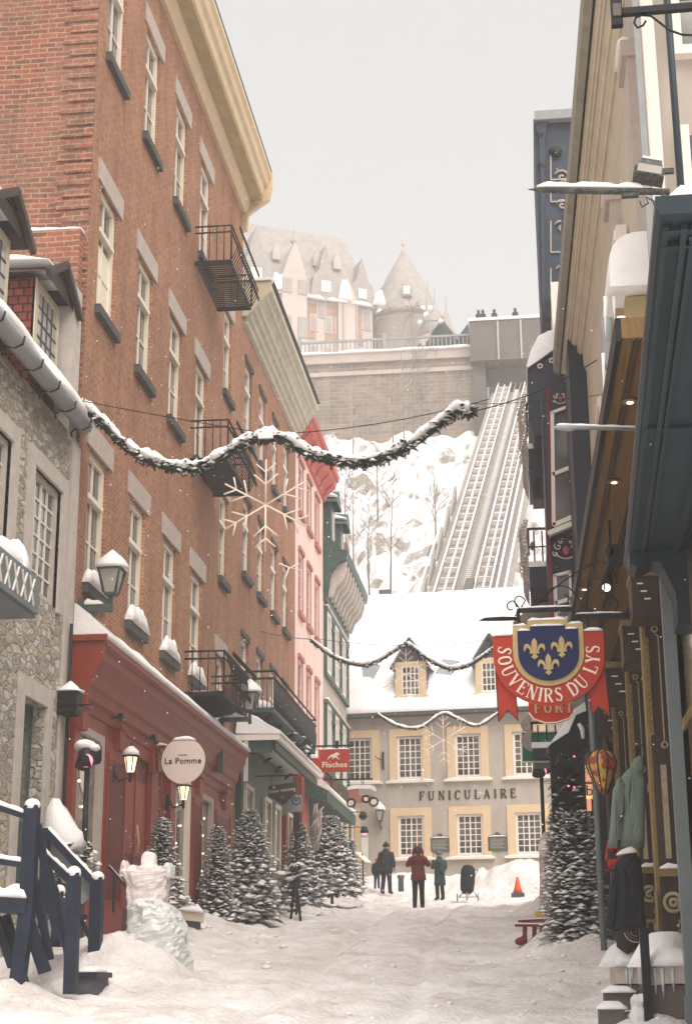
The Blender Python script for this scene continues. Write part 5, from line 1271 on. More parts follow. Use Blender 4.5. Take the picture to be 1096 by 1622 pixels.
# roof dormers
for px, lab in ((651,0),(778,0),(905,0)):
    u = fuz(px, 1090)[0]; a, b = Lz(fuz(650,1102)[1]), Lz(fuz(650,1050)[1]); o_ = .02
    w = MB(); w.prism([(u-.62,a),(u+.62,a),(u+.62,b+.08),(u,b+.95),(u-.62,b+.08)], lambda p,q_,d: (p,d,q_), o_, 3.0); dm = w.build('dormer', M['slate'], FH, loc=(0,0,0))
    w = MB(); w.box((u-.62,o_-.05,a),(u-.36,o_-.003,b+.05)).box((u+.36,o_-.05,a),(u+.62,o_-.003,b+.05)).box((u-.36,o_-.05,b-.14),(u+.36,o_-.003,b+.05)).box((u-.7,o_-.12,a-.08),(u+.7,o_-.003,a)); w.build('dormer_surround', M['ochre'], dm, loc=(0,0,0))
    w = MB(); w.box((u-.36,o_-.02,a),(u+.36,o_-.004,b-.14)); w.build('pane', M['glass'], dm, loc=(0,0,0))
    w = MB()
    for i in range(5): w.box((u-.36+.165*i,o_-.04,a),(u-.32+.165*i,o_-.021,b-.14))
    for i in range(5): w.box((u-.36,o_-.038,a+(b-.18-a)*i/4),(u+.36,o_-.022,a+.04+(b-.18-a)*i/4))
    w.build('glazing_bar', M['white'], dm, loc=(0,0,0))
    w = MB()
    for s in (-1, 1): w.loft([[(u+s*.8,d,b-.25),(u,d,b+1.0),(u,d,b+1.14),(u+s*.86,d,b-.14)] for d in (-.2, 3.1)], smooth=False)
    w.build('dormer_roof', M['snow'], dm, loc=(0,0,0))
    w = MB()
    for s in (-1, 1): w.bar((u+s*.8,-.205,b-.27),(u,-.205,b+.97),.03,.1)
    w.build('bargeboard', M['slate'], dm, loc=(0,0,0))
# skylights half buried
for px in (580, 707):
    u = fuz(px, 1085)[0]
    w = MB()
    for k in range(2):
        c = Vector((u-.1+.95*k, 1.0, Lz(zE_)+1.95-k*.1)); sl_ = math.atan2(zrr-zE_, rd+.3)
        m = Matrix.Rotation(sl_, 3, 'X') @ Matrix.Rotation(R(-14), 3, 'Z')
        w.obox(c, (.75,.9,.06), m)
    w.build('skylight', M['grey'], FH, loc=(0,0,0))
# entrance with ochre surround at the left
u0 = fuz(563,1300)[0]; u1 = fuz(573,1300)[0]; zt_ = Lz(fuz(570,1291)[1])
w = MB(); w.box((-.3,-.08,-1.1),(u1-.05,-.003,zt_+.25)); w.build('door_surround', M['ochre'], FH, loc=(0,0,0))
w = MB(); w.box((-.25,-.12,-1.0),(u1-.35,-.082,zt_-.1)); d_ = w.build('door', M['slate'], FH, loc=(0,0,0))
w = MB(); w.box((-.2,-.13,zt_-.75),(u1-.4,-.122,zt_-.62)).box((-.2,-.13,zt_-2.2),(u1-.4,-.122,zt_-2.1)); w.build('door_rail', M['lintel'], d_, loc=(0,0,0))
# serif capitals
GL = {  # strokes: (x0,y0,x1,y1,width) in a 0..1 high cell; last number the cell width; serifs are thin bars
 'F': ([(.14,0,.14,1,.15),(.05,.97,.58,.97,.06),(.57,.97,.57,.78,.05),(.14,.52,.44,.52,.06),(.44,.62,.44,.42,.05),(.02,.03,.28,.03,.05)],.62),
 'U': ([(.15,1,.15,.28,.14),(.02,.97,.28,.97,.05),(.62,1,.62,.28,.07),(.5,.97,.75,.97,.05),(.15,.3,.22,.1,.12),(.2,.12,.38,.03,.09),(.38,.03,.55,.1,.07),(.55,.1,.62,.3,.07)],.78),
 'N': ([(.14,0,.14,1,.06),(.02,.97,.2,.97,.05),(.02,.03,.27,.03,.05),(.14,.99,.64,.02,.15),(.64,0,.64,1,.06),(.52,.97,.76,.97,.05)],.78),
 'I': ([(.15,0,.15,1,.15),(.02,.97,.28,.97,.05),(.02,.03,.28,.03,.05)],.32),
 'C': ([(.62,.8,.5,.95,.06),(.5,.95,.32,.97,.07),(.32,.97,.15,.8,.12),(.15,.82,.1,.5,.15),(.1,.5,.15,.2,.15),(.15,.2,.32,.04,.12),(.32,.04,.5,.05,.07),(.5,.05,.63,.2,.06),(.63,.98,.63,.72,.04)],.7),
 'L': ([(.15,0,.15,1,.15),(.02,.97,.28,.97,.05),(.02,.03,.6,.03,.06),(.6,.0,.6,.26,.05)],.64),
 'A': ([(.1,0,.37,1,.07),(.36,1,.66,0,.15),(.22,.33,.55,.33,.05),(.0,.03,.22,.03,.05),(.54,.03,.8,.03,.05)],.8),
 'R': ([(.14,0,.14,1,.15),(.02,.97,.4,.97,.06),(.4,.97,.56,.85,.1),(.57,.88,.57,.64,.13),(.56,.66,.4,.52,.1),(.42,.51,.14,.51,.06),(.36,.5,.64,.02,.14),(.02,.03,.28,.03,.05),(.58,.03,.74,.03,.05)],.74),
 'E': ([(.14,0,.14,1,.15),(.02,.97,.56,.97,.06),(.56,.99,.56,.78,.05),(.14,.52,.42,.52,.06),(.42,.62,.42,.42,.05),(.02,.03,.6,.03,.06),(.6,0,.6,.24,.05)],.64),
 'S': ([(.5,.82,.4,.95,.06),(.4,.96,.22,.95,.07),(.24,.96,.1,.78,.1),(.1,.8,.2,.6,.13),(.18,.62,.44,.42,.15),(.43,.45,.5,.24,.13),(.5,.26,.38,.05,.1),(.4,.04,.2,.04,.07),(.22,.03,.08,.2,.06),(.53,.98,.53,.74,.04),(.06,.28,.06,.02,.04)],.6),
 'O': ([(.38,.97,.17,.85,.1),(.17,.86,.1,.5,.14),(.1,.5,.17,.14,.14),(.17,.15,.38,.03,.1),(.38,.03,.6,.15,.1),(.6,.14,.67,.5,.14),(.67,.5,.6,.86,.14),(.6,.85,.38,.97,.1)],.78),
 'V': ([(.12,1,.4,0,.15),(.38,0,.66,1,.07),(.0,.97,.26,.97,.05),(.55,.97,.78,.97,.05)],.78),
 'D': ([(.14,0,.14,1,.15),(.02,.97,.36,.97,.06),(.36,.97,.56,.84,.1),(.56,.86,.64,.5,.14),(.64,.5,.56,.14,.14),(.56,.16,.36,.03,.1),(.02,.03,.36,.03,.06)],.74),
 'Y': ([(.12,1,.37,.48,.14),(.37,.48,.6,1,.07),(.37,.5,.37,0,.15),(.0,.97,.26,.97,.05),(.5,.97,.74,.97,.05),(.24,.03,.5,.03,.05)],.74),
 'T': ([(.32,0,.32,1,.15),(.04,.97,.6,.97,.06),(.04,.99,.04,.76,.05),(.6,.99,.6,.76,.05),(.18,.03,.46,.03,.05)],.64),
 ' ': ([],.3)}
def letters(s, h, fn, gap=.12, bold=1.0):
    """list of (mesh, char) where fn(x, y, d) places a flat letter point; x runs along the text"""
    out = []; x = 0.0
    for ch in s:
        st, wd = GL[ch]; m = MB()
        for i, (x0,y0,x1,y1,ww) in enumerate(st):
            a, b = Vector((x0,y0)), Vector((x1,y1)); d = (b-a).normalized(); n = Vector((-d.y,d.x))*ww*bold/2
            if abs(d.x) > .1 and abs(d.y) > .1: e = d*ww*.15
            else: e = Vector((0,0))
            pts = [a-n-e, b-n+e, b+n+e, a+n-e]
            m.prism([((x+p.x)*h, p.y*h) for p in pts], fn, 0.0, .03+.0006*i)
        if st: out.append((m, ch, (x+wd/2)*h))
        x += wd+gap
    return out, x*h
ul, zl_ = fuz(664, 1268); ur_, zr_ = fuz(820, 1266); hl = fuz(664,1254)[1]-fuz(664,1268)[1]
_, tot = letters('FUNICULAIRE', 1.0, lambda a,b,d: (a,b,d), gap=.42)
hh = hl; gp = ((ur_-ul)/hh - sum(GL[c][1] for c in 'FUNICULAIRE'))/10.5
ls, tot = letters('FUNICULAIRE', hh, lambda a,b,d: (ul+a, -.004-d, Lz(zl_)+b), gap=gp, bold=1.4)
for m, ch, _ in ls: m.build('letter', M['letter_dark'], FH, loc=(0,0,0))
# plaques, wall lantern, hooks
def fl(u, z, out=0.0): return FO+FU*u+FN*out+Vector((0,0,z))
for (px, py, lab) in ((697,1338,'green bronze plaque on the grey wall left of the middle lower window'),(788,1336,'green bronze plaque on the grey wall right of the middle lower window')):
    u, z = fuz(px, py); c = fl(u, z)
    t = thing('plaque', lab, 'plaque', c, FA)
    w = MB(); w.box((-.37,-.05,-.28),(.37,-.003,.26)); w.build('plate', M['bronze'], t, loc=(0,0,0))
    w = MB(); w.prism([(-.37,.262),(.37,.262),(.3,.31),(.12,.33),(.06,.42),(-.06,.42),(-.12,.33),(-.3,.31)], lambda a,b,d: (a,d,b), -.06, -.003); w.build('crest', M['bronze'], t, loc=(0,0,0))
    w = MB()
    for i in range(7): w.box((-.3,-.056,.16-i*.055),(.3-.06*(i % 3),-.051,.175-i*.055))
    w.build('raised_text', M['castle_stone'], t, loc=(0,0,0))
    w = MB(); w.heap((-.34,-.05,.262),(.34,-.05,.262),.07,.04,1); w.build('snow', M['snow'], t, loc=(0,0,0))
u, z = fuz(604, 1292); c = fl(u, z, .3)
t = thing('wall_lantern', 'grey wall lantern beside the ochre doorway of the lettered house', 'lantern', c)
lantern_head(t, tuple(c-Vector((0,0,.25))), .2, .62, snow=True, iron='iron_snowy')
w = MB(); w.bar(c-Vector((0,0,.45)), fl(u,z-.5,.0), .05); w.build('bracket', M['iron_snowy'], t)
u, z = fuz(607, 1205); w = MB(); c = fl(u, z, .05); w.bar(c-Vector((0,0,.35)), c+Vector((0,0,.35)), .07).tube([c, c+Vector((-.25,-.15,.1)), c+Vector((-.3,-.15,.2))], .02, 4); tag(w.build('iron_bracket', M['black']), 'bare black iron bracket on the grey wall near the left upper window', 'bracket')
u, z = fuz(671, 1222); c = fl(u, z, .25); w = MB(); w.ball(c, .07, 8, 5).tube([c, c-Vector((0,0,.3))], .02, 5).ball(c-Vector((0,0,.3)), .05, 6, 4); tag(w.build('security_camera', M['white']), 'small white camera globe at the corner of the second upper window', 'camera')
u, z = fuz(578, 1345); c = fl(u, z, .06); w = MB(); w.obox(c, (.28,.02,.9), Matrix.Rotation(FA,3,'Z')); tag(w.build('wall_notice', M['white']), 'white notice sheet on the ochre door surround', 'notice')

# ================================================================ garlands and snow stars
def garland(name, pts, label, r=.13, n_sp=260, seed=1, Lb=.22):
    rs = random.Random(seed); c = pts[len(pts)//2]
    t = thing(name, label, 'garland', c, 0, 'snowy garlands hung across the street')
    gm, sm = MB(), MB()
    # smooth the line
    P_ = [Vector(p) for p in pts]; line = []
    for i in range(len(P_)-1):
        p0, p1, p2, p3 = P_[max(i-1,0)], P_[i], P_[i+1], P_[min(i+2,len(P_)-1)]
        for k in range(10):
            u = k/10; line.append(.5*((2*p1)+(p2-p0)*u+(2*p0-5*p1+4*p2-p3)*u*u+(3*p1-p0-3*p2+p3)*u**3))
    line.append(P_[-1])
    for i in range(n_sp):
        k = rs.randrange(len(line)-1); a = lerp(line[k], line[k+1], rs.random()); d = (line[k+1]-line[k]).normalized()
        v = (d*rs.uniform(-.5,1)+Vector((rs.uniform(-.5,.5),rs.uniform(-1,1),rs.uniform(-1,.25)))).normalized()
        bough(gm, sm, a, v, Lb*rs.uniform(.6,1.15), rs, .5, .35, 7)
    rings = []
    for i, p in enumerate(line):
        d = (line[min(i+1,len(line)-1)]-line[max(i-1,0)]).normalized(); side = Vector((-d.y,d.x,0))
        side = Vector((0,1,0)) if side.length < .3 else side.normalized()
        rr_ = r*(.85+.5*noise.noise(p*4.5)+.35*noise.noise(p*11)); upv = Vector((0,0,1))
        rr_ *= .35 if i in (0, len(line)-1) else 1
        rings.append([p+side*(math.cos(a)*rr_)+upv*(math.sin(a)*rr_*(.95 if math.sin(a) > 0 else .55)+.02) for a in [2*math.pi*k/8 for k in range(8)]])
    core = MB(); core.tube([p-Vector((0,0,.03)) for p in line[::3]], r*.6, 5); core.build('wire_core', M['needle'], t)
    s_ = MB(); s_.loft(rings); g_ = gm.build('greenery', M['needle'], t); s_.v += [] 
    n = len(s_.v); s_.v += sm.v; s_.f += [tuple(n+i for i in f) for f in sm.f]; s_.sm += sm.sm
    s_.build('snow', M['snow'], t)
    return t
G1 = [P(x,y,Y=23.9) for x, y in ((130,640),(165,668),(205,708),(250,730),(300,740),(350,722),(385,700),(420,690),(455,695),(495,718),(550,730),(600,724),(650,702),(700,665),(722,648),(745,650))]
garland('garland', G1, 'big snowy fir garland strung high across the street from the brick house', .14, 1700, 21, .17)
G2 = [P(x,y,Y=48.5) for x, y in ((492,1012),(530,1040),(570,1052),(600,1045),(635,1023),(650,1022),(680,1044),(715,1058),(750,1048),(790,1018))]
garland('garland', G2, 'second snowy garland hanging before the white roof dormers', .10, 800, 22, .14)
G3 = [P(x,y,Y=60) for x, y in ((597,1130),(630,1149),(665,1152),(700,1130),(725,1138),(755,1149),(790,1128))]
garland('garland', G3, 'third smallest garland just under the eave of the lettered house', .085, 420, 23, .12)
def cable(pts, r, lab, name='cable'):
    m = MB(); m.tube(pts, r, 4); return tag(m.build(name, M['black']), lab, 'cable')
def sag(a, b, s, n=14):
    a, b = Vector(a), Vector(b); return [lerp(a,b,i/n)-Vector((0,0,s*4*(i/n)*(1-i/n))) for i in range(n+1)]
cable(sag(P(106,630,X=XL), P(420,688,Y=23.9)+Vector((0,0,.02)), .02)+sag(P(420,688,Y=23.9), P(775,632,Y=23.9), .12), .008, 'thin wire from the brick wall carrying the big garland')
cable(sag(P(745,652,Y=23.9), P(945,570,Y=23.9), .12), .01, 'wire from the right end of the big garland to the beige eave')
cable(sag(P(735,640,Y=24.0), P(1000,618,Y=24.0), .06), .006, 'lowest thin wire beside the right end of the big garland')
cable(sag(P(413,1000,X=XL), P(492,1012,Y=48.5), .05), .012, 'wire holding the left end of the second garland')
cable(sag(P(492,1010,Y=48.5), P(800,1010,Y=48.5), .25), .008, 'thin upper wire above the second garland')
def snow_star(c, r, label, rt=.02, hang=0.0, arms=6, m='bulb'):
    t = thing('snowflake_light', label, 'light decoration', c, 0, 'snowflake light decorations'); c = Vector(c)
    w = MB()
    for k in range(6):
        a = math.pi/2+k*math.pi/3; d = Vector((math.cos(a),0,math.sin(a)))
        w.tube([c, c+d*r], rt, 5)
        for f, l in ((.45,.34),(.72,.28)):
            for s in (-1, 1):
                b = a+s*R(48); e = Vector((math.cos(b),0,math.sin(b))); w.tube([c+d*r*f, c+d*r*f+e*r*l], rt*.9, 5)
    w.build('lit_frame', M[m], t)
    if hang:
        w = MB(); w.tube([c+Vector((0,0,r)), c+Vector((0,0,r+hang))], .012, 4); w.build('hanger', M['grey'], t)
    return t
c = P(421, 800, Y=23.9); snow_star(c, .77, 'large rope-light snowflake hanging in front of the brown brick wall', .016, .27)
w = MB(); c2 = P(405, 686, Y=23.7); w.obox(P(421,690,Y=23.75), (.24,.06,.1)); tag(w.build('junction_box', M['snow']), 'snow-covered box on the garland where the snowflake hangs', 'box')
c2 = P(452, 902, Y=23.9)
t = thing('light_branch', 'small forked piece of rope light below the large snowflake', 'light decoration', c2)
w = MB(); w.tube([c2+Vector((-.10,0,.10)), c2+Vector((.08,0,.02)), c2+Vector((.22,0,.09))], .014, 5).tube([c2+Vector((.06,0,.03)), c2+Vector((-.03,0,-.25))], .014, 5).tube([c2+Vector((.1,0,.02)), c2+Vector((.26,0,-.02))], .008, 4); w.build('lit_frame', M['bulb'], t)
w = MB(); w.tube([c2+Vector((-.10,0,.10)), c2+Vector((-.11,0,.2))], .01, 4); w.build('hanger', M['grey'], t)
snow_star(P(643, 1068, Y=48.5), .82, 'faint rope-light snowflake before the left roof dormer', .009, .05)
snow_star(P(702, 1172, Y=60), .98, 'thin cream snowflake light on the grey wall above the lettering', .012, .1)
# ================================================================ right side of the street
def bx(mb, x0, y0, x1, y1, Y, dep=.1):
    """a box whose street-facing side covers the given spots of the photo at distance Y"""
    a = P(x0, (y0+y1)/2, Y=Y); b = P(x1, (y0+y1)/2, Y=Y); c = P((x0+x1)/2, y0, Y=Y); d = P((x0+x1)/2, y1, Y=Y)
    return mb.box((a.x, Y, d.z), (b.x, Y+dep, c.z))
def pane(px0, py0, px1, py1, Y): 
    a = P(px0, py0, Y=Y); b = P(px1, py1, Y=Y); return a.x, b.x, b.z, a.z

# ---- souvenir shop with carved pilasters
SV = thing('souvenir_shop', 'dark brown carved shopfront with gilded mouldings and brown wooden soffit', 'shopfront', (1.3, 20, 1.6))
w = MB(); w.box((1.46,12.2,.6),(2.2,27.9,6.55)); w.build('wall', M['brown'], SV)
w = MB(); w.quad((.86,12.0,6.6),(.61,26.5,6.6),(2.4,26.5,6.6),(2.4,12.0,6.6)).quad((.86,12.0,6.78),(2.4,12.0,6.78),(2.4,26.5,6.78),(.61,26.5,6.78)).quad((.61,26.5,6.6),(.61,26.5,6.78),(2.4,26.5,6.78),(2.4,26.5,6.6)).quad((.86,12.0,6.6),(2.4,12.0,6.6),(2.4,12.0,6.78),(.86,12.0,6.78))
sf = w.build('soffit', M['wood_soffit'], SV)
w = MB()
for dx in (.1,.14,.38,.42,.46,.74,.78): w.bar((.86+dx,12.0,6.595),(.61+dx*.97,26.5,6.595),.02,.03)
w.build('soffit_moulding', M['brown'], SV)
w = MB(); w.bar((.835,12.0,6.68),(.585,26.5,6.68),.045,.2); w.build('gutter', M['black'], SV)
w = MB(); w.heap((.865,12.0,6.785),(.615,26.5,6.785),.08,.07,3,n=50); w.build('gutter_snow', M['snow'], SV)
for px, py in ((997,635),(972,762),(925,932),(893,1010)):
    q = P(px, py, Z=6.59); w = MB(); w.tube([(q.x,q.y,6.598),(q.x,q.y,6.575)], .075, 14); dl = w.build('downlight', M['gold'], SV)
    w = MB(); w.tube([(q.x,q.y,6.574),(q.x,q.y,6.568)], .03, 10); w.build('bulb', M['spot'], dl)
PY = [(15.8,1036,1068,975),(19.6,1006,1034,1055),(23.0,981,1003,1115),(26.0,964,982,1158)]
for i, (Y, x0, x1, yt) in enumerate(PY):
    q = P(x0, 1300, Y=Y); zt = P(x0, yt, Y=Y).z; zb = base_z(Y)+.15
    xa = q.x+.02; xb = 1.5; k = 1.0
    w = MB(); w.box((xa,Y,zb),(xb,Y+.32,zt)); pl_ = w.build('pilaster', M['brown'], SV)
    w = MB(); w.box((xa-.035,Y+.02,zb+.6),(xa-.002,Y+.3,zt)).box((xa-.06,Y-.05,zt),(xb,Y+.36,zt+.07)); w.build('gilded_edge', M['gold'], pl_)
    W_ = xb-xa; cx1 = xa+W_*.30; cx2 = xa+W_*.72
    w = MB()
    def ring(mb, cx_, cz_, r_, th=.01, yy=Y-.012): mb.tube([(cx_+r_*math.cos(a), yy, cz_+r_*math.sin(a)) for a in [k_*math.pi/7 for k_ in range(15)]], th, 5)
    H_ = zt-zb
    for cx_, off in ((cx1,.0),(cx2,.02)):
        if cx_ > xb-.03: continue
        ring(w, cx_, zt-.14-off, .028); w.bar((cx_,Y-.008,zt-.19-off),(cx_+.03,Y-.008,zt-.21-off),.012,.012).bar((cx_+.03,Y-.008,zt-.21-off),(cx_+.03,Y-.008,zt-H_*.34),.012,.012); ring(w, cx_+.03, zt-H_*.34-.03, .028)
        w.box((cx_-.025,Y-.02,zb+H_*.36),(cx_+.03,Y-.002,zb+H_*.60))
        ring(w, cx_+.02, zb+H_*.25, .085, .022); ring(w, cx_+.02, zb+H_*.25, .03, .022)
    w.build('gilded_ornament', M['tan'], pl_)
    w = MB(); w.box((xa-.02,Y-.06,zb+H_*.315),(xb,Y-.002,zb+H_*.335)).box((xa-.05,Y-.04,zb+H_*.18),(xa-.036,Y+.2,zb+H_*.28)).box((xa+.04,Y-.02,zb+.25),(xa+.055,Y-.002,zb+H_*.17)).box((xb-.12,Y-.02,zb+.25),(xb-.105,Y-.002,zb+H_*.17)).box((xa+.055,Y-.02,zb+H_*.16),(xb-.12,Y-.002,zb+H_*.17)); w.build('moulding', M['gold'], pl_)
    w = MB()
    for j in range(14): w.ball((xa+.015, Y-.01, zt-.25-H_*.25*j/13), .02, 6, 4)
    w2 = MB(); w2.box((xa+.145,Y-.01,zb+.33),(xa+.175,Y-.001,zb+.37+H_*.11))
    for j in range(10): w2.ball((xa+.15+.02*(j%2), Y-.01, zb+.35+H_*.11*j/9), .025, 6, 4)
    w2.build('carved_leaf', M['gold'], pl_)
    w.box((xa+.003,Y-.012,zt-.27-H_*.25),(xa+.026,Y-.001,zt-.22)).build('carved_beads', M['gold'], pl_)
    w = MB(); w.heap((xa,Y-.03,zb+H_*.335),(xb,Y-.03,zb+H_*.335),.1,.05,i); w.build('snow', M['snow'], pl_)
# beams and brackets between them
for (x0,y0,x1,y1,Y) in ((986,985,1036,1050,17.6),(960,1052,1000,1110,21.0),(948,1110,985,1160,24.3),(1000,905,1050,975,15.2)):
    w = MB(); bx(w, x0, y0, x1, y1, Y, .5); b_ = w.build('beam_box', M['brown'], SV)
    w = MB(); bx(w, x0-3, y0-4, x1, y0+5, Y-.05, .6); w.build('gilded_cap', M['gold'], b_)
    w = MB()
    for r_ in range(3): bx(w, x0+8+6*r_, y0+18+12*r_, x0+18+6*r_, y0+20+12*r_, Y-.01, .008)
    w.build('snow_fleck', M['snow'], b_)
# shop windows between pilasters and stone plinth
for y0, y1 in ((12.4,15.7),(16.2,19.5),(20.0,22.9),(23.4,25.9)):
    w = MB(); w.box((1.40,y0,base_z(y0)+1.0),(1.455,y1,5.2)); g_ = w.build('shop_window', M['glass_warm'], SV)
    w = MB(); w.box((1.38,y0,3.8),(1.43,y1,3.9)); w.build('window_frame', M['gold'], g_)
    w = MB(); w.box((1.36,y0,base_z(y0)+.9),(1.44,y1,base_z(y0)+1.0)); w.build('sill', M['gold'], g_)
for (x0,x1,ysn,ybt,Y) in ((1026,1100,1530,1640,14.6),(976,1024,1530,1560,17.0)):
    w = MB(); bx(w, x0, ysn, x1, ysn+28, Y, 1.6); pl_ = w.build('stone_plinth', M['stone'], SV); w = MB(); bx(w, x0+4, ysn+30, x1, ybt+10, Y+.03, 1.5); w.build('plinth_base', M['concrete'], pl_)
    a = P(x0, ysn, Y=Y); b = P(x1, ysn, Y=Y)
    w = MB(); w.heap((a.x-.02,Y+.12,a.z),(b.x,Y+.12,a.z),.36,.16,x0,taper=.1)
    w.heap((a.x+.05,Y+.5,a.z),(b.x,Y+1.2,a.z),.5,.30,x0+1,taper=.1); w.build('plinth_snow', M['snow'], pl_)
    w = MB()
    for i in range(5):
        xx = lerp(a.x, b.x, rnd(.05,.9)); w.tube([(xx,Y-.01,a.z-.02),(xx,Y-.01,a.z-rnd(.12,.3))], [.018,.003], 5)
    w.build('icicle', M['ice'], pl_)

# ---- blue-grey slim pole
w = MB(); w.tube([(.87,22.0,base_z(22)-.2),(.855,22,6.6)], .042, 8).tube([(.87,22,2.9),(.87,22,2.94)], .052, 8).tube([(.87,22,4.6),(.87,22,4.64)], .052, 8)
tag(w.build('pole', M['bluegrey']), 'slim blue-grey pole standing in front of the big fir on the right', 'pole')

# ---- near blue canopy, its post, the pale wall behind
BC = thing('blue_canopy', 'big weathered blue panelled canopy jutting in from the upper right edge', 'canopy', (1.2, 9, 5.2))
def bl(x, y): return x+(y-7.1)*.0286
w = MB(); L_ = [(bl(.73,7.1),7.1),(bl(.73,14.1),14.1)]
w.loft([[(bl(.73,y),y,5.2),(2.6,y,5.2),(2.6,y,5.30),(bl(.71,y),y,5.30),(bl(.71,y),y,5.24)] for y in (7.1,14.1)], smooth=False); w.build('canopy', M['blue'], BC)
w = MB()
for dx, hh_ in ((.03,.03),(.12,.05),(.17,.03)): w.bar((bl(.73+dx,7.2),7.2,5.19),(bl(.73+dx,14.0),14.0,5.19),.03,hh_)
for yy, s in ((7.25,.05),(7.42,.03),(10.2,.05),(13.7,.05)): w.bar((bl(.75,yy),yy,5.19),(2.5,yy,5.19),s,.04)
w.bar((bl(1.25,7.2),7.2,5.18),(bl(1.12,14.0),14,5.18),.05,.06); w.build('moulding', M['blue'], BC)
w = MB(); w.heap((bl(.86,7.2),7.35,5.30),(bl(.86,14),14.0,5.30),.28,.09,1,n=40,taper=.02).heap((.76,7.28,5.30),(2.5,7.28,5.30),.3,.10,4,n=20,taper=.02); w.build('snow', M['snow'], BC)
w = MB(); w.prism([(P(x,y,Y=13.7).x, P(x,y,Y=13.7).z) for x, y in ((992,868),(994,905),(1005,912),(1030,902),(1042,905),(1052,925),(1064,950),(1067,965),(1068,1000),(1090,1002),(1098,940),(1120,868))], lambda a,b,d: (a,d,b), 13.4, 13.8); w.build('scroll_bracket', M['blue'], BC)
w = MB(); w.box((1.215,14.0,.6),(1.325,14.11,5.19)).box((1.2,13.98,.6),(1.34,14.13,1.5)); w.build('post', M['bluegrey'], BC)
NW = thing('pale_house', 'pale plastered near house with blue pipe and white window frames at the right edge', 'house', (1.6, 12, 1))
w = MB(); w.box((1.40,14.25,.4),(3.0,15.2,5.15)); w.build('lower_wall', M['wall_pale'], NW)
w = MB(); w.tube([(1.42,14.2,1.0),(1.42,14.2,5.1)], .014, 4).tube([(1.39,14.2,4.2),(1.50,14.2,4.2)], .012,4).tube([(1.39,14.2,3.0),(1.50,14.2,3.0)], .012,4); w.build('cable', M['black'], NW)
w = MB(); w.box((1.49,14.2,5.7),(3.4,17.2,14.5)); w.build('upper_wall', M['wall_pale'], NW)
def strip(name, m, x0, x1, Y, y0=-60, y1=420, dep=.05):
    a = P(x0, y1, Y=Y); b = P(x1, y1, Y=Y); a2 = P(x0, y0, Y=Y)
    w = MB(); w.box((a.x,Y,5.65),(b.x,Y+dep,14.4)); return w.build(name, m, NW)
strip('downpipe', M['grey'], 1028, 1038, 14.05); strip('corner_board', M['white'], 1041, 1062, 14.1, dep=.09)
w = MB(); a = P(1080, 330, Y=13.9); w.tube([(a.x,13.9,5.6),(a.x,13.9,14.0)], .035, 8); w.build('blue_pipe', M['blue'], NW)
for z0 in (7.9, 10.6):
    w = MB(); w.box((a.x+.1,14.12,z0),(a.x+.9,14.18,z0+1.7)); g_ = w.build('window', M['glass'], NW)
    w = MB(); w.box((a.x+.06,14.08,z0-.1),(a.x+.14,14.2,z0+1.8)).box((a.x+.14,14.08,z0+.55),(a.x+.9,14.2,z0+.62)).box((a.x+.14,14.08,z0+1.15),(a.x+.9,14.2,z0+1.22)).box((a.x+.14,14.08,z0-.1),(a.x+.9,14.2,z0)); w.build('frame', M['white'], g_)
M['soffit_grey'] = mat('khaki_gutter_paint', (.30, .28, .22), .7, .25, 3, .2)
# ---- beige house with the long cornice above the souvenir shop
BH = thing('beige_house', 'tall beige clapboard house with a long many-stepped cornice above the brown soffit', 'house', (1.5, 22, 6.8))
def br(x, y): return x-(y-17.4)*.0215
def sweep(name, m, prof, y0=13.0, y1=30.0, parent=BH):
    w = MB(); w.loft([[(br(x,y),y,z) for x, z in prof] for y in (y0, y1)], smooth=False); return w.build(name, m, parent)
sweep('wall', M['clap'], [(1.56,6.8),(3,6.8),(3,13.1),(1.56,13.1)], y0=17.25)
sweep('cornice_gutter', M['soffit_grey'], [(1.03,13.43),(1.13,13.38),(1.16,13.6),(1.02,13.75)])
sweep('cornice', M['beige'], [(1.17,13.40),(1.30,13.36),(1.31,13.28),(1.40,13.24),(1.41,13.1),(1.50,13.06),(1.52,12.8),(1.56,12.7),(1.56,13.8),(1.165,13.8)])
w = MB()
for dx, zz in ((1.22,13.375),(1.27,13.355),(1.36,13.25),(1.455,13.07)): w.bar((br(dx,13.2),13.2,zz),(br(dx,29.9),29.9,zz),.018,.02)
w.build('cornice_moulding', M['cream'], BH)
sweep('roof', M['snow'], [(1.03,13.76),(3,15.5),(3,13.9)])
for (px, py) in ((1003,150),(975,365)):
    q = P(px, py, X=1.44); w = MB(); w.box((1.36,q.y-.3,q.z-1.1),(1.58,q.y+.3,q.z+.3)).box((1.30,q.y-.34,q.z+.3),(1.58,q.y+.34,q.z+.5)); o = w.build('carved_bracket', M['lintel'], BH)
    w = MB(); w.heap((1.36,q.y-.3,q.z+.5),(1.36,q.y+.3,q.z+.5),.2,.18,q.y); w.build('snow', M['snow'], o)
for y0 in (19.0, 22.0, 25.2, 28.0):
    w = MB(); w.box((1.40,y0,8.2),(1.47,y0+1.0,10.9)); g_ = w.build('window', M['glass'], BH)
    w = MB(); w.box((1.36,y0-.14,8.05),(1.49,y0,11.05)).box((1.36,y0+1.0,8.05),(1.49,y0+1.14,11.05)).box((1.34,y0,10.9),(1.49,y0+1.0,11.05)).box((1.3,y0-.1,7.95),(1.49,y0+1.1,8.2)); w.build('frame', M['white'], g_)
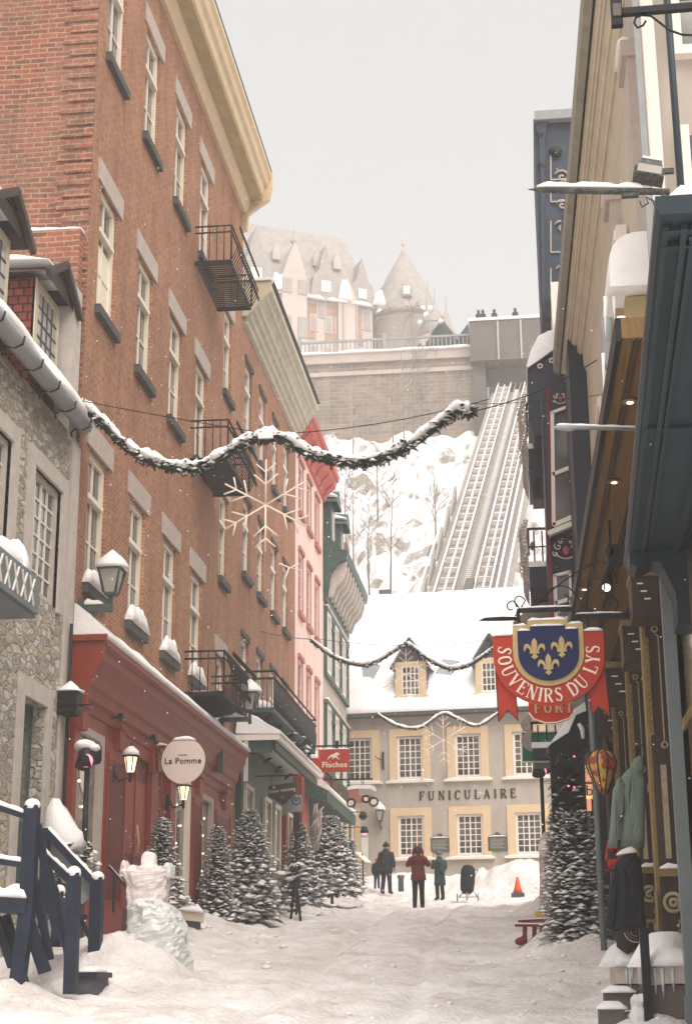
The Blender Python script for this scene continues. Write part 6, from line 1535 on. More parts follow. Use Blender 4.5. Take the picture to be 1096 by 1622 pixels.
# yellow oriel with its thick snow cushion, icicles and bent pipe
OR = thing('yellow_oriel', 'small ochre roof box under a thick rounded snow cushion beside the blue canopy', 'oriel', (1.3, 15.2, 8))
w = MB(); bx(w, 992, 468, 1062, 560, 15.0, 1.8); bx(w, 972, 468, 994, 530, 15.3, 1.2); w.build('box', M['soffit_ochre'], OR)
a = P(962, 470, Y=15.0); b = P(1060, 470, Y=15.0); tp = P(1000, 372, Y=15.0); w = MB()
rings = []
for i in range(11):
    y = 14.75+i*.22; e = math.sqrt(max(.05, 1-((i-5)/5.6)**2)); ring = []
    for k_ in range(16):
        an = math.pi*k_/15; cx_ = (a.x+b.x)/2; rx_ = (b.x-a.x)/2*(.9+.1*e)
        s_ = max(0, math.sin(an))**.55*(1 if math.sin(an) >= 0 else -1)
        nn = .04*noise.noise(Vector((an*2, y*2, 1)))
        ring.append((cx_-rx_*math.copysign(abs(math.cos(an))**.8, math.cos(an))*-1*-1, y, a.z+(tp.z-a.z)*s_*(.75+.25*e)+nn))
    rings.append(ring)
w.loft(rings); w.build('snow_cushion', M['snow'], OR)
w = MB(); pp = [P(x,y,Y=14.9) for x, y in ((960,505),(961,540),(963,575),(972,592),(992,602),(1025,613))]; w.tube(pp, .062, 10); w.build('bent_downpipe', M['grey'], OR)
for i, (x, y0, y1) in enumerate(((958,470,560),(963,590,668),(968,600,680),(976,600,685),(983,600,668),(972,470,520),(990,605,640),(955,560,640))):
    a = P(x, y0, Y=14.85); b = P(x+1, y1, Y=14.85); w = MB(); w.tube([a, lerp(a,b,.4), b], [.022,.013,.002], 6); w.build('icicle', M['snow'], OR)
# white frosted spear pole
a = P(872, 677, Y=13.5); b = P(1010, 680, Y=13.5); w = MB(); w.tube([b, lerp(b,a,.72), lerp(b,a,.74), lerp(b,a,.80), lerp(b,a,.9), a], [.018,.018,.03,.034,.026,.002], 8); t = thing('flag_pole', 'snow-topped pale green pole with a spear tip crossing before the white bay window', 'pole', b); w.build('pole', M['grey'], t)
w = MB(); w.heap(a+Vector((.05,0,.02)), b+Vector((0,0,.015)), .03, .018, 1, n=30, taper=.02); w.build('snow', M['snow'], t)
# upper iron bracket with floodlight
FB = thing('floodlight_bracket', 'long pointed iron bracket topped with snow carrying a box floodlight', 'bracket', P(1040,300,Y=12))
Y = 12.0; a = P(836, 300, Y=Y); b = P(1060, 304, Y=Y); zz = b.z
w = MB(); w.tube([a, lerp(a,b,.12), lerp(a,b,.35), b], [.003,.028,.032,.028], 6); w.obox(lerp(a,b,.72)-Vector((0,0,.04)), (.14,.05,.03)); w.bar(P(1048,300,Y=Y), P(1056,340,Y=Y), .03)
w.tube([P(x,y,Y=Y) for x, y in ((1012,318),(1016,328),(1026,322),(1022,312),(1034,318),(1038,334),(1046,346),(1060,342),(1052,332),(1044,340))], .009, 5); w.build('arm', M['iron_snowy'], FB)
w = MB(); w.heap(lerp(a,b,.06)+Vector((0,0,.02)), lerp(a,b,.82)+Vector((0,0,.028)), .055, .05, 3, n=26, taper=.08); w.build('snow', M['snow'], FB)
c = P(1028, 273, Y=Y); m = Matrix.Rotation(R(15), 3, 'Y'); w = MB()
w.loft([[c+m@Vector((sx*hx, sy*hy, z)) for sx, sy in ((-1,-1),(1,-1),(1,1),(-1,1))] for z, hx, hy in ((-.07,.125,.10),(-.01,.125,.10),(.0,.11,.09),(.09,.08,.06))], smooth=False); w.bar(c+Vector((.1,0,0)), c+Vector((.2,0,.0)), .04); w.build('floodlight', M['iron_snowy'], FB)
w = MB(); w.obox(c+m@Vector((0,-.102,-.02)), (.2,.006,.07), m); w.build('floodlight_glass', M['glass_pale'], FB)
w = MB(); w.loft([[c+m@Vector((sx*hx, sy*hy, z)) for sx, sy in ((-1,-1),(1,-1),(1,1),(-1,1))] for z, hx, hy in ((.088,.085,.065),(.11,.08,.06),(.125,.04,.03))]); w.build('floodlight_snow', M['snow'], FB)
# top right iron bracket
TB = thing('iron_bracket', 'heavy black iron bracket with scrolls at the top right corner', 'bracket', P(1030,20,Y=10))
Y = 10.0; w = MB(); w.bar(P(985,20,Y=Y), P(1130,8,Y=Y), .05, .05); bx(w, 967, -12, 985, 38, Y, .06); w.build('beam', M['black'], TB)
w = MB(); w.tube([P(x,y,Y=Y) for x, y in ((1022,33),(1018,40),(1009,44),(1004,36),(1006,28),(1016,24),(1030,25),(1042,34),(1060,48),(1080,55),(1110,56))], .009, 5); w.build('scroll', M['black'], TB)
w = MB(); bx(w, 970, 5, 983, 24, Y-.01, .01); w.build('rusty_cap', M['concrete'], TB)

# ---- dark painted house with bay window and bellied balconies
DH = thing('painted_house', 'black and burgundy painted house with white bay window and floral panels', 'house', (1.0, 31, 3))
w = MB(); w.box((1.0,28.2,2.4),(4.0,36.5,16.0)); w.build('wall', M['navy_ornate'], DH)
w = MB(); bx(w, 861, 606, 926, 850, 31.2, 2.2); bx(w, 866, 846, 922, 905, 31.3, 2.1); bx(w, 872, 905, 912, 1000, 31.4, 2.0); w.build('bay', M['navy_ornate'], DH)
def bayframe(x0, y0t, x1, y1t, y0b, y1b, mid, Y):
    """sash window seen slightly askew"""
    T = lambda f, g: P(lerp(x0,x1,f)+g*2.5, lerp(lerp(y0t,y1t,f), lerp(y0b,y1b,f), g), Y=Y)
    g_ = MB(); g_.prism([(0.04,.03),(.96,.03),(.96,.97),(.04,.97)], lambda a,b,d: T(a,b)+Vector((0,d,0)), .03, .05); go = g_.build('window', M['glass'], DH)
    f = MB()
    for (a0,b0,a1,b1,ww) in ((0,0,0,1,.075),(1,0,1,1,.05),(0,0,1,0,.06),(0,1,1,1,.09),(0,mid,1,mid,.08)):
        f.bar(T(a0,b0), T(a1,b1), ww, .08, up=(0,1,0)) if False else f.obox((T(a0,b0)+T(a1,b1))/2, ((T(a1,b1)-T(a0,b0)).length+.02, .08, ww), Matrix.Rotation(-math.atan2((T(a1,b1)-T(a0,b0)).z, (T(a1,b1)-T(a0,b0)).x), 3, 'Y'))
    f.build('frame', M['white'], go)
bayframe(874, 654, 911, 640, 832, 816, .55, 31.12)
bayframe(878, 912, 902, 906, 985, 978, .6, 31.32)
w = MB(); a = P(868, 846, Y=31.1); b = P(926, 822, Y=31.1); w.bar(a, b, .16, .1); w.build('sill', M['white'], DH)
w = MB()
for x in (866, 869): w.bar(P(x,610,Y=31.15), P(x+3,842,Y=31.15), .022, .022)
w.bar(P(915,632,Y=31.15), P(917,815,Y=31.15), .03, .03).bar(P(868,846,Y=31.25), P(872,905,Y=31.25), .05, .03).bar(P(871,905,Y=31.25), P(874,985,Y=31.25), .07, .03); w.build('burgundy_trim', M['burgundy'], DH)
def floral(px, py, s, Y):
    c = P(px, py, Y=Y); m = MB()
    for sx in (-1, 1):
        for k_, (r0, ox, oz) in enumerate(((.09,.16,.10),(.07,.22,-.06),(.05,.10,.2))):
            m.tube([c+Vector((sx*(ox*s+r0*s*f*math.cos(f*7)), 0, oz*s+r0*s*f*math.sin(f*7))) for f in [i/12 for i in range(13)]], .011*s+.003, 4)
        m.tube([c+Vector((sx*f*.22*s, 0, -.18*s+.1*s*f*f)) for f in (0,.3,.6,1)], .011*s+.003, 4)
    m.build('painted_scroll', M['letter'], DH)
    m = MB(); m.ball(c, (.07*s,.015,.1*s), 10, 6); m.build('painted_flower', M['red_cornice'], DH)
floral(896, 872, .95, 31.27); floral(887, 632, .55, 31.17)
# gabled black bay with rosettes and snowy roof
w = MB(); w.prism([(P(835,578,Y=33).x, P(835,578,Y=33).z),(P(893,540,Y=33).x, P(893,540,Y=33).z),(P(893,690,Y=33).x, P(893,690,Y=33).z),(P(846,690,Y=33).x, P(846,690,Y=33).z),(P(836,665,Y=33).x, P(836,665,Y=33).z)], lambda a,b,d: (a,d,b), 33, 35.2); gb = w.build('upper_bay', M['navy_ornate'], DH)
w = MB()
for px, py in ((855,580),(873,571)): c = P(px, py, Y=32.98); w.tube([c+Vector((.045*math.cos(a_),0,.05*math.sin(a_))) for a_ in [k_*math.pi/6 for k_ in range(13)]], .022, 5)
w.build('rosette', M['letter'], gb)
w = MB(); pr = [(P(x,y,Y=32.9).x, P(x,y,Y=32.9).z) for x, y in ((833,580),(840,556),(852,532),(868,524),(895,518),(895,540),(836,582))]; w.prism(pr, lambda a,b,d: (a,d,b), 32.9, 35.4); w.build('roof_snow', M['snow'], gb)
# under bays
w = MB(); bx(w, 843, 740, 868, 790, 34.6, .8); w.prism([(P(x,y,Y=34.5).x, P(x,y,Y=34.5).z) for x, y in ((850,745),(868,745),(868,790),(860,785),(851,765))], lambda a,b,d: (a,d,b), 34.2, 34.55); w.build('bracket_block', M['navy_ornate'], DH)
for (yr, yf, yb_, x0, lab) in ((640,703,755,836,'upper iron balcony with coiled rail on the black painted house'),(838,890,932,838,'lower iron balcony with coiled rail on the black painted house'),(1145,1176,1196,843,'lowest balcony with coiled rail just above the green sign')):
    Y = 34.0 if yf < 1000 else 33.0
    a = P(x0, yf, Y=Y); b = P(868, yf, Y=Y); top = P(x0, yr, Y=Y); lo = P(x0, yb_, Y=Y)
    t = thing('coiled_balcony', lab, 'balcony', (b.x, Y, a.z), 0, 'balconies with coiled rails on the black painted house')
    w = MB(); w.box((a.x,Y,lo.z),(b.x+.6,Y+2.2,a.z-.12)); w.build('floor_box', M['navy_ornate'], t)
    w = MB(); w.box((a.x-.02,Y-.03,a.z-.12),(b.x+.6,Y+2.2,a.z)); w.build('ledge', M['snow'], t)
    w = MB(); w.bar((a.x,Y,top.z),(b.x+.2,Y,top.z),.05,.05).bar((a.x,Y,lerp(a.z,top.z,.45)),(b.x+.2,Y,lerp(a.z,top.z,.45)),.03,.03)
    for i in range(3): w.bar((a.x+.12+.18*i,Y,a.z-.05),(a.x+.12+.18*i,Y,top.z-.05),.035,.035)
    w.bar((a.x,Y,top.z),(a.x,Y+2.2,top.z),.05,.05)
    w.build('rail', M['black'], t)
    w = MB(); hh_ = (top.z-lo.z)*1.05
    for j in range(9):
        yy = Y+.05+j*.26
        w.tube([(a.x-.02-.17*abs(math.sin(s*math.pi*2))*(1 if s > .5 else .7), yy, lo.z+.12+hh_*s) for s in [i/12 for i in range(13)]], .014, 4)
    n_c = 17
    for j in range(n_c):
        s = j/(n_c-1); cx_ = a.x-.02-.08*abs(math.sin(s*math.pi*2)); cz_ = lo.z+.12+hh_*s; rr_ = .05+.05*abs(math.sin(s*math.pi*2))
        w.tube([(cx_-.03+rr_*math.cos(k_*math.pi/4), Y-.01, cz_+.5*rr_*math.sin(k_*math.pi/4)) for k_ in range(9)], .014, 4)
    w.build('coiled_rail', M['lintel'], t)
w = MB(); c = P(843, 865, Y=34.2); w.ball(c, (.06,.06,.1), 8, 6, .25); tag(w.build('pot_plant', mat('green_leaves', (.16,.26,.05), .8, .3, 12, .2)), 'tiny green plant on the lower coiled balcony', 'plant')
# dark blue mansard block high above
MN = thing('dark_mansard', 'tall dark blue carved cornice block with grey cap and white scrolls against the sky', 'building', (1.2, 34.5, 16))
a = P(851, 190, Y=34); w = MB(); bx(w, 851, 186, 925, 500, 34.0, 3.0); w.prism([(P(x,y,Y=34).x, P(x,y,Y=34).z) for x, y in ((847,186),(868,186),(862,230),(862,500),(858,480),(856,300),(853,215),(849,210))], lambda a,b,d: (a,d,b), 33.9, 37.1); w.build('wall', M['navy_top'], MN)
w = MB(); bx(w, 846, 173, 925, 187, 33.8, 3.4); w.build('cap', M['grey'], MN)
for px, py, s in ((890,280,.19),(890,325,.15),(890,360,.19),(891,430,.17)):
    c = P(px, py, Y=33.97); w = MB(); w.tube([c+Vector((s*f*math.cos(f*9), 0, s*f*math.sin(f*9))) for f in [i/14 for i in range(15)]], .028, 5).tube([c+Vector((s*.3,0,-.1)), c+Vector((s*1.2,0,-s*1.2)), c+Vector((s*1.8,0,-s*1.0))], .04, 5); w.build('scroll', M['lintel'], MN)
w = MB()
for y0, y1 in ((246,285),(300,320),(350,400),(425,450)):
    c0 = P(872, y1, Y=33.97); c1 = P(872, y0, Y=33.97); w.bar(c0, c1, .03, .03).bar(c0, c0+Vector((.35,0,0)), .035, .03)
w.build('moulding', M['lintel'], MN)
w = MB()
for py in (215, 262): w.ball(P(857, py, Y=33.93), (.09,.04,.14), 8, 5, .15)
w.ball(P(880, 240, Y=33.93), (.16,.06,.14), 8, 5, .2); w.build('carving', M['black'], MN)
w = MB(); bx(w, 874, 446, 900, 560, 33.2, 1.5); w.build('white_gable', M['white'], MN)
# plain dark houses further along the right
w = MB(); w.box((1.05,36.6,2.8),(5,46,11.0)); FHs = thing('far_dark_house', 'dark narrow house front behind the big fir on the right', 'house', (1.05,40,3)); w.build('wall', M['slate'], FHs)
w = MB(); w.box((1.0,36.5,11.0),(5,46.1,11.3)); w.build('roof', M['snow'], FHs)
w = MB(); w.box((1.04,38,5),(1.049,39,7)); w.build('window', M['glass'], FHs)
# snowy little roof seen behind the big sign
w = MB(); w.prism([(P(x,y,Y=35).x, P(x,y,Y=35).z) for x, y in ((812,985),(838,962),(885,948),(885,990))], lambda a,b,d: (a,d,b), 35, 37); tag(w.build('small_roof', M['copper']), 'little slate roof dusted with snow behind the top of the souvenir sign', 'roof')
# green sign
a0 = P(825, 1160, Y=33.5); a1 = P(884, 1206, Y=33.5)
t = thing('green_sign', 'green rectangular sign board hanging under the lowest right-hand balcony', 'sign', a0)
w = MB(); w.box((a0.x,33.5,a1.z),(a1.x,33.6,a0.z)); w.build('board', M['sign_green'], t)
w = MB()
for p0, p1 in (((a0.x,a0.z),(a0.x,a1.z)),((a0.x,a1.z),(a1.x,a1.z)),((a0.x,a0.z),(a1.x,a0.z))): w.bar((p0[0],33.48,p0[1]),(p1[0],33.48,p1[1]),.03,.03)
w.build('frame', M['cream'], t)
text_mesh('Artisans', .2, .004, t, M['gold'], ((a0.x+a1.x)/2,33.48,a1.z+.16), (R(90),0,0)) if False else None
# ---- the big souvenir sign
Y = 16.0
t = thing('souvenir_sign', 'big hanging shield sign with three golden lilies over a red SOUVENIRS DU LYS banner', 'sign', P(868,1050,Y=Y))
S_ = lambda x, y: (P(x,y,Y=Y).x, P(x,y,Y=Y).z)
K = (P(878,1050,Y=Y)-P(868,1050,Y=Y)).length/10
cX, cZ = S_(868, 1030)
def shield(sc, yt):
    """outline in photo units around the centre (868,1030)"""
    pts = [(-56,-38),(-32,-40),(-32,-46),(32,-48),(32,-42),(56,-40)]
    low = [(56*math.cos(a), 6+53*math.sin(a)) for a in [i*math.pi/18 for i in range(0,19)]]
    return [(x*sc, (y+yt) if y < 0 else y*sc+yt*0) for x, y in pts]+[(x*sc, y*sc) for x, y in low]
FNs = lambda y0: (lambda a,b,d: (cX+a*K, y0+d, cZ-b*K))
w = MB(); w.prism(shield(1.0, 0), FNs(Y-.06), 0, .10); w.build('shield_border', M['gold_bright'], t)
w = MB(); w.prism([(x*.86, y*.84+1.5) for x, y in shield(1.0, 0)], FNs(Y-.075), 0, .02); sh_ = w.build('shield', M['sign_blue'], t)
# banner: ring sector plus swallow-tailed ends
w = MB(); outer = [(90*math.cos(a)*.985, -2+83*math.sin(a)) for a in [i*math.pi/28 for i in range(1,28)]]
outer = [(88,5-32)]+[(88,8)]+[(88*math.cos(a), 10+80*math.sin(a)) for a in [i*math.pi/24 for i in range(1,24)]]+[(-88,8),(-88,6-29)]
inner = [(-56,-27),(-56,8)]+[(-54*math.cos(a), 8+51*math.sin(a)) for a in [i*math.pi/20 for i in range(1,20)]]+[(56,8),(56,-29)]
n_o, n_i = len(outer), len(inner)
def strip_mesh(A1, B1, y0, y1):
    m = MB(); N_ = 48
    def samp(L, f):
        ds = [0]
        for p, q_ in zip(L, L[1:]): ds.append(ds[-1]+math.hypot(q_[0]-p[0], q_[1]-p[1]))
        s = f*ds[-1]
        for i in range(len(L)-1):
            if s <= ds[i+1]+1e-9:
                u = (s-ds[i])/max(1e-9, ds[i+1]-ds[i]); return (lerp(L[i][0],L[i+1][0],u), lerp(L[i][1],L[i+1][1],u))
        return L[-1]
    g0 = FNs(0)
    rings = []
    for i in range(N_+1):
        a = samp(A1, i/N_); b = samp(B1, i/N_)
        rings.append([g0(a[0],a[1],y0), g0(b[0],b[1],y0), g0(b[0],b[1],y1), g0(a[0],a[1],y1)])
    m.loft(rings, smooth=False); return m
strip_mesh(outer, inner[::-1], Y-.045, Y+.0).build('banner', M['sign_red'], t)
tailR = [(86,5),(92,110),(74,92),(64,108),(58,62),(80,40)]; tailL = [(-86,5),(-83,113),(-68,94),(-52,112),(-54,62),(-80,40)]
for tl in (tailR, tailL):
    w = MB(); w.prism(tl, FNs(Y+.005), 0, .03); o = w.build('banner_tail', M['sign_red'], t)
w = MB()
for tl in (tailR, tailL):
    q_ = [FNs(Y+.0)(a,b,0) for a, b in tl]
    for i in (0,1,2,3): w.bar(q_[i], q_[i+1], .008, .008)
w.build('gold_line', M['ink'], t)
# letters around the arc
txt = 'SOUVENIRS DU LYS'; h_ = 22.0
tot = sum(GL[c][1]+.12 for c in txt)*h_
ax_, ay_, acx, acy = 70.0, 66.0, 0.0, 8.0
def arcpt(s):      # s 0..1 from upper left to upper right along the lower arc
    a = math.pi-R(-8)-s*(math.pi+R(16)); return a
# arc-length table
tab = [(0, arcpt(0))]; N_ = 400; L0 = 0
pp = None
for i in range(N_+1):
    a = math.pi*1.0+R(14)-(math.pi+R(28))*i/N_
    p_ = (ax_*math.cos(a), acy+ay_*math.sin(a)); 
    if pp: L0 += math.hypot(p_[0]-pp[0], p_[1]-pp[1])
    pp = p_; tab.append((L0, a))
tab = tab[1:]
def at_len(s):
    for L_, a in tab:
        if L_ >= s: return a
    return tab[-1][1]
scl = (L0-4)/tot
x = 2.0
for ch in txt:
    st, wd = GL[ch]; adv = (wd+.12)*h_*scl
    a = at_len(x+wd*h_*scl/2); bxp, byp = ax_*math.cos(a), acy+ay_*math.sin(a)
    # tangent runs from left to right under the shield, letters stand on the outside edge looking in
    tx, ty = ax_*math.sin(a), -ay_*math.cos(a); nl = math.hypot(tx, ty); tx /= nl; ty /= nl
    ux, uy = ty, -tx           # up of the letter (towards the shield)
    if st:
        m = MB()
        for i, (x0,y0,x1,y1,ww) in enumerate(st):
            p0, p1 = Vector((x0-wd/2, y0-.5)), Vector((x1-wd/2, y1-.5)); d = (p1-p0).normalized(); n2 = Vector((-d.y,d.x))*ww*1.1/2
            pts = [p0-n2, p1-n2, p1+n2, p0+n2]
            q_ = [(bxp+(p.x*tx*scl+p.y*ux)*h_, byp+(p.x*ty*scl+p.y*uy)*h_) for p in pts]
            m.prism(q_, FNs(Y-.052-.0004*i), 0, .006)
        m.build('letter', M['letter'], t)
    x += adv
# lilies
def lily(px, py, s):
    cx_, cy_ = px-868, py-1030; m = MB(); q_ = []
    pet = [(0,-21),(4,-15),(5,-9),(3.5,-2),(3,3),(-3,3),(-3.5,-2),(-5,-9),(-4,-15)]
    m.prism([(cx_+a*s, cy_+b*s) for a, b in pet], FNs(Y-.10), 0, .03)
    for sx in (-1, 1):
        cur = [(3,3),(5,-4),(9,-10),(14,-11),(17,-8),(18,-2),(16,3),(15,-2),(12,-5),(9,-3),(7,2),(6,4)]
        m.prism([(cx_+sx*a*s, cy_+b*s) for a, b in (cur if sx > 0 else cur[::-1])], FNs(Y-.095), 0, .025)
    m.prism([(cx_+a*s, cy_+b*s) for a, b in ((-8,3),(8,3),(8,6),(-8,6))], FNs(Y-.104), 0, .02)
    m.prism([(cx_+a*s, cy_+b*s) for a, b in ((-2.5,6),(2.5,6),(3,9),(6,11),(0,16),(-6,11),(-3,9))], FNs(Y-.10), 0, .025)
    m.build('lily', M['gold_bright'], t)
lily(846, 1032, .95); lily(889, 1030, .95); lily(867, 1058, .95)
w = MB(); g0 = FNs(Y-.03)
for x0, x1, yy in ((-56,-33,-40),(-31,31,-48),(33,56,-41),(-88,-57,-25),(57,88,-29)): w.heap(g0(x0,yy,0), g0(x1,yy,0), .07, .028, x0, taper=.1)
for x0, x1, yy in ((-47,-28,-31),(-26,26,-38),(28,47,-32)): w.heap(g0(x0,yy,-.04), g0(x1,yy,-.04), .03, .02, x1, taper=.1)
w.build('snow', M['snow'], t)
# scroll bracket
t2 = thing('scroll_bracket', 'black wrought iron bracket with scrolls and spear tip holding the souvenir sign', 'bracket', P(900,975,Y=Y))
w = MB(); q_ = lambda x, y: P(x,y,Y=Y)
w.bar(q_(818,968), q_(908,965), .04, .04).bar(q_(820,968), q_(821,985), .04, .04).bar(q_(907,964), q_(908,985), .04, .045).bar(q_(908,978), q_(1000,975), .04, .05)
w.tube([q_(758,983), q_(768,981), q_(795,980), q_(822,980)], [.003,.02,.025,.02], 6); w.build('beam', M['black'], t2)
w = MB()
def curve(pts, r=.008): 
    P3 = [Vector(q_(*p)) for p in pts]; ln = []
    for i in range(len(P3)-1):
        p0, p1, p2, p3 = P3[max(i-1,0)], P3[i], P3[i+1], P3[min(i+2,len(P3)-1)]
        for k_ in range(5):
            u = k_/5; ln.append(.5*((2*p1)+(p2-p0)*u+(2*p0-5*p1+4*p2-p3)*u*u+(3*p1-p0-3*p2+p3)*u**3))
    ln.append(P3[-1]); w.tube(ln, r, 5)
curve([(838,965),(880,930),(915,905),(940,892),(960,892),(972,905),(976,925)])
curve([(838,965),(870,935),(890,928),(905,935),(920,955),(945,970),(970,970),(978,960),(976,950),(966,947),(957,952),(955,962)])
curve([(815,976),(822,965),(812,952),(803,958),(806,966),(812,965)]); curve([(818,962),(815,950),(822,944),(831,950),(828,957)]); curve([(822,966),(828,958)])
curve([(920,960),(914,972),(922,974),(926,966),(922,958),(914,957)]); curve([(876,960),(886,964),(896,958),(900,946),(893,942)])
curve([(930,945),(932,925),(942,915),(955,920),(956,935),(948,942)])
w.build('scroll', M['black'], t2)
w = MB(); 
for x in (820, 912): w.tube([q_(x,985), q_(x,993)], .006, 4)
w.build('hook', M['black'], t2)
w = MB(); w.heap(q_(822,965)+Vector((0,0,.012)), q_(905,962)+Vector((0,0,.012)), .04, .015, 1, n=14).heap(q_(912,974)+Vector((0,0,.014)), q_(985,972)+Vector((0,0,.014)), .04, .012, 2, n=14); w.build('snow', M['snow'], t2)
# second sign behind
Y2 = 17.6; t = thing('hanging_sign', 'dark red board with gold FORT lettering mostly hidden behind the souvenir sign', 'sign', P(870,1130,Y=Y2))
g2 = lambda a,b,d: (P(870,1120,Y=Y2).x+a*K*1.1, Y2+d, P(870,1120,Y=Y2).z-b*K*1.1)
w = MB(); w.prism([(-33,-20),(36,-20),(36,12),(30,20),(10,26),(-8,26),(-26,19),(-33,10)], g2, 0, .04); w.build('board', M['sign_red'], t)
w = MB(); pts = [g2(a,b,-.005) for a, b in ((-33,8),(-26,18),(-8,25),(10,25),(30,19),(36,11))]; w.tube(pts, .008, 4); w.build('rim', M['letter'], t)
ls, tt_ = letters('FORT', .115, lambda a,b,d: (P(846,1130,Y=Y2).x+a, Y2-.006-d*.3, P(846,1130,Y=Y2).z+b), gap=.3, bold=1.2)
for m, ch, _ in ls: m.build('letter', M['gold_bright'], t)
w = MB(); w.bar(P(838,1100,Y=Y2), P(838,1080,Y=Y2), .02).bar(P(900,1100,Y=Y2), P(900,1075,Y=Y2), .02); w.build('hanger', M['black'], t)
# spotlights aimed at the shopfront
t = thing('spotlight', 'bright black spotlight under the brown soffit behind the iron scrolls', 'lamp', P(960,930,Y=17))
q = P(960, 930, Y=17.0); w = MB(); w.tube([q+Vector((.07,.25,.35)), q+Vector((.03,.12,.15)), q], [.03,.05,.075], 10); w.tube([q+Vector((.07,.25,.35)), q+Vector((.09,.3,.9))], .015, 5); w.build('housing', M['black'], t)
w = MB(); w.tube([q, q-Vector((.004,.012,.012))], .045, 12); w.build('lens', M['spot'], t)
w = MB(); bx(w, 962, 862, 984, 892, 15.0, .12); w.ball(P(964,873,Y=15), .045, 8, 5, .1); tag(w.build('camera_box', M['black']), 'black spotlight hanging near the top of the brown soffit by the blue canopy', 'lamp')

# ---- goods hanging outside the souvenir shop
c = P(953, 1222, Y=20); t = thing('balloon_ornament', 'striped red and yellow toy hot-air balloon hanging in front of the pole', 'ornament', c)
prof = [(.02,-.30),(.05,-.27),(.10,-.17),(.155,-.03),(.19,.08),(.18,.17),(.13,.235),(.06,.262),(.01,.27)]
w = MB(); w.lathe([(r_*.97, z_+.0) for r_, z_ in prof], c, 18); w.build('envelope', M['balloon'], t)
w = MB()
for k_ in range(9):
    a = k_*2*math.pi/9+.2; w.tube([(c.x+r_*math.cos(a), c.y+r_*math.sin(a), c.z+z_) for r_, z_ in prof], .010, 4)
w.build('seam', M['ink'], t)
def cloth(name, lab, cat, px0, py0, px1, py1, Y, m, prof_, extra=None):
    c = P((px0+px1)/2, py0, Y=Y); a = P(px0, (py0+py1)/2, Y=Y); b = P(px1, (py0+py1)/2, Y=Y); z1 = P((px0+px1)/2, py1, Y=Y).z
    W2 = (b.x-a.x)/2; cx_ = (a.x+b.x)/2; w = MB(); rings = []
    for f, ww, dp in prof_:
        z = lerp(c.z, z1, f)
        rings.append([(cx_+W2*ww*math.cos(k_*math.pi/8)*(1+.05*math.sin(k_*3+f*5)), Y+dp*math.sin(k_*math.pi/8)*(1+.2*math.sin(k_*2.3+f*9)), z) for k_ in range(16)])
    w.loft(rings); t = thing(name, lab, cat, (cx_, Y, c.z)); w.build('cloth', m, t); return t, cx_, W2, c.z, z1
def puff(name, outline, Y, th, m, parent):
    pts = [P(x, y, Y=Y) for x, y in outline]; L_ = []
    for i in range(len(pts)):
        p0, p1 = pts[i], pts[(i+1) % len(pts)]; L_ += [p0, lerp(p0,p1,.33), lerp(p0,p1,.67)]
    c = sum(L_, Vector((0,0,0)))/len(L_); mb = MB(); rings = []
    for sc_, dy in ((.35,1.0),(.7,.95),(.92,.62),(1.0,0),(.92,-.62),(.75,-.95),(.5,-1.05),(.25,-1.1)):
        rings.append([Vector((c.x+(p.x-c.x)*sc_, Y+dy*th*(1+.35*noise.noise(Vector((p.x*9,p.z*7,dy)))), c.z+(p.z-c.z)*(sc_ if sc_ > .9 else .5+.5*sc_))) for p in L_])
    mb.loft(rings); return mb.build(name, M[m] if isinstance(m, str) else m, parent)
t = thing('hooded_sweater', 'mint green fleece sweater hanging by the carved brown pilaster', 'sweater', P(995,1203,Y=17.4))
puff('body', [(1001,1212),(1016,1210),(1022,1240),(1020,1343),(982,1342),(984,1290),(978,1240),(986,1226)], 17.4, .10, 'fleece', t)
puff('sleeve', [(980,1230),(990,1240),(989,1285),(979,1310),(977,1344),(963,1342),(966,1300),(970,1250)], 17.33, .06, 'fleece', t)
puff('hood', [(996,1218),(1003,1203),(1012,1196),(1018,1200),(1019,1220),(1008,1226)], 17.36, .07, 'fleece', t)
w = MB(); w.tube([P(1010,1200,Y=17.4), P(1010,1188,Y=17.4), P(1016,1180,Y=17.5)], .008, 4); w.build('hanger', M['black'], t)
t = thing('plaid_shirt', 'red and black plaid shirt hanging behind the mint sweater', 'shirt', P(975,1330,Y=18.6))
puff('cloth', [(962,1330),(990,1330),(993,1382),(975,1381),(956,1380),(958,1350)], 18.6, .09, 'plaid', t)
t = thing('black_coat', 'long black coat hanging below the mint sweater', 'coat', P(992,1352,Y=17.0))
puff('body', [(984,1356),(994,1350),(1006,1351),(1014,1362),(1019,1400),(1022,1480),(1000,1476),(966,1480),(972,1400),(974,1366)], 17.0, .12, 'coat_dark', t)
puff('sleeve', [(974,1368),(982,1380),(978,1430),(972,1474),(958,1470),(964,1410)], 16.93, .06, 'coat_dark', t)
w = MB(); w.heap(P(976,1354,Y=16.95), P(1008,1350,Y=16.95), .14, .06, 3); w.build('snow', M['snow'], t)
t = thing('printed_shirt', 'black printed T-shirt with coloured rings below the long coat', 'shirt', P(990,1470,Y=16.9))
puff('cloth', [(972,1468),(1014,1466),(1012,1502),(992,1512),(976,1500)], 16.95, .05, 'ink', t)
c = P(1006, 1474, Y=16.86)
for r_, mm in ((.055,'hat_orange'),(.085,'sign_green'),(.115,'lintel')):
    w = MB(); w.tube([c+Vector((-r_*math.cos(a),-.012,-r_*math.sin(a))) for a in [R(10)+k_*R(95)/8 for k_ in range(9)]], .006, 4); w.build('print_ring', M[mm], t)

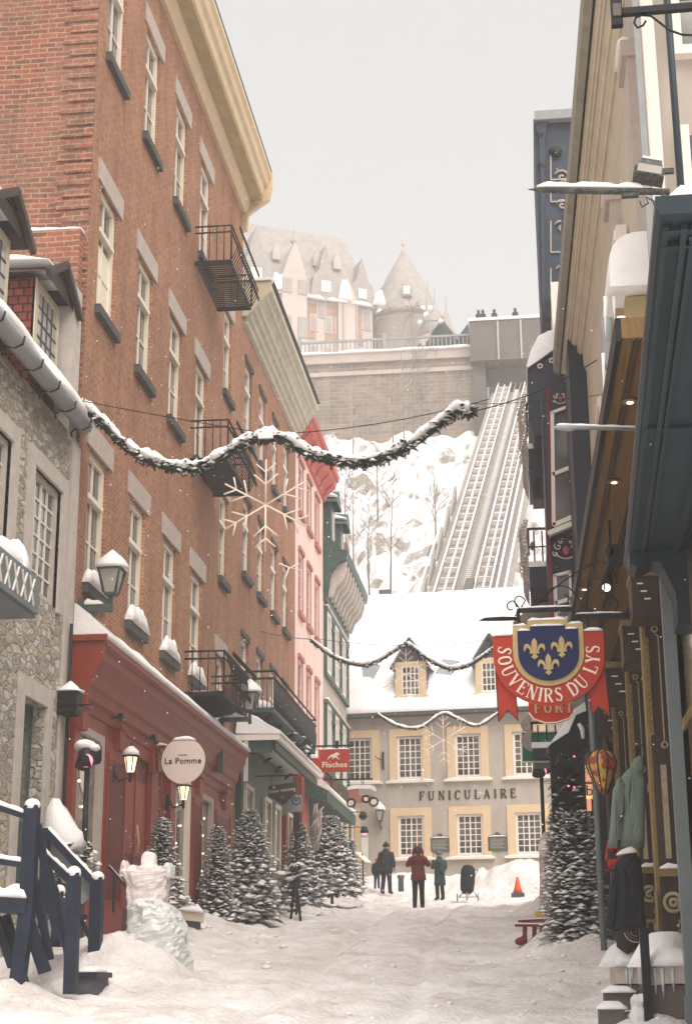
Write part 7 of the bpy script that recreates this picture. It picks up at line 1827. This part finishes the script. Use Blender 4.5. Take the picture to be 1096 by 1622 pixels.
# lit orange signs, dark hanging panel with fairy lights
t = thing('lit_sign', 'glowing orange-pink stacked sign panels beside the striped balloon', 'sign', P(932,1265,Y=26))
for (x0,y0,x1,y1) in ((926,1212,940,1238),(923,1242,940,1265),(919,1260,936,1284)):
    w = MB(); bx(w, x0, y0, x1, y1, 26.0, .06); w.build('panel', M['screen'], t)
text_mesh('b', .25, .004, t, M['ink'], P(933,1253,Y=25.98), (R(90),0,0))
w = MB(); w.bar(P(941,1205,Y=26.1), P(941,1290,Y=26.1), .04); w.build('frame', M['black'], t)
t = thing('gabled_cabinet', 'black gabled cabinet hung with fir boughs under a steep snowy cap', 'cabinet', P(900,1200,Y=25.4))
w = MB(); bx(w, 873, 1185, 928, 1330, 25.4, .7); w.prism([(P(x,y,Y=25.4).x, P(x,y,Y=25.4).z) for x, y in ((869,1184),(915,1120),(930,1118),(930,1186))], lambda a,b,d: (a,d,b), 25.35, 26.1); w.build('case', M['black'], t)
w = MB(); w.prism([(P(x,y,Y=25.3).x, P(x,y,Y=25.3).z) for x, y in ((865,1186),(908,1124),(926,1112),(928,1126),(912,1132),(900,1160),(872,1178))], lambda a,b,d: (a,d,b), 25.28, 26.12); w.tube([P(x,y,Y=25.3) for x, y in ((916,1146),(922,1156),(923,1170))], [.03,.045,.03], 6); w.build('snow', M['snow'], t)
gm, sm = MB(), MB(); rs = random.Random(9); c = P(900, 1270, Y=25.3)
for i in range(170): bough(gm, sm, c+Vector((rs.uniform(-.25,.25), rs.uniform(-.05,.1), rs.uniform(-.7,.75))), Vector((rs.uniform(-1,1),rs.uniform(-1,.2),rs.uniform(-1,.2))), rs.uniform(.12,.26), rs, .45, .15, 7)
b_ = gm.build('boughs', M['needle'], t); sm.build('bough_snow', M['snow'], b_)
w = MB()
for px, py in ((900,1245),(909,1247),(909,1198),(936,1178),(906,1292)): w.ball(P(px,py,Y=25.2), .018, 6, 4)
w.build('red_light', M['redspot'], t)
fir_tree('fir_tree', (P(915,1500,Y=24.2).x, 24.2, base_z(24.2)-.0), P(915,1283,Y=24.2).z-base_z(24.2), .40, 'big snowy fir on the right, leaning over the snow bank behind the slim pole', 31, dens=1.6, fat=.22, snowy=.9)
fir_tree('fir_tree', (P(893,1480,Y=26.5).x-.02, 26.5, base_z(26.5)-.1), P(893,1272,Y=26.5).z-base_z(26.5), .33, 'slimmer snowy fir just left of the big one on the right', 32, dens=1.6, fat=.5)
# wrapped lamp post base, notice box, bucket, bench, shovel, cone
t = thing('wrapped_post', 'post wrapped in pale plastic carrying a white slanted notice box', 'post', P(866,1480,Y=30))
w = MB(); rings = []; 
for f in range(13):
    z = lerp(P(866,1490,Y=30).z-.2, P(866,1318,Y=30).z, f/12); xx = lerp(P(869,1480,Y=30).x, P(864,1320,Y=30).x, f/12); wd = lerp(.17,.125,f/12) if f < 12 else .04
    rings.append([(xx+wd*math.cos(k_*math.pi/5)*(1+.16*noise.noise(Vector((k_*1.0,f*.8,2)))), 30+wd*math.sin(k_*math.pi/5), z) for k_ in range(10)])
w.loft(rings, smooth=False); w.build('wrapping', M['burlap'], t)
w = MB(); bx(w, 862, 1408, 882, 1440, 29.7, .1); w.prism([(P(x,y,Y=29.6).x, P(x,y,Y=29.6).z) for x, y in ((854,1386),(870,1388),(884,1362),(880,1360))], lambda a,b,d: (a,d,b), 29.55, 29.75); w.build('notice_box', M['sign_white'], t)
w = MB(); bx(w, 867, 1414, 876, 1418, 29.68, .01); bx(w, 872, 1440, 876, 1465, 29.7, .05); w.build('print', M['slate'], t)
w = MB(); q = P(862,1345,Y=29.85); w.ball(q, (.12,.1,.16), 8, 6, .15); w.build('pink_light', M['ice_pink'], t)
q = P(855, 1457, Y=28.5); w = MB(); w.lathe([(.07,0),(.09,.13),(.095,.14),(.08,.13),(.06,.02)], (q.x,28.5,q.z), 12); t = thing('bucket', 'small yellow bucket with a black stick beside the dark red bench', 'bucket', q); w.build('pail', M['yellow'], t)
w = MB(); w.tube([(q.x-.03,28.5,q.z+.02),(q.x+.12,28.45,q.z+.33)], .01, 5); w.build('stick', M['black'], t)
t = thing('sled_bench', 'snow-dusted dark red wooden bench half buried in the right snow bank', 'bench', P(845,1490,Y=25.6))
Yb = 25.6; w = MB(); 
for (x0,y0,x1,y1,dy) in ((820,1458,900,1454,.35),(815,1466,880,1466,0),(826,1462,890,1461,.18)): w.bar(P(x0,y0,Y=Yb)+Vector((0,dy,0)), P(x1,y1,Y=Yb)+Vector((0,dy,0)), .13, .035)
w.build('seat', M['burgundy'], t)
w = MB(); 
for (x0,y0,x1,y1,dy) in ((820,1457,900,1453,.35),(815,1464.5,880,1464.5,0)): w.bar(P(x0,y0,Y=Yb)+Vector((0,dy,.015)), P(x1,y1,Y=Yb)+Vector((0,dy,.015)), .11, .02)
w.build('snow', M['snow'], t)
for (x0,y0,x1,y1) in ((831,1468,831,1488),(846,1468,846,1480),(858,1468,858,1480)):
    w = MB(); w.bar(P(x0,y0,Y=Yb+.05), P(x1,y1+6,Y=Yb+.05), .07, .06); w.build('leg', M['burgundy'], t)
w = MB(); w.ball(P(824,1491,Y=Yb), (.09,.08,.06), 8, 6, .1); w.bar(P(831,1482,Y=Yb), P(820,1494,Y=Yb), .08, .06); w.build('runner', M['burgundy'], t)
w = MB(); w.bar(P(848,1488,Y=24.9), P(862,1497,Y=24.9), .02).bar(P(862,1496,Y=24.9), P(885,1510,Y=24.9), .09, .03); tag(w.build('snow_shovel', M['burgundy']), 'dark red shovel lying on the snow below the bench', 'shovel')
w = MB(); w.lathe([(.12,-.22),(.14,0),(.10,.16),(.02,.2)], P(880,1480,Y=25.2), 10); tag(w.build('barrel', M['brown']), 'dark rounded pot half hidden by the big right-hand fir', 'pot')
q = P(820, 1417, Y=55); z_ = q.z; t = thing('traffic_cone', 'orange traffic cone standing in the snow before the big snow pile', 'cone', (q.x,55,z_))
w = MB(); w.lathe([(.17,.05),(.12,.2),(.07,.42),(.035,.58),(.02,.59)], (q.x,55,z_), 12); w.build('cone', M['orange'], t); w = MB(); w.box((q.x-.22,54.8,z_-.12),(q.x+.22,55.2,z_+.05)); w.build('foot', M['slate'], t)
# stone blocks, bag and doorway clutter low at the right
for (x0,y0,x1,y1,Yy,lab,mm,sn) in ((958,1572,1004,1600,15.6,'rough grey stone step block with snow at the lower right','concrete',1),(950,1598,990,1640,14.8,'broken lower stone step at the bottom right','concrete',1),):
    w = MB(); bx(w, x0, y0, x1, y1, Yy, .5); t = thing('stone_step', lab, 'step', P(x0,y1,Y=Yy)); w.build('block', M[mm], t)
    a = P(x0, y0, Y=Yy); b = P(x1, y0, Y=Yy); w = MB(); w.heap((a.x-.03,Yy+.15,a.z),(b.x+.02,Yy+.15,a.z),.4,.06,x0,taper=.1); w.build('snow', M['snow'], t)
q = P(1012, 1600, Y=14.6); w = MB(); w.loft([[(q.x+r_*math.cos(k_*.628)*(1+.5*noise.noise(Vector((k_*1.7,z_*14,3)))), q.y+r_*math.sin(k_*.628), q.z+z_+.02*math.sin(k_*2.3)) for k_ in range(10)] for r_, z_ in ((.03,-.16),(.08,-.12),(.09,-.04),(.065,.03),(.085,.08),(.04,.12))], smooth=False); tag(w.build('plastic_bag', M['ice']), 'crumpled pale plastic bag between stone step and plinth', 'bag')
w = MB(); bx(w, 1017, 1470, 1031, 1640, 14.5, .1); tag(w.build('dark_post', M['black']), 'thin black post standing beside the stone plinth at the lower right', 'post')
q = P(1019, 1565, Y=14.7); w = MB(); w.box((q.x-.012,14.68,q.z-.07),(q.x+.012,14.7,q.z+.07)); tag(w.build('red_tag', M['sign_red']), 'small red tag on the black post at the lower right', 'tag')
# ================================================================ blue wooden stairs at the left
def pb(m, x0, y0, x1, y1, Y0, Y1=None, w_=.1, h_=None):
    m.bar(P(x0,y0,Y=Y0), P(x1,y1,Y=Y1 if Y1 else Y0), w_, h_ or w_, up=(0,1,0)); return m
ST = thing('blue_staircase', 'dark blue snow-covered wooden porch stairs in front of the stone house', 'stairs', P(80,1560,Y=18))
for i, (x0,y0,x1,y1,Y,ww) in enumerate(((52,1276,44,1440,17.3,.15),(118,1383,112,1575,17.7,.135),(155,1390,150,1545,20.0,.15),(95,1412,90,1500,19.0,.12),(73,1312,68,1470,20.0,.10),(44,1440,26,1575,17.3,.15))):
    w = MB(); pb(w, x0, y0, x1, y1, Y, None, ww); po = w.build('post', M['navy'], ST)
    if i < 4:
        a = P(x0, y0, Y=Y); w = MB(); w.ball(a+Vector((0,0,.005)), (ww*.62,ww*.62,.075), 10, 6, .04); w.build('snow_cap', M['snow'], po)
rails = [(-30,1270,48,1296,17.2,17.3,.06,1),(-30,1360,46,1372,17.2,17.3,.06,1),(62,1345,112,1392,17.4,17.7,.05,1),(75,1318,150,1398,20.0,20.0,.09,1),(72,1360,112,1398,18.9,17.9,.05,1),(-30,1432,44,1436,17.25,17.3,.16,1)]
for x0,y0,x1,y1,Y0,Y1,ww,sn in rails:
    w = MB(); pb(w, x0,y0,x1,y1,Y0,Y1,ww,ww*1.3); ro = w.build('rail', M['navy'], ST)
    a, b = P(x0,y0,Y=Y0), P(x1,y1,Y=Y1); up = Vector((0,0,ww*.55))
    w = MB(); w.heap(a+up, b+up, ww*1.15, .05 if ww < .15 else .14, x0, n=16, taper=.05); w.build('rail_snow', M['snow'], ro)
for x0,y0,x1,y1,Y0,Y1,ww in ((60,1305,92,1490,17.35,17.6,.085),(50,1370,80,1520,17.35,17.6,.085),(42,1450,72,1540,17.3,17.5,.14),(10,1450,40,1560,17.6,17.4,.10),(-10,1440,20,1530,17.6,17.4,.10),(70,1350,108,1470,18.9,18.6,.06),(95,1420,108,1530,18.8,17.8,.05),(112,1420,150,1500,19.9,20.0,.05)):
    w = MB(); pb(w, x0,y0,x1,y1,Y0,Y1,ww,.05); w.build('brace', M['navy'], ST)
a, b = P(122,1540,Y=18.3), P(157,1540,Y=18.3); w = MB(); w.box((a.x,18.2,a.z-.06),(b.x,18.9,a.z)); tr_ = w.build('tread', M['navy'], ST)
w = MB(); w.heap((a.x+.02,18.5,a.z),(b.x-.02,18.5,a.z),.6,.09,3,n=10,taper=.2); w.build('tread_snow', M['snow'], tr_)
w = MB(); w.box((a.x+.03,18.25,a.z-.5),(b.x-.03,18.85,a.z-.061)); w.build('riser', M['slate'], ST)
w = MB(); pb(w, 75,1330,145,1420,20.1,20.1,.30,.02); w.build('side_panel', M['grey'], ST)
w = MB(); a = P(-20,1436,Y=17.6); b = P(46,1436,Y=17.6); w.box((a.x,17.4,a.z-.05),(b.x,20,a.z)); w.build('landing', M['navy'], ST)
# snow-laden shrub behind the stairs
c = P(96, 1330, Y=22.0); t = thing('snowy_shrub', 'shrub bent under a big slanted heap of snow between the stairs and the red shop', 'shrub', (c.x,22.0,gz(c.x,22.0)))
w = MB(); rings = []
prof = [(1268,88,6),(1285,92,18),(1305,97,26),(1325,103,30),(1345,108,30),(1352,110,16)]
for py, px, rp in prof:
    a = P(px, py, Y=22.0); rr_ = rp/119.0
    rings.append([(a.x+rr_*math.cos(k_*math.pi/7)*(1+.55*noise.noise(Vector((k_*1.37+.3,py*.053,1.4)))), 22+rr_*1.1*math.sin(k_*math.pi/7), a.z+.05*math.sin(k_*2.1+py)) for k_ in range(14)])
w.loft(rings[::-1]); w.build('snow_heap', M['snow'], t)
gm, sm = MB(), MB(); rs = random.Random(4); c = P(118, 1368, Y=21.9)
for i in range(150):
    q = c+Vector((rs.uniform(-.3,.25), rs.uniform(-.25,.25), rs.uniform(-.35,.2))); bough(gm, sm, q, Vector((rs.uniform(-.6,1),rs.uniform(-1,.6),rs.uniform(-.6,.6))), rs.uniform(.1,.24), rs, .45, .75, 7)
b_ = gm.build('foliage', M['needle'], t); sm.build('foliage_snow', M['snow'], b_)
w = MB(); w.tube([(c.x,22,gz(c.x,22)-.1),(c.x,22,c.z)], .03, 5).tube([(c.x+.1,22,gz(c.x,22)-.1),(c.x+.15,21.9,c.z)], .02, 5); w.build('stem', M['bark'], t)
# thin black hand rail by the red door
t = thing('hand_rail', 'thin black handrail on a post leaning beside the ice sculpture', 'railing', P(180,1440,Y=24.5))
w = MB(); w.tube([P(182,1382,Y=24.5), P(180,1445,Y=24.5)], .02, 6); w.build('post', M['black'], t)
w = MB(); w.tube([P(172,1372,Y=24.5), P(198,1402,Y=24.8)], .02, 6); w.build('rail', M['black'], t)
w = MB(); w.heap(P(173,1372,Y=24.5)+Vector((0,0,.015)), P(196,1399,Y=24.8)+Vector((0,0,.015)), .03, .02, 1); w.build('snow', M['snow'], t)
# wooden trough with snow
t = thing('wooden_trough', 'pale plank trough on dark legs under snow at the foot of the red shop', 'trough', P(300,1465,Y=29.0))
w = MB(); a = P(283,1444,Y=29.0); b = P(322,1448,Y=29.0); w.bar((a.x,29,a.z-.06), (b.x,29.1,b.z-.06), .36, .17); w.build('trough', M['beige'], t)
w = MB(); w.heap((a.x,29,a.z+.02), (b.x,29.05,b.z+.02), .38, .14, 3, taper=.1); w.build('snow', M['snow'], t)
w = MB(); w.box((a.x+.05,28.95,a.z-.4),(b.x-.08,29.2,a.z-.15)); w.build('stand', M['slate'], t)
w = MB(); pb(w, 285,1432,312,1437,29.2,29.2,.05); w.build('red_rail', M['burgundy'], t)
q = P(291, 1470, Y=28.4); w = MB(); w.lathe([(.07,-.1),(.09,0),(.07,.06),(.03,.12),(.01,.15)], q, 10); tag(w.build('snowy_pot', M['snow']), 'little snow-covered pot below the plank trough', 'pot')

# ================================================================ ice sculpture
IY = 20.6; c = P(243, 1520, Y=IY); t = thing('ice_sculpture', 'carved ice and snow figure with flared crenellated top standing in the snow', 'sculpture', (c.x, IY, c.z))
def blob(rows, dep, seed, m, name, pw=.7, n=34, amp=.10, sub_=5, smooth=True):
    w = MB(); rings = []; rr2 = []
    for (p0,a0,b0),(p1,a1,b1) in zip(rows, rows[1:]):
        for k_ in range(sub_): f = k_/sub_; rr2.append((lerp(p0,p1,f), lerp(a0,a1,f), lerp(b0,b1,f)))
    rr2.append(rows[-1]); e_ = len(rr2)-1
    for i_, (py, x0, x1) in enumerate(rr2):
        a, b = P(x0,py,Y=IY), P(x1,py,Y=IY); rx_ = (b.x-a.x)/2; cx_ = (a.x+b.x)/2; z = (a.z+b.z)/2; ring = []
        cap = .55 if i_ == e_ else (.88 if i_ == e_-1 else 1)
        for k_ in range(n):
            an = 2*math.pi*k_/n; cc, ss = math.cos(an), math.sin(an)
            q = 1+amp*noise.noise(Vector((cc*1.6+seed, ss*1.6, z*3.2)))*1.3+amp*.8*noise.noise(Vector((cc*4+seed, ss*4, z*9)))+amp*.5*noise.noise(Vector((cc*9, ss*9+seed, z*22)))
            ring.append((cx_+rx_*math.copysign(abs(cc)**pw, cc)*q*cap, IY+dep*math.copysign(abs(ss)**pw, ss)*q*cap, z+.03*noise.noise(Vector((cc*4,ss*4,z*5+seed)))))
        rings.append(ring)
    w.loft(rings, smooth=smooth); return w.build(name, m, t)
blob([(1550,196,294),(1520,200,292),(1495,204,291),(1470,205,289),(1450,208,283),(1435,216,270),(1425,226,256)], .40, 1, M['ice'], 'lower_body', .8, amp=.2, smooth=False)
blob([(1445,206,258),(1425,204,260),(1405,200,266),(1388,196,271),(1376,194,274)], .2, 2, M['ice_pink'], 'torso', .6, amp=.13, smooth=False)
for i, (x0, x1, y0, y1) in enumerate(((193,206,1382,1364),(205,220,1384,1371),(250,262,1384,1372),(259,276,1384,1368))): blob([(y0+6,x0,x1),(y0-5,x0,x1),(y1,x0+2,x1-2)], .13, i+3, M['ice_pink' if i < 2 else 'ice'], 'crenel', .6, 12, amp=.3, sub_=3, smooth=False)
blob([(1392,217,256),(1378,217,257),(1369,221,253)], .18, 9, M['ice_pink'], 'brim', .6, 18, amp=.12, sub_=3)
blob([(1372,225,247),(1360,225,248),(1354,226,247),(1350,231,243)], .12, 10, M['snow'], 'crown_block', .55, 18, amp=.12, sub_=3)
w = MB()
w.heap(P(196,1538,Y=20.2)-Vector((0,0,.1)), P(300,1548,Y=20.4)-Vector((0,0,.15)), .7, .26, 5, n=24, lump=.7, taper=.35)
w.heap(P(196,1500,Y=20.9)-Vector((0,0,.2)), P(205,1545,Y=20.0)-Vector((0,0,.1)), .5, .34, 8, n=20, lump=.7, taper=.4); w.build('snow_foot', M['snow'], t)

# ================================================================ people
def person(foot, h, rot, label, coat, coat_len, arms, hat, legs='jeans', step=.0, scalew=1.0, backpack=None, fur=None):
    """stands at foot, looks along local -y; arms = 'camera' | 'down' | 'chest'"""
    t = thing('person', label, 'person', foot, rot)
    s = h/1.72
    J = {'pel':(0,0,.93),'sp':(0,.01,1.12),'ch':(0,.0,1.34),'nk':(0,0,1.47),'hd':(0,-.02,1.60),'ht':(0,-.01,1.70)}
    for sd, n in ((-1,'l'),(1,'r')):
        J['hip'+n] = (sd*.09,0,.88); J['kn'+n] = (sd*.10,-.02+sd*step*.3,.48); J['an'+n] = (sd*.11,.02+sd*step,.08); J['to'+n] = (sd*.12,-.14+sd*step,.03)
        J['sh'+n] = (sd*.19,0,1.40)
        if arms == 'camera': J['el'+n] = (sd*.30,-.13,1.22); J['ha'+n] = (sd*.09,-.27,1.50); J['fi'+n] = (sd*.045,-.30,1.55)
        elif arms == 'chest': J['el'+n] = (sd*.27,-.03,1.15); J['ha'+n] = (sd*.12,-.24,1.28); J['fi'+n] = (sd*.06,-.29,1.32)
        else: J['el'+n] = (sd*.27,.0,1.12); J['ha'+n] = (sd*.27,-.10,.88); J['fi'+n] = (sd*.26,-.14,.80)
    rad = {'pel':.13,'sp':.12,'ch':.14,'nk':.055,'hd':.095,'ht':.07,'hip':.095,'kn':.06,'an':.042,'to':.04,'sh':.065,'el':.045,'ha':.028,'fi':.022}
    E_ = [('pel','sp'),('sp','ch'),('ch','nk'),('nk','hd'),('hd','ht')]
    for n in 'lr': E_ += [('pel','hip'+n),('hip'+n,'kn'+n),('kn'+n,'an'+n),('an'+n,'to'+n),('ch','sh'+n),('sh'+n,'el'+n),('el'+n,'ha'+n)]
    names = ['pel']; vs = [J['pel']]; ed = []; rr_ = [rad['pel']]
    def add(nm, co, r_): names.append(nm); vs.append(co); rr_.append(r_); return len(vs)-1
    for a, b in E_:
        if b not in names: add(b, J[b], rad[b if b in rad else b[:-1]])
        ed.append((names.index(a), names.index(b)))
    for n, sd in (('l',-1),('r',1)):       # palm and five fingers
        ha = Vector(J['ha'+n]); fi = Vector(J['fi'+n]); d = (fi-ha).normalized(); sx = Vector((0,0,1)).cross(d).normalized() if abs(d.z) < .9 else Vector((1,0,0))
        hi = names.index('ha'+n)
        for k_ in range(5):
            o = (k_-2)*.017; L_ = (.05,.075,.085,.08,.065)[k_] if sd > 0 else (.065,.08,.085,.075,.05)[k_]
            i1 = add('f', tuple(ha+d*.045+sx*o), .012); i2 = add('f', tuple(ha+d*(.045+L_)+sx*o*1.1+Vector((0,-.01,-.012))), .008); ed += [(hi,i1),(i1,i2)]
    me = bpy.data.meshes.new('body'); me.from_pydata([tuple(Vector(v)*s) for v in vs], ed, []); me.update()
    o = bpy.data.objects.new('body', me); C.objects.link(o); o.parent = t; me.materials.append(M['skin'])
    md = o.modifiers.new('skin', 'SKIN'); sk = me.skin_vertices[0].data
    for i, r_ in enumerate(rr_): sk[i].radius = (r_*s*(scalew if i < 3 else 1), r_*s)
    sk[0].use_root = True; sb = o.modifiers.new('sub', 'SUBSURF'); sb.levels = 1; sb.render_levels = 1
    bpy.context.view_layer.update()
    dg = bpy.context.evaluated_depsgraph_get(); nm = bpy.data.meshes.new_from_object(o.evaluated_get(dg)); o.modifiers.clear(); o.data = nm; nm.name = 'body'
    nm.materials.clear(); nm.materials.append(M['skin'])
    for p_ in nm.polygons: p_.use_smooth = True
    L = lambda v: Vector(v)*s
    def part(mb, nm_, m_): mb.build(nm_, M[m_] if isinstance(m_, str) else m_, t, loc=(0,0,0))
    # face
    w = MB(); w.ball(L((0,-.118,1.585)), (.012*s,.018*s,.022*s), 6, 5)
    part(w, 'nose', 'skin')
    w = MB()
    for sd in (-1,1): w.ball(L((sd*.032,-.105,1.61)), .010*s, 6, 4)
    w.ball(L((0,-.108,1.55)), (.022*s,.008*s,.006*s), 6, 4); part(w, 'eyes_and_mouth', 'ink')
    # trousers
    w = MB()
    for n in 'lr': w.tube([L(J['hip'+n])+L((0,0,.05)), L(J['hip'+n]), L(J['kn'+n]), L(J['an'+n])-L((0,0,.02))], [.11*s,.11*s,.078*s,.066*s], 10)
    part(w, 'trousers', legs)
    w = MB()
    for n in 'lr': w.tube([L(J['an'+n])+L((0,0,.10)), L(J['an'+n])+L((0,.0,.0)), L(J['an'+n])-L((0,.0,.05))], [.062*s,.065*s,.06*s], 10).ball(L(J['to'+n])+L((0,.05,.015)), (.052*s,.12*s,.05*s), 10, 6)
    part(w, 'boots', 'ink')
    # coat body and sleeves
    zb = coat_len
    w = MB(); rings = []
    for z, rx_, ry_ in ((zb,.225,.17),(zb+.15,.215,.165),(1.0,.195,.15),(1.15,.195,.15),(1.3,.225,.155),(1.40,.215,.14),(1.46,.13,.10),(1.50,.085,.085),(1.54,.095,.095)):
        if z < zb-.001: continue
        rings.append([L((rx_*math.cos(a)*scalew*(1+.04*math.sin(a*5+z*9)), ry_*math.sin(a)*(1+.04*math.sin(a*4+z*11)), z)) for a in [k_*math.pi/9 for k_ in range(18)]])
    w.loft(rings); part(w, 'coat', coat)
    w = MB()
    for n in 'lr': w.tube([L(J['sh'+n])-L((.0,0,-.01)), lerp(L(J['sh'+n]),L(J['el'+n]),.5), L(J['el'+n]), lerp(L(J['el'+n]),L(J['ha'+n]),.55), lerp(L(J['el'+n]),L(J['ha'+n]),.92)], [.085*s,.082*s,.072*s,.062*s,.052*s], 10)
    part(w, 'sleeves', coat)
    if hat:
        w = MB(); kind, m_ = hat
        w.lathe([(.118,-.02),(.122,.03),(.108,.08),(.07,.118),(.01,.13)], L((0,-.01,1.63))*1.0, 14) if False else w.loft([[L((r_*math.cos(a), r_*1.05*math.sin(a)-.01, 1.62+z)) for a in [k_*math.pi/7 for k_ in range(14)]] for r_, z in ((.115,-.01),(.120,.03),(.105,.085),(.065,.12),(.01,.13))])
        if kind == 'bob': w.ball(L((0,0,1.77)), .035*s, 8, 6)
        part(w, 'hat', m_)
    if fur:
        w = MB(); w.tube([L((.14*math.cos(a), -.06+.02*math.sin(a*2), 1.585+.15*math.sin(a))) for a in [R(-60)+k_*R(300)/12 for k_ in range(13)]], .042*s, 7); w.loft([[L((r_*math.cos(a), .03+r_*.8*math.sin(a), 1.60+z)) for a in [k_*math.pi/6 for k_ in range(12)]] for r_, z in ((.12,-.12),(.145,-.02),(.14,.06),(.09,.13),(.01,.155))]); part(w, 'hood', fur)
    if backpack:
        w = MB(); w.loft([[L((rx_*math.cos(a), .19+.08*math.sin(a), z)) for a in [k_*math.pi/6 for k_ in range(12)]] for z, rx_ in ((.98,.10),(1.02,.15),(1.3,.15),(1.38,.10))]); part(w, 'backpack', backpack)
    return t, s, J
def ft(px, py, Y): q = P(px, py, Y=Y); return (q.x, Y, q.z+.005)
t, s, J = person(ft(663,1439,46.5), 1.70, R(6), 'person in a burgundy winter coat raising a camera to the face in mid-street', 'coat_red', .80, 'camera', None, fur='coat_red')
w = MB(); w.box((-.075,-.36,1.50),(.075,-.28,1.60)).tube([(0,-.36,1.55),(0,-.44,1.55)], .04, 10); w.build('camera', M['ink'], t, loc=(0,0,0))
person(ft(697,1426,54), 1.58, R(-150), 'person in a long dark green coat and knit hat left of the stroller', 'coat_green', .52, 'chest', ('plain','hat_grey'), backpack='coat_green', fur=None)
person(ft(612,1416,57), 1.74, R(165), 'person in near-black winter clothes walking away with a child', 'coat_dark', .74, 'down', ('bob','coat_dark'), step=.10, scalew=1.1, backpack='coat_dark')
person(ft(597,1408,57.5), 1.05, R(170), 'small child in an orange hat and blue trousers beside the dark-clad adult', 'coat_dark', .80, 'down', ('plain','hat_orange'), legs='snowsuit', scalew=1.2)
# stroller
f0 = Vector(ft(741,1427,53)); t = thing('stroller', 'black three-wheeled stroller parked in the snow left of the big pile', 'stroller', f0, R(0))
w = MB(); w.loft([[(x_, y_, z_) for x_, y_, z_ in [(cx_+rx_*math.cos(a), ry_*math.sin(a), z) for a in [k_*math.pi/7 for k_ in range(14)]]] for z, cx_, rx_, ry_ in ((.22,-.02,.14,.2),(.35,-.02,.22,.26),(.6,.0,.24,.28),(.85,.02,.24,.3),(1.02,.03,.22,.28),(1.12,.02,.14,.2),(1.15,.02,.04,.06))]); w.build('hood_and_seat', M['coat_dark'], t, loc=(0,0,0))
w = MB(); w.tube([(-.3,.1,.1),(-.1,0,.35),(.15,.0,.6),(.34,.1,.98)], .018, 6).tube([(.32,.1,.1),(.15,0,.35)], .018, 6).tube([(-.3,.1,.12),(.32,.1,.12)], .015, 6).tube([(.2,.12,.98),(.36,.1,.98)], .03, 6); w.build('frame', M['grey'], t, loc=(0,0,0))
for x_, y_ in ((-.33,.1),(.35,.1),(.0,-.35)):
    w = MB(); w.tube([(x_-.02+0*k_, y_+.11*math.cos(k_*math.pi/6), .11+.11*math.sin(k_*math.pi/6)) for k_ in range(13)], .025, 6); wo_ = w.build('wheel', M['grey'], t, loc=(0,0,0))
w = MB(); w.tube([(-.1,-.1,.25),(.08,-.1,.22)], .06, 6); w.build('basket', M['lintel'], t, loc=(0,0,0))
# small grey bollard, info stand
q = P(635, 1403, Y=57); w = MB(); w.lathe([(.10,-.2),(.10,.25),(.13,.27),(.13,.36),(.03,.38)], q, 10); tag(w.build('bollard', M['concrete']), 'short grey bollard in the snow between the dark-clad adult and the burgundy coat', 'bollard')
q = P(576, 1402, Y=51); t = thing('menu_stand', 'menu stand with a pale slanted board before the yellow-trimmed doorway', 'sign', q)
w = MB(); w.bar(q-Vector((0,0,.2)), P(574,1352,Y=51), .04); w.build('post', M['black'], t)
w = MB(); w.bar(P(566,1350,Y=51), P(583,1366,Y=50.8), .35, .03); w.build('board', M['white'], t)
# hanging pink lamps near the doorway
for px, py, Yy, lab, mm in ((577,1320,55,'small lamp with pink glass by the ochre doorway','redspot'),(575,1296,55,'unlit dark lamp above the pink one by the ochre doorway','slate')):
    q = P(px, py, Y=Yy); t = thing('small_lamp', lab, 'lamp', q)
    w = MB(); w.lathe([(.13,0),(.15,.06),(.1,.2),(.03,.24)], q, 10).tube([q+Vector((0,0,.22)), (XL+.3,Yy,q.z+.2)], .015, 4); w.build('shade', M['black'], t)
    w = MB(); w.ball(q-Vector((0,0,.01)), (.11,.11,.06), 8, 5); w.build('glass', M[mm], t)
# falling flakes
fl_ = MB(); rs = random.Random(77)
for i in range(1500):
    y = rs.uniform(5, 42)**1.0; f = y/2610*1.05
    x = rs.uniform(-.30, .14)*y; z = 1.6+y*rs.uniform(0, .62)
    if x < -7.0 or x > 1.2 or z < gz(x, y, False)+.1: continue
    if x > .45 and y > 7: continue
    r_ = rs.uniform(.003,.007)*min(1.6, y/12); n = len(fl_.v)
    fl_.v += [(x-r_,y,z),(x+r_,y,z),(x,y-r_,z),(x,y+r_,z),(x,y,z-r_),(x,y,z+r_)]
    for f_ in ((0,2,5),(2,1,5),(1,3,5),(3,0,5),(2,0,4),(1,2,4),(3,1,4),(0,3,4)): fl_.f.append(tuple(n+k_ for k_ in f_)); fl_.sm.append(True)
o = fl_.build('falling_snow', M['snow']); tag(o, 'scattered snowflakes falling through the street', 'snowflakes', kind='stuff')
# ---------------------------------------------------------------- haze of falling snow
hz = bpy.data.materials.new('snow_haze'); hz.use_nodes = True
ht = hz.node_tree; ht.nodes.clear()
ho = ht.nodes.new('ShaderNodeOutputMaterial'); pv = ht.nodes.new('ShaderNodeVolumePrincipled')
pv.inputs['Color'].default_value = (1.0, .985, .97, 1); pv.inputs['Density'].default_value = HAZE
ht.links.new(pv.outputs[0], ho.inputs['Volume'])
b = MB(); b.box((-165,-70,-1.2),(165,235,82)); o = b.build('haze', hz); o['kind'] = 'stuff'
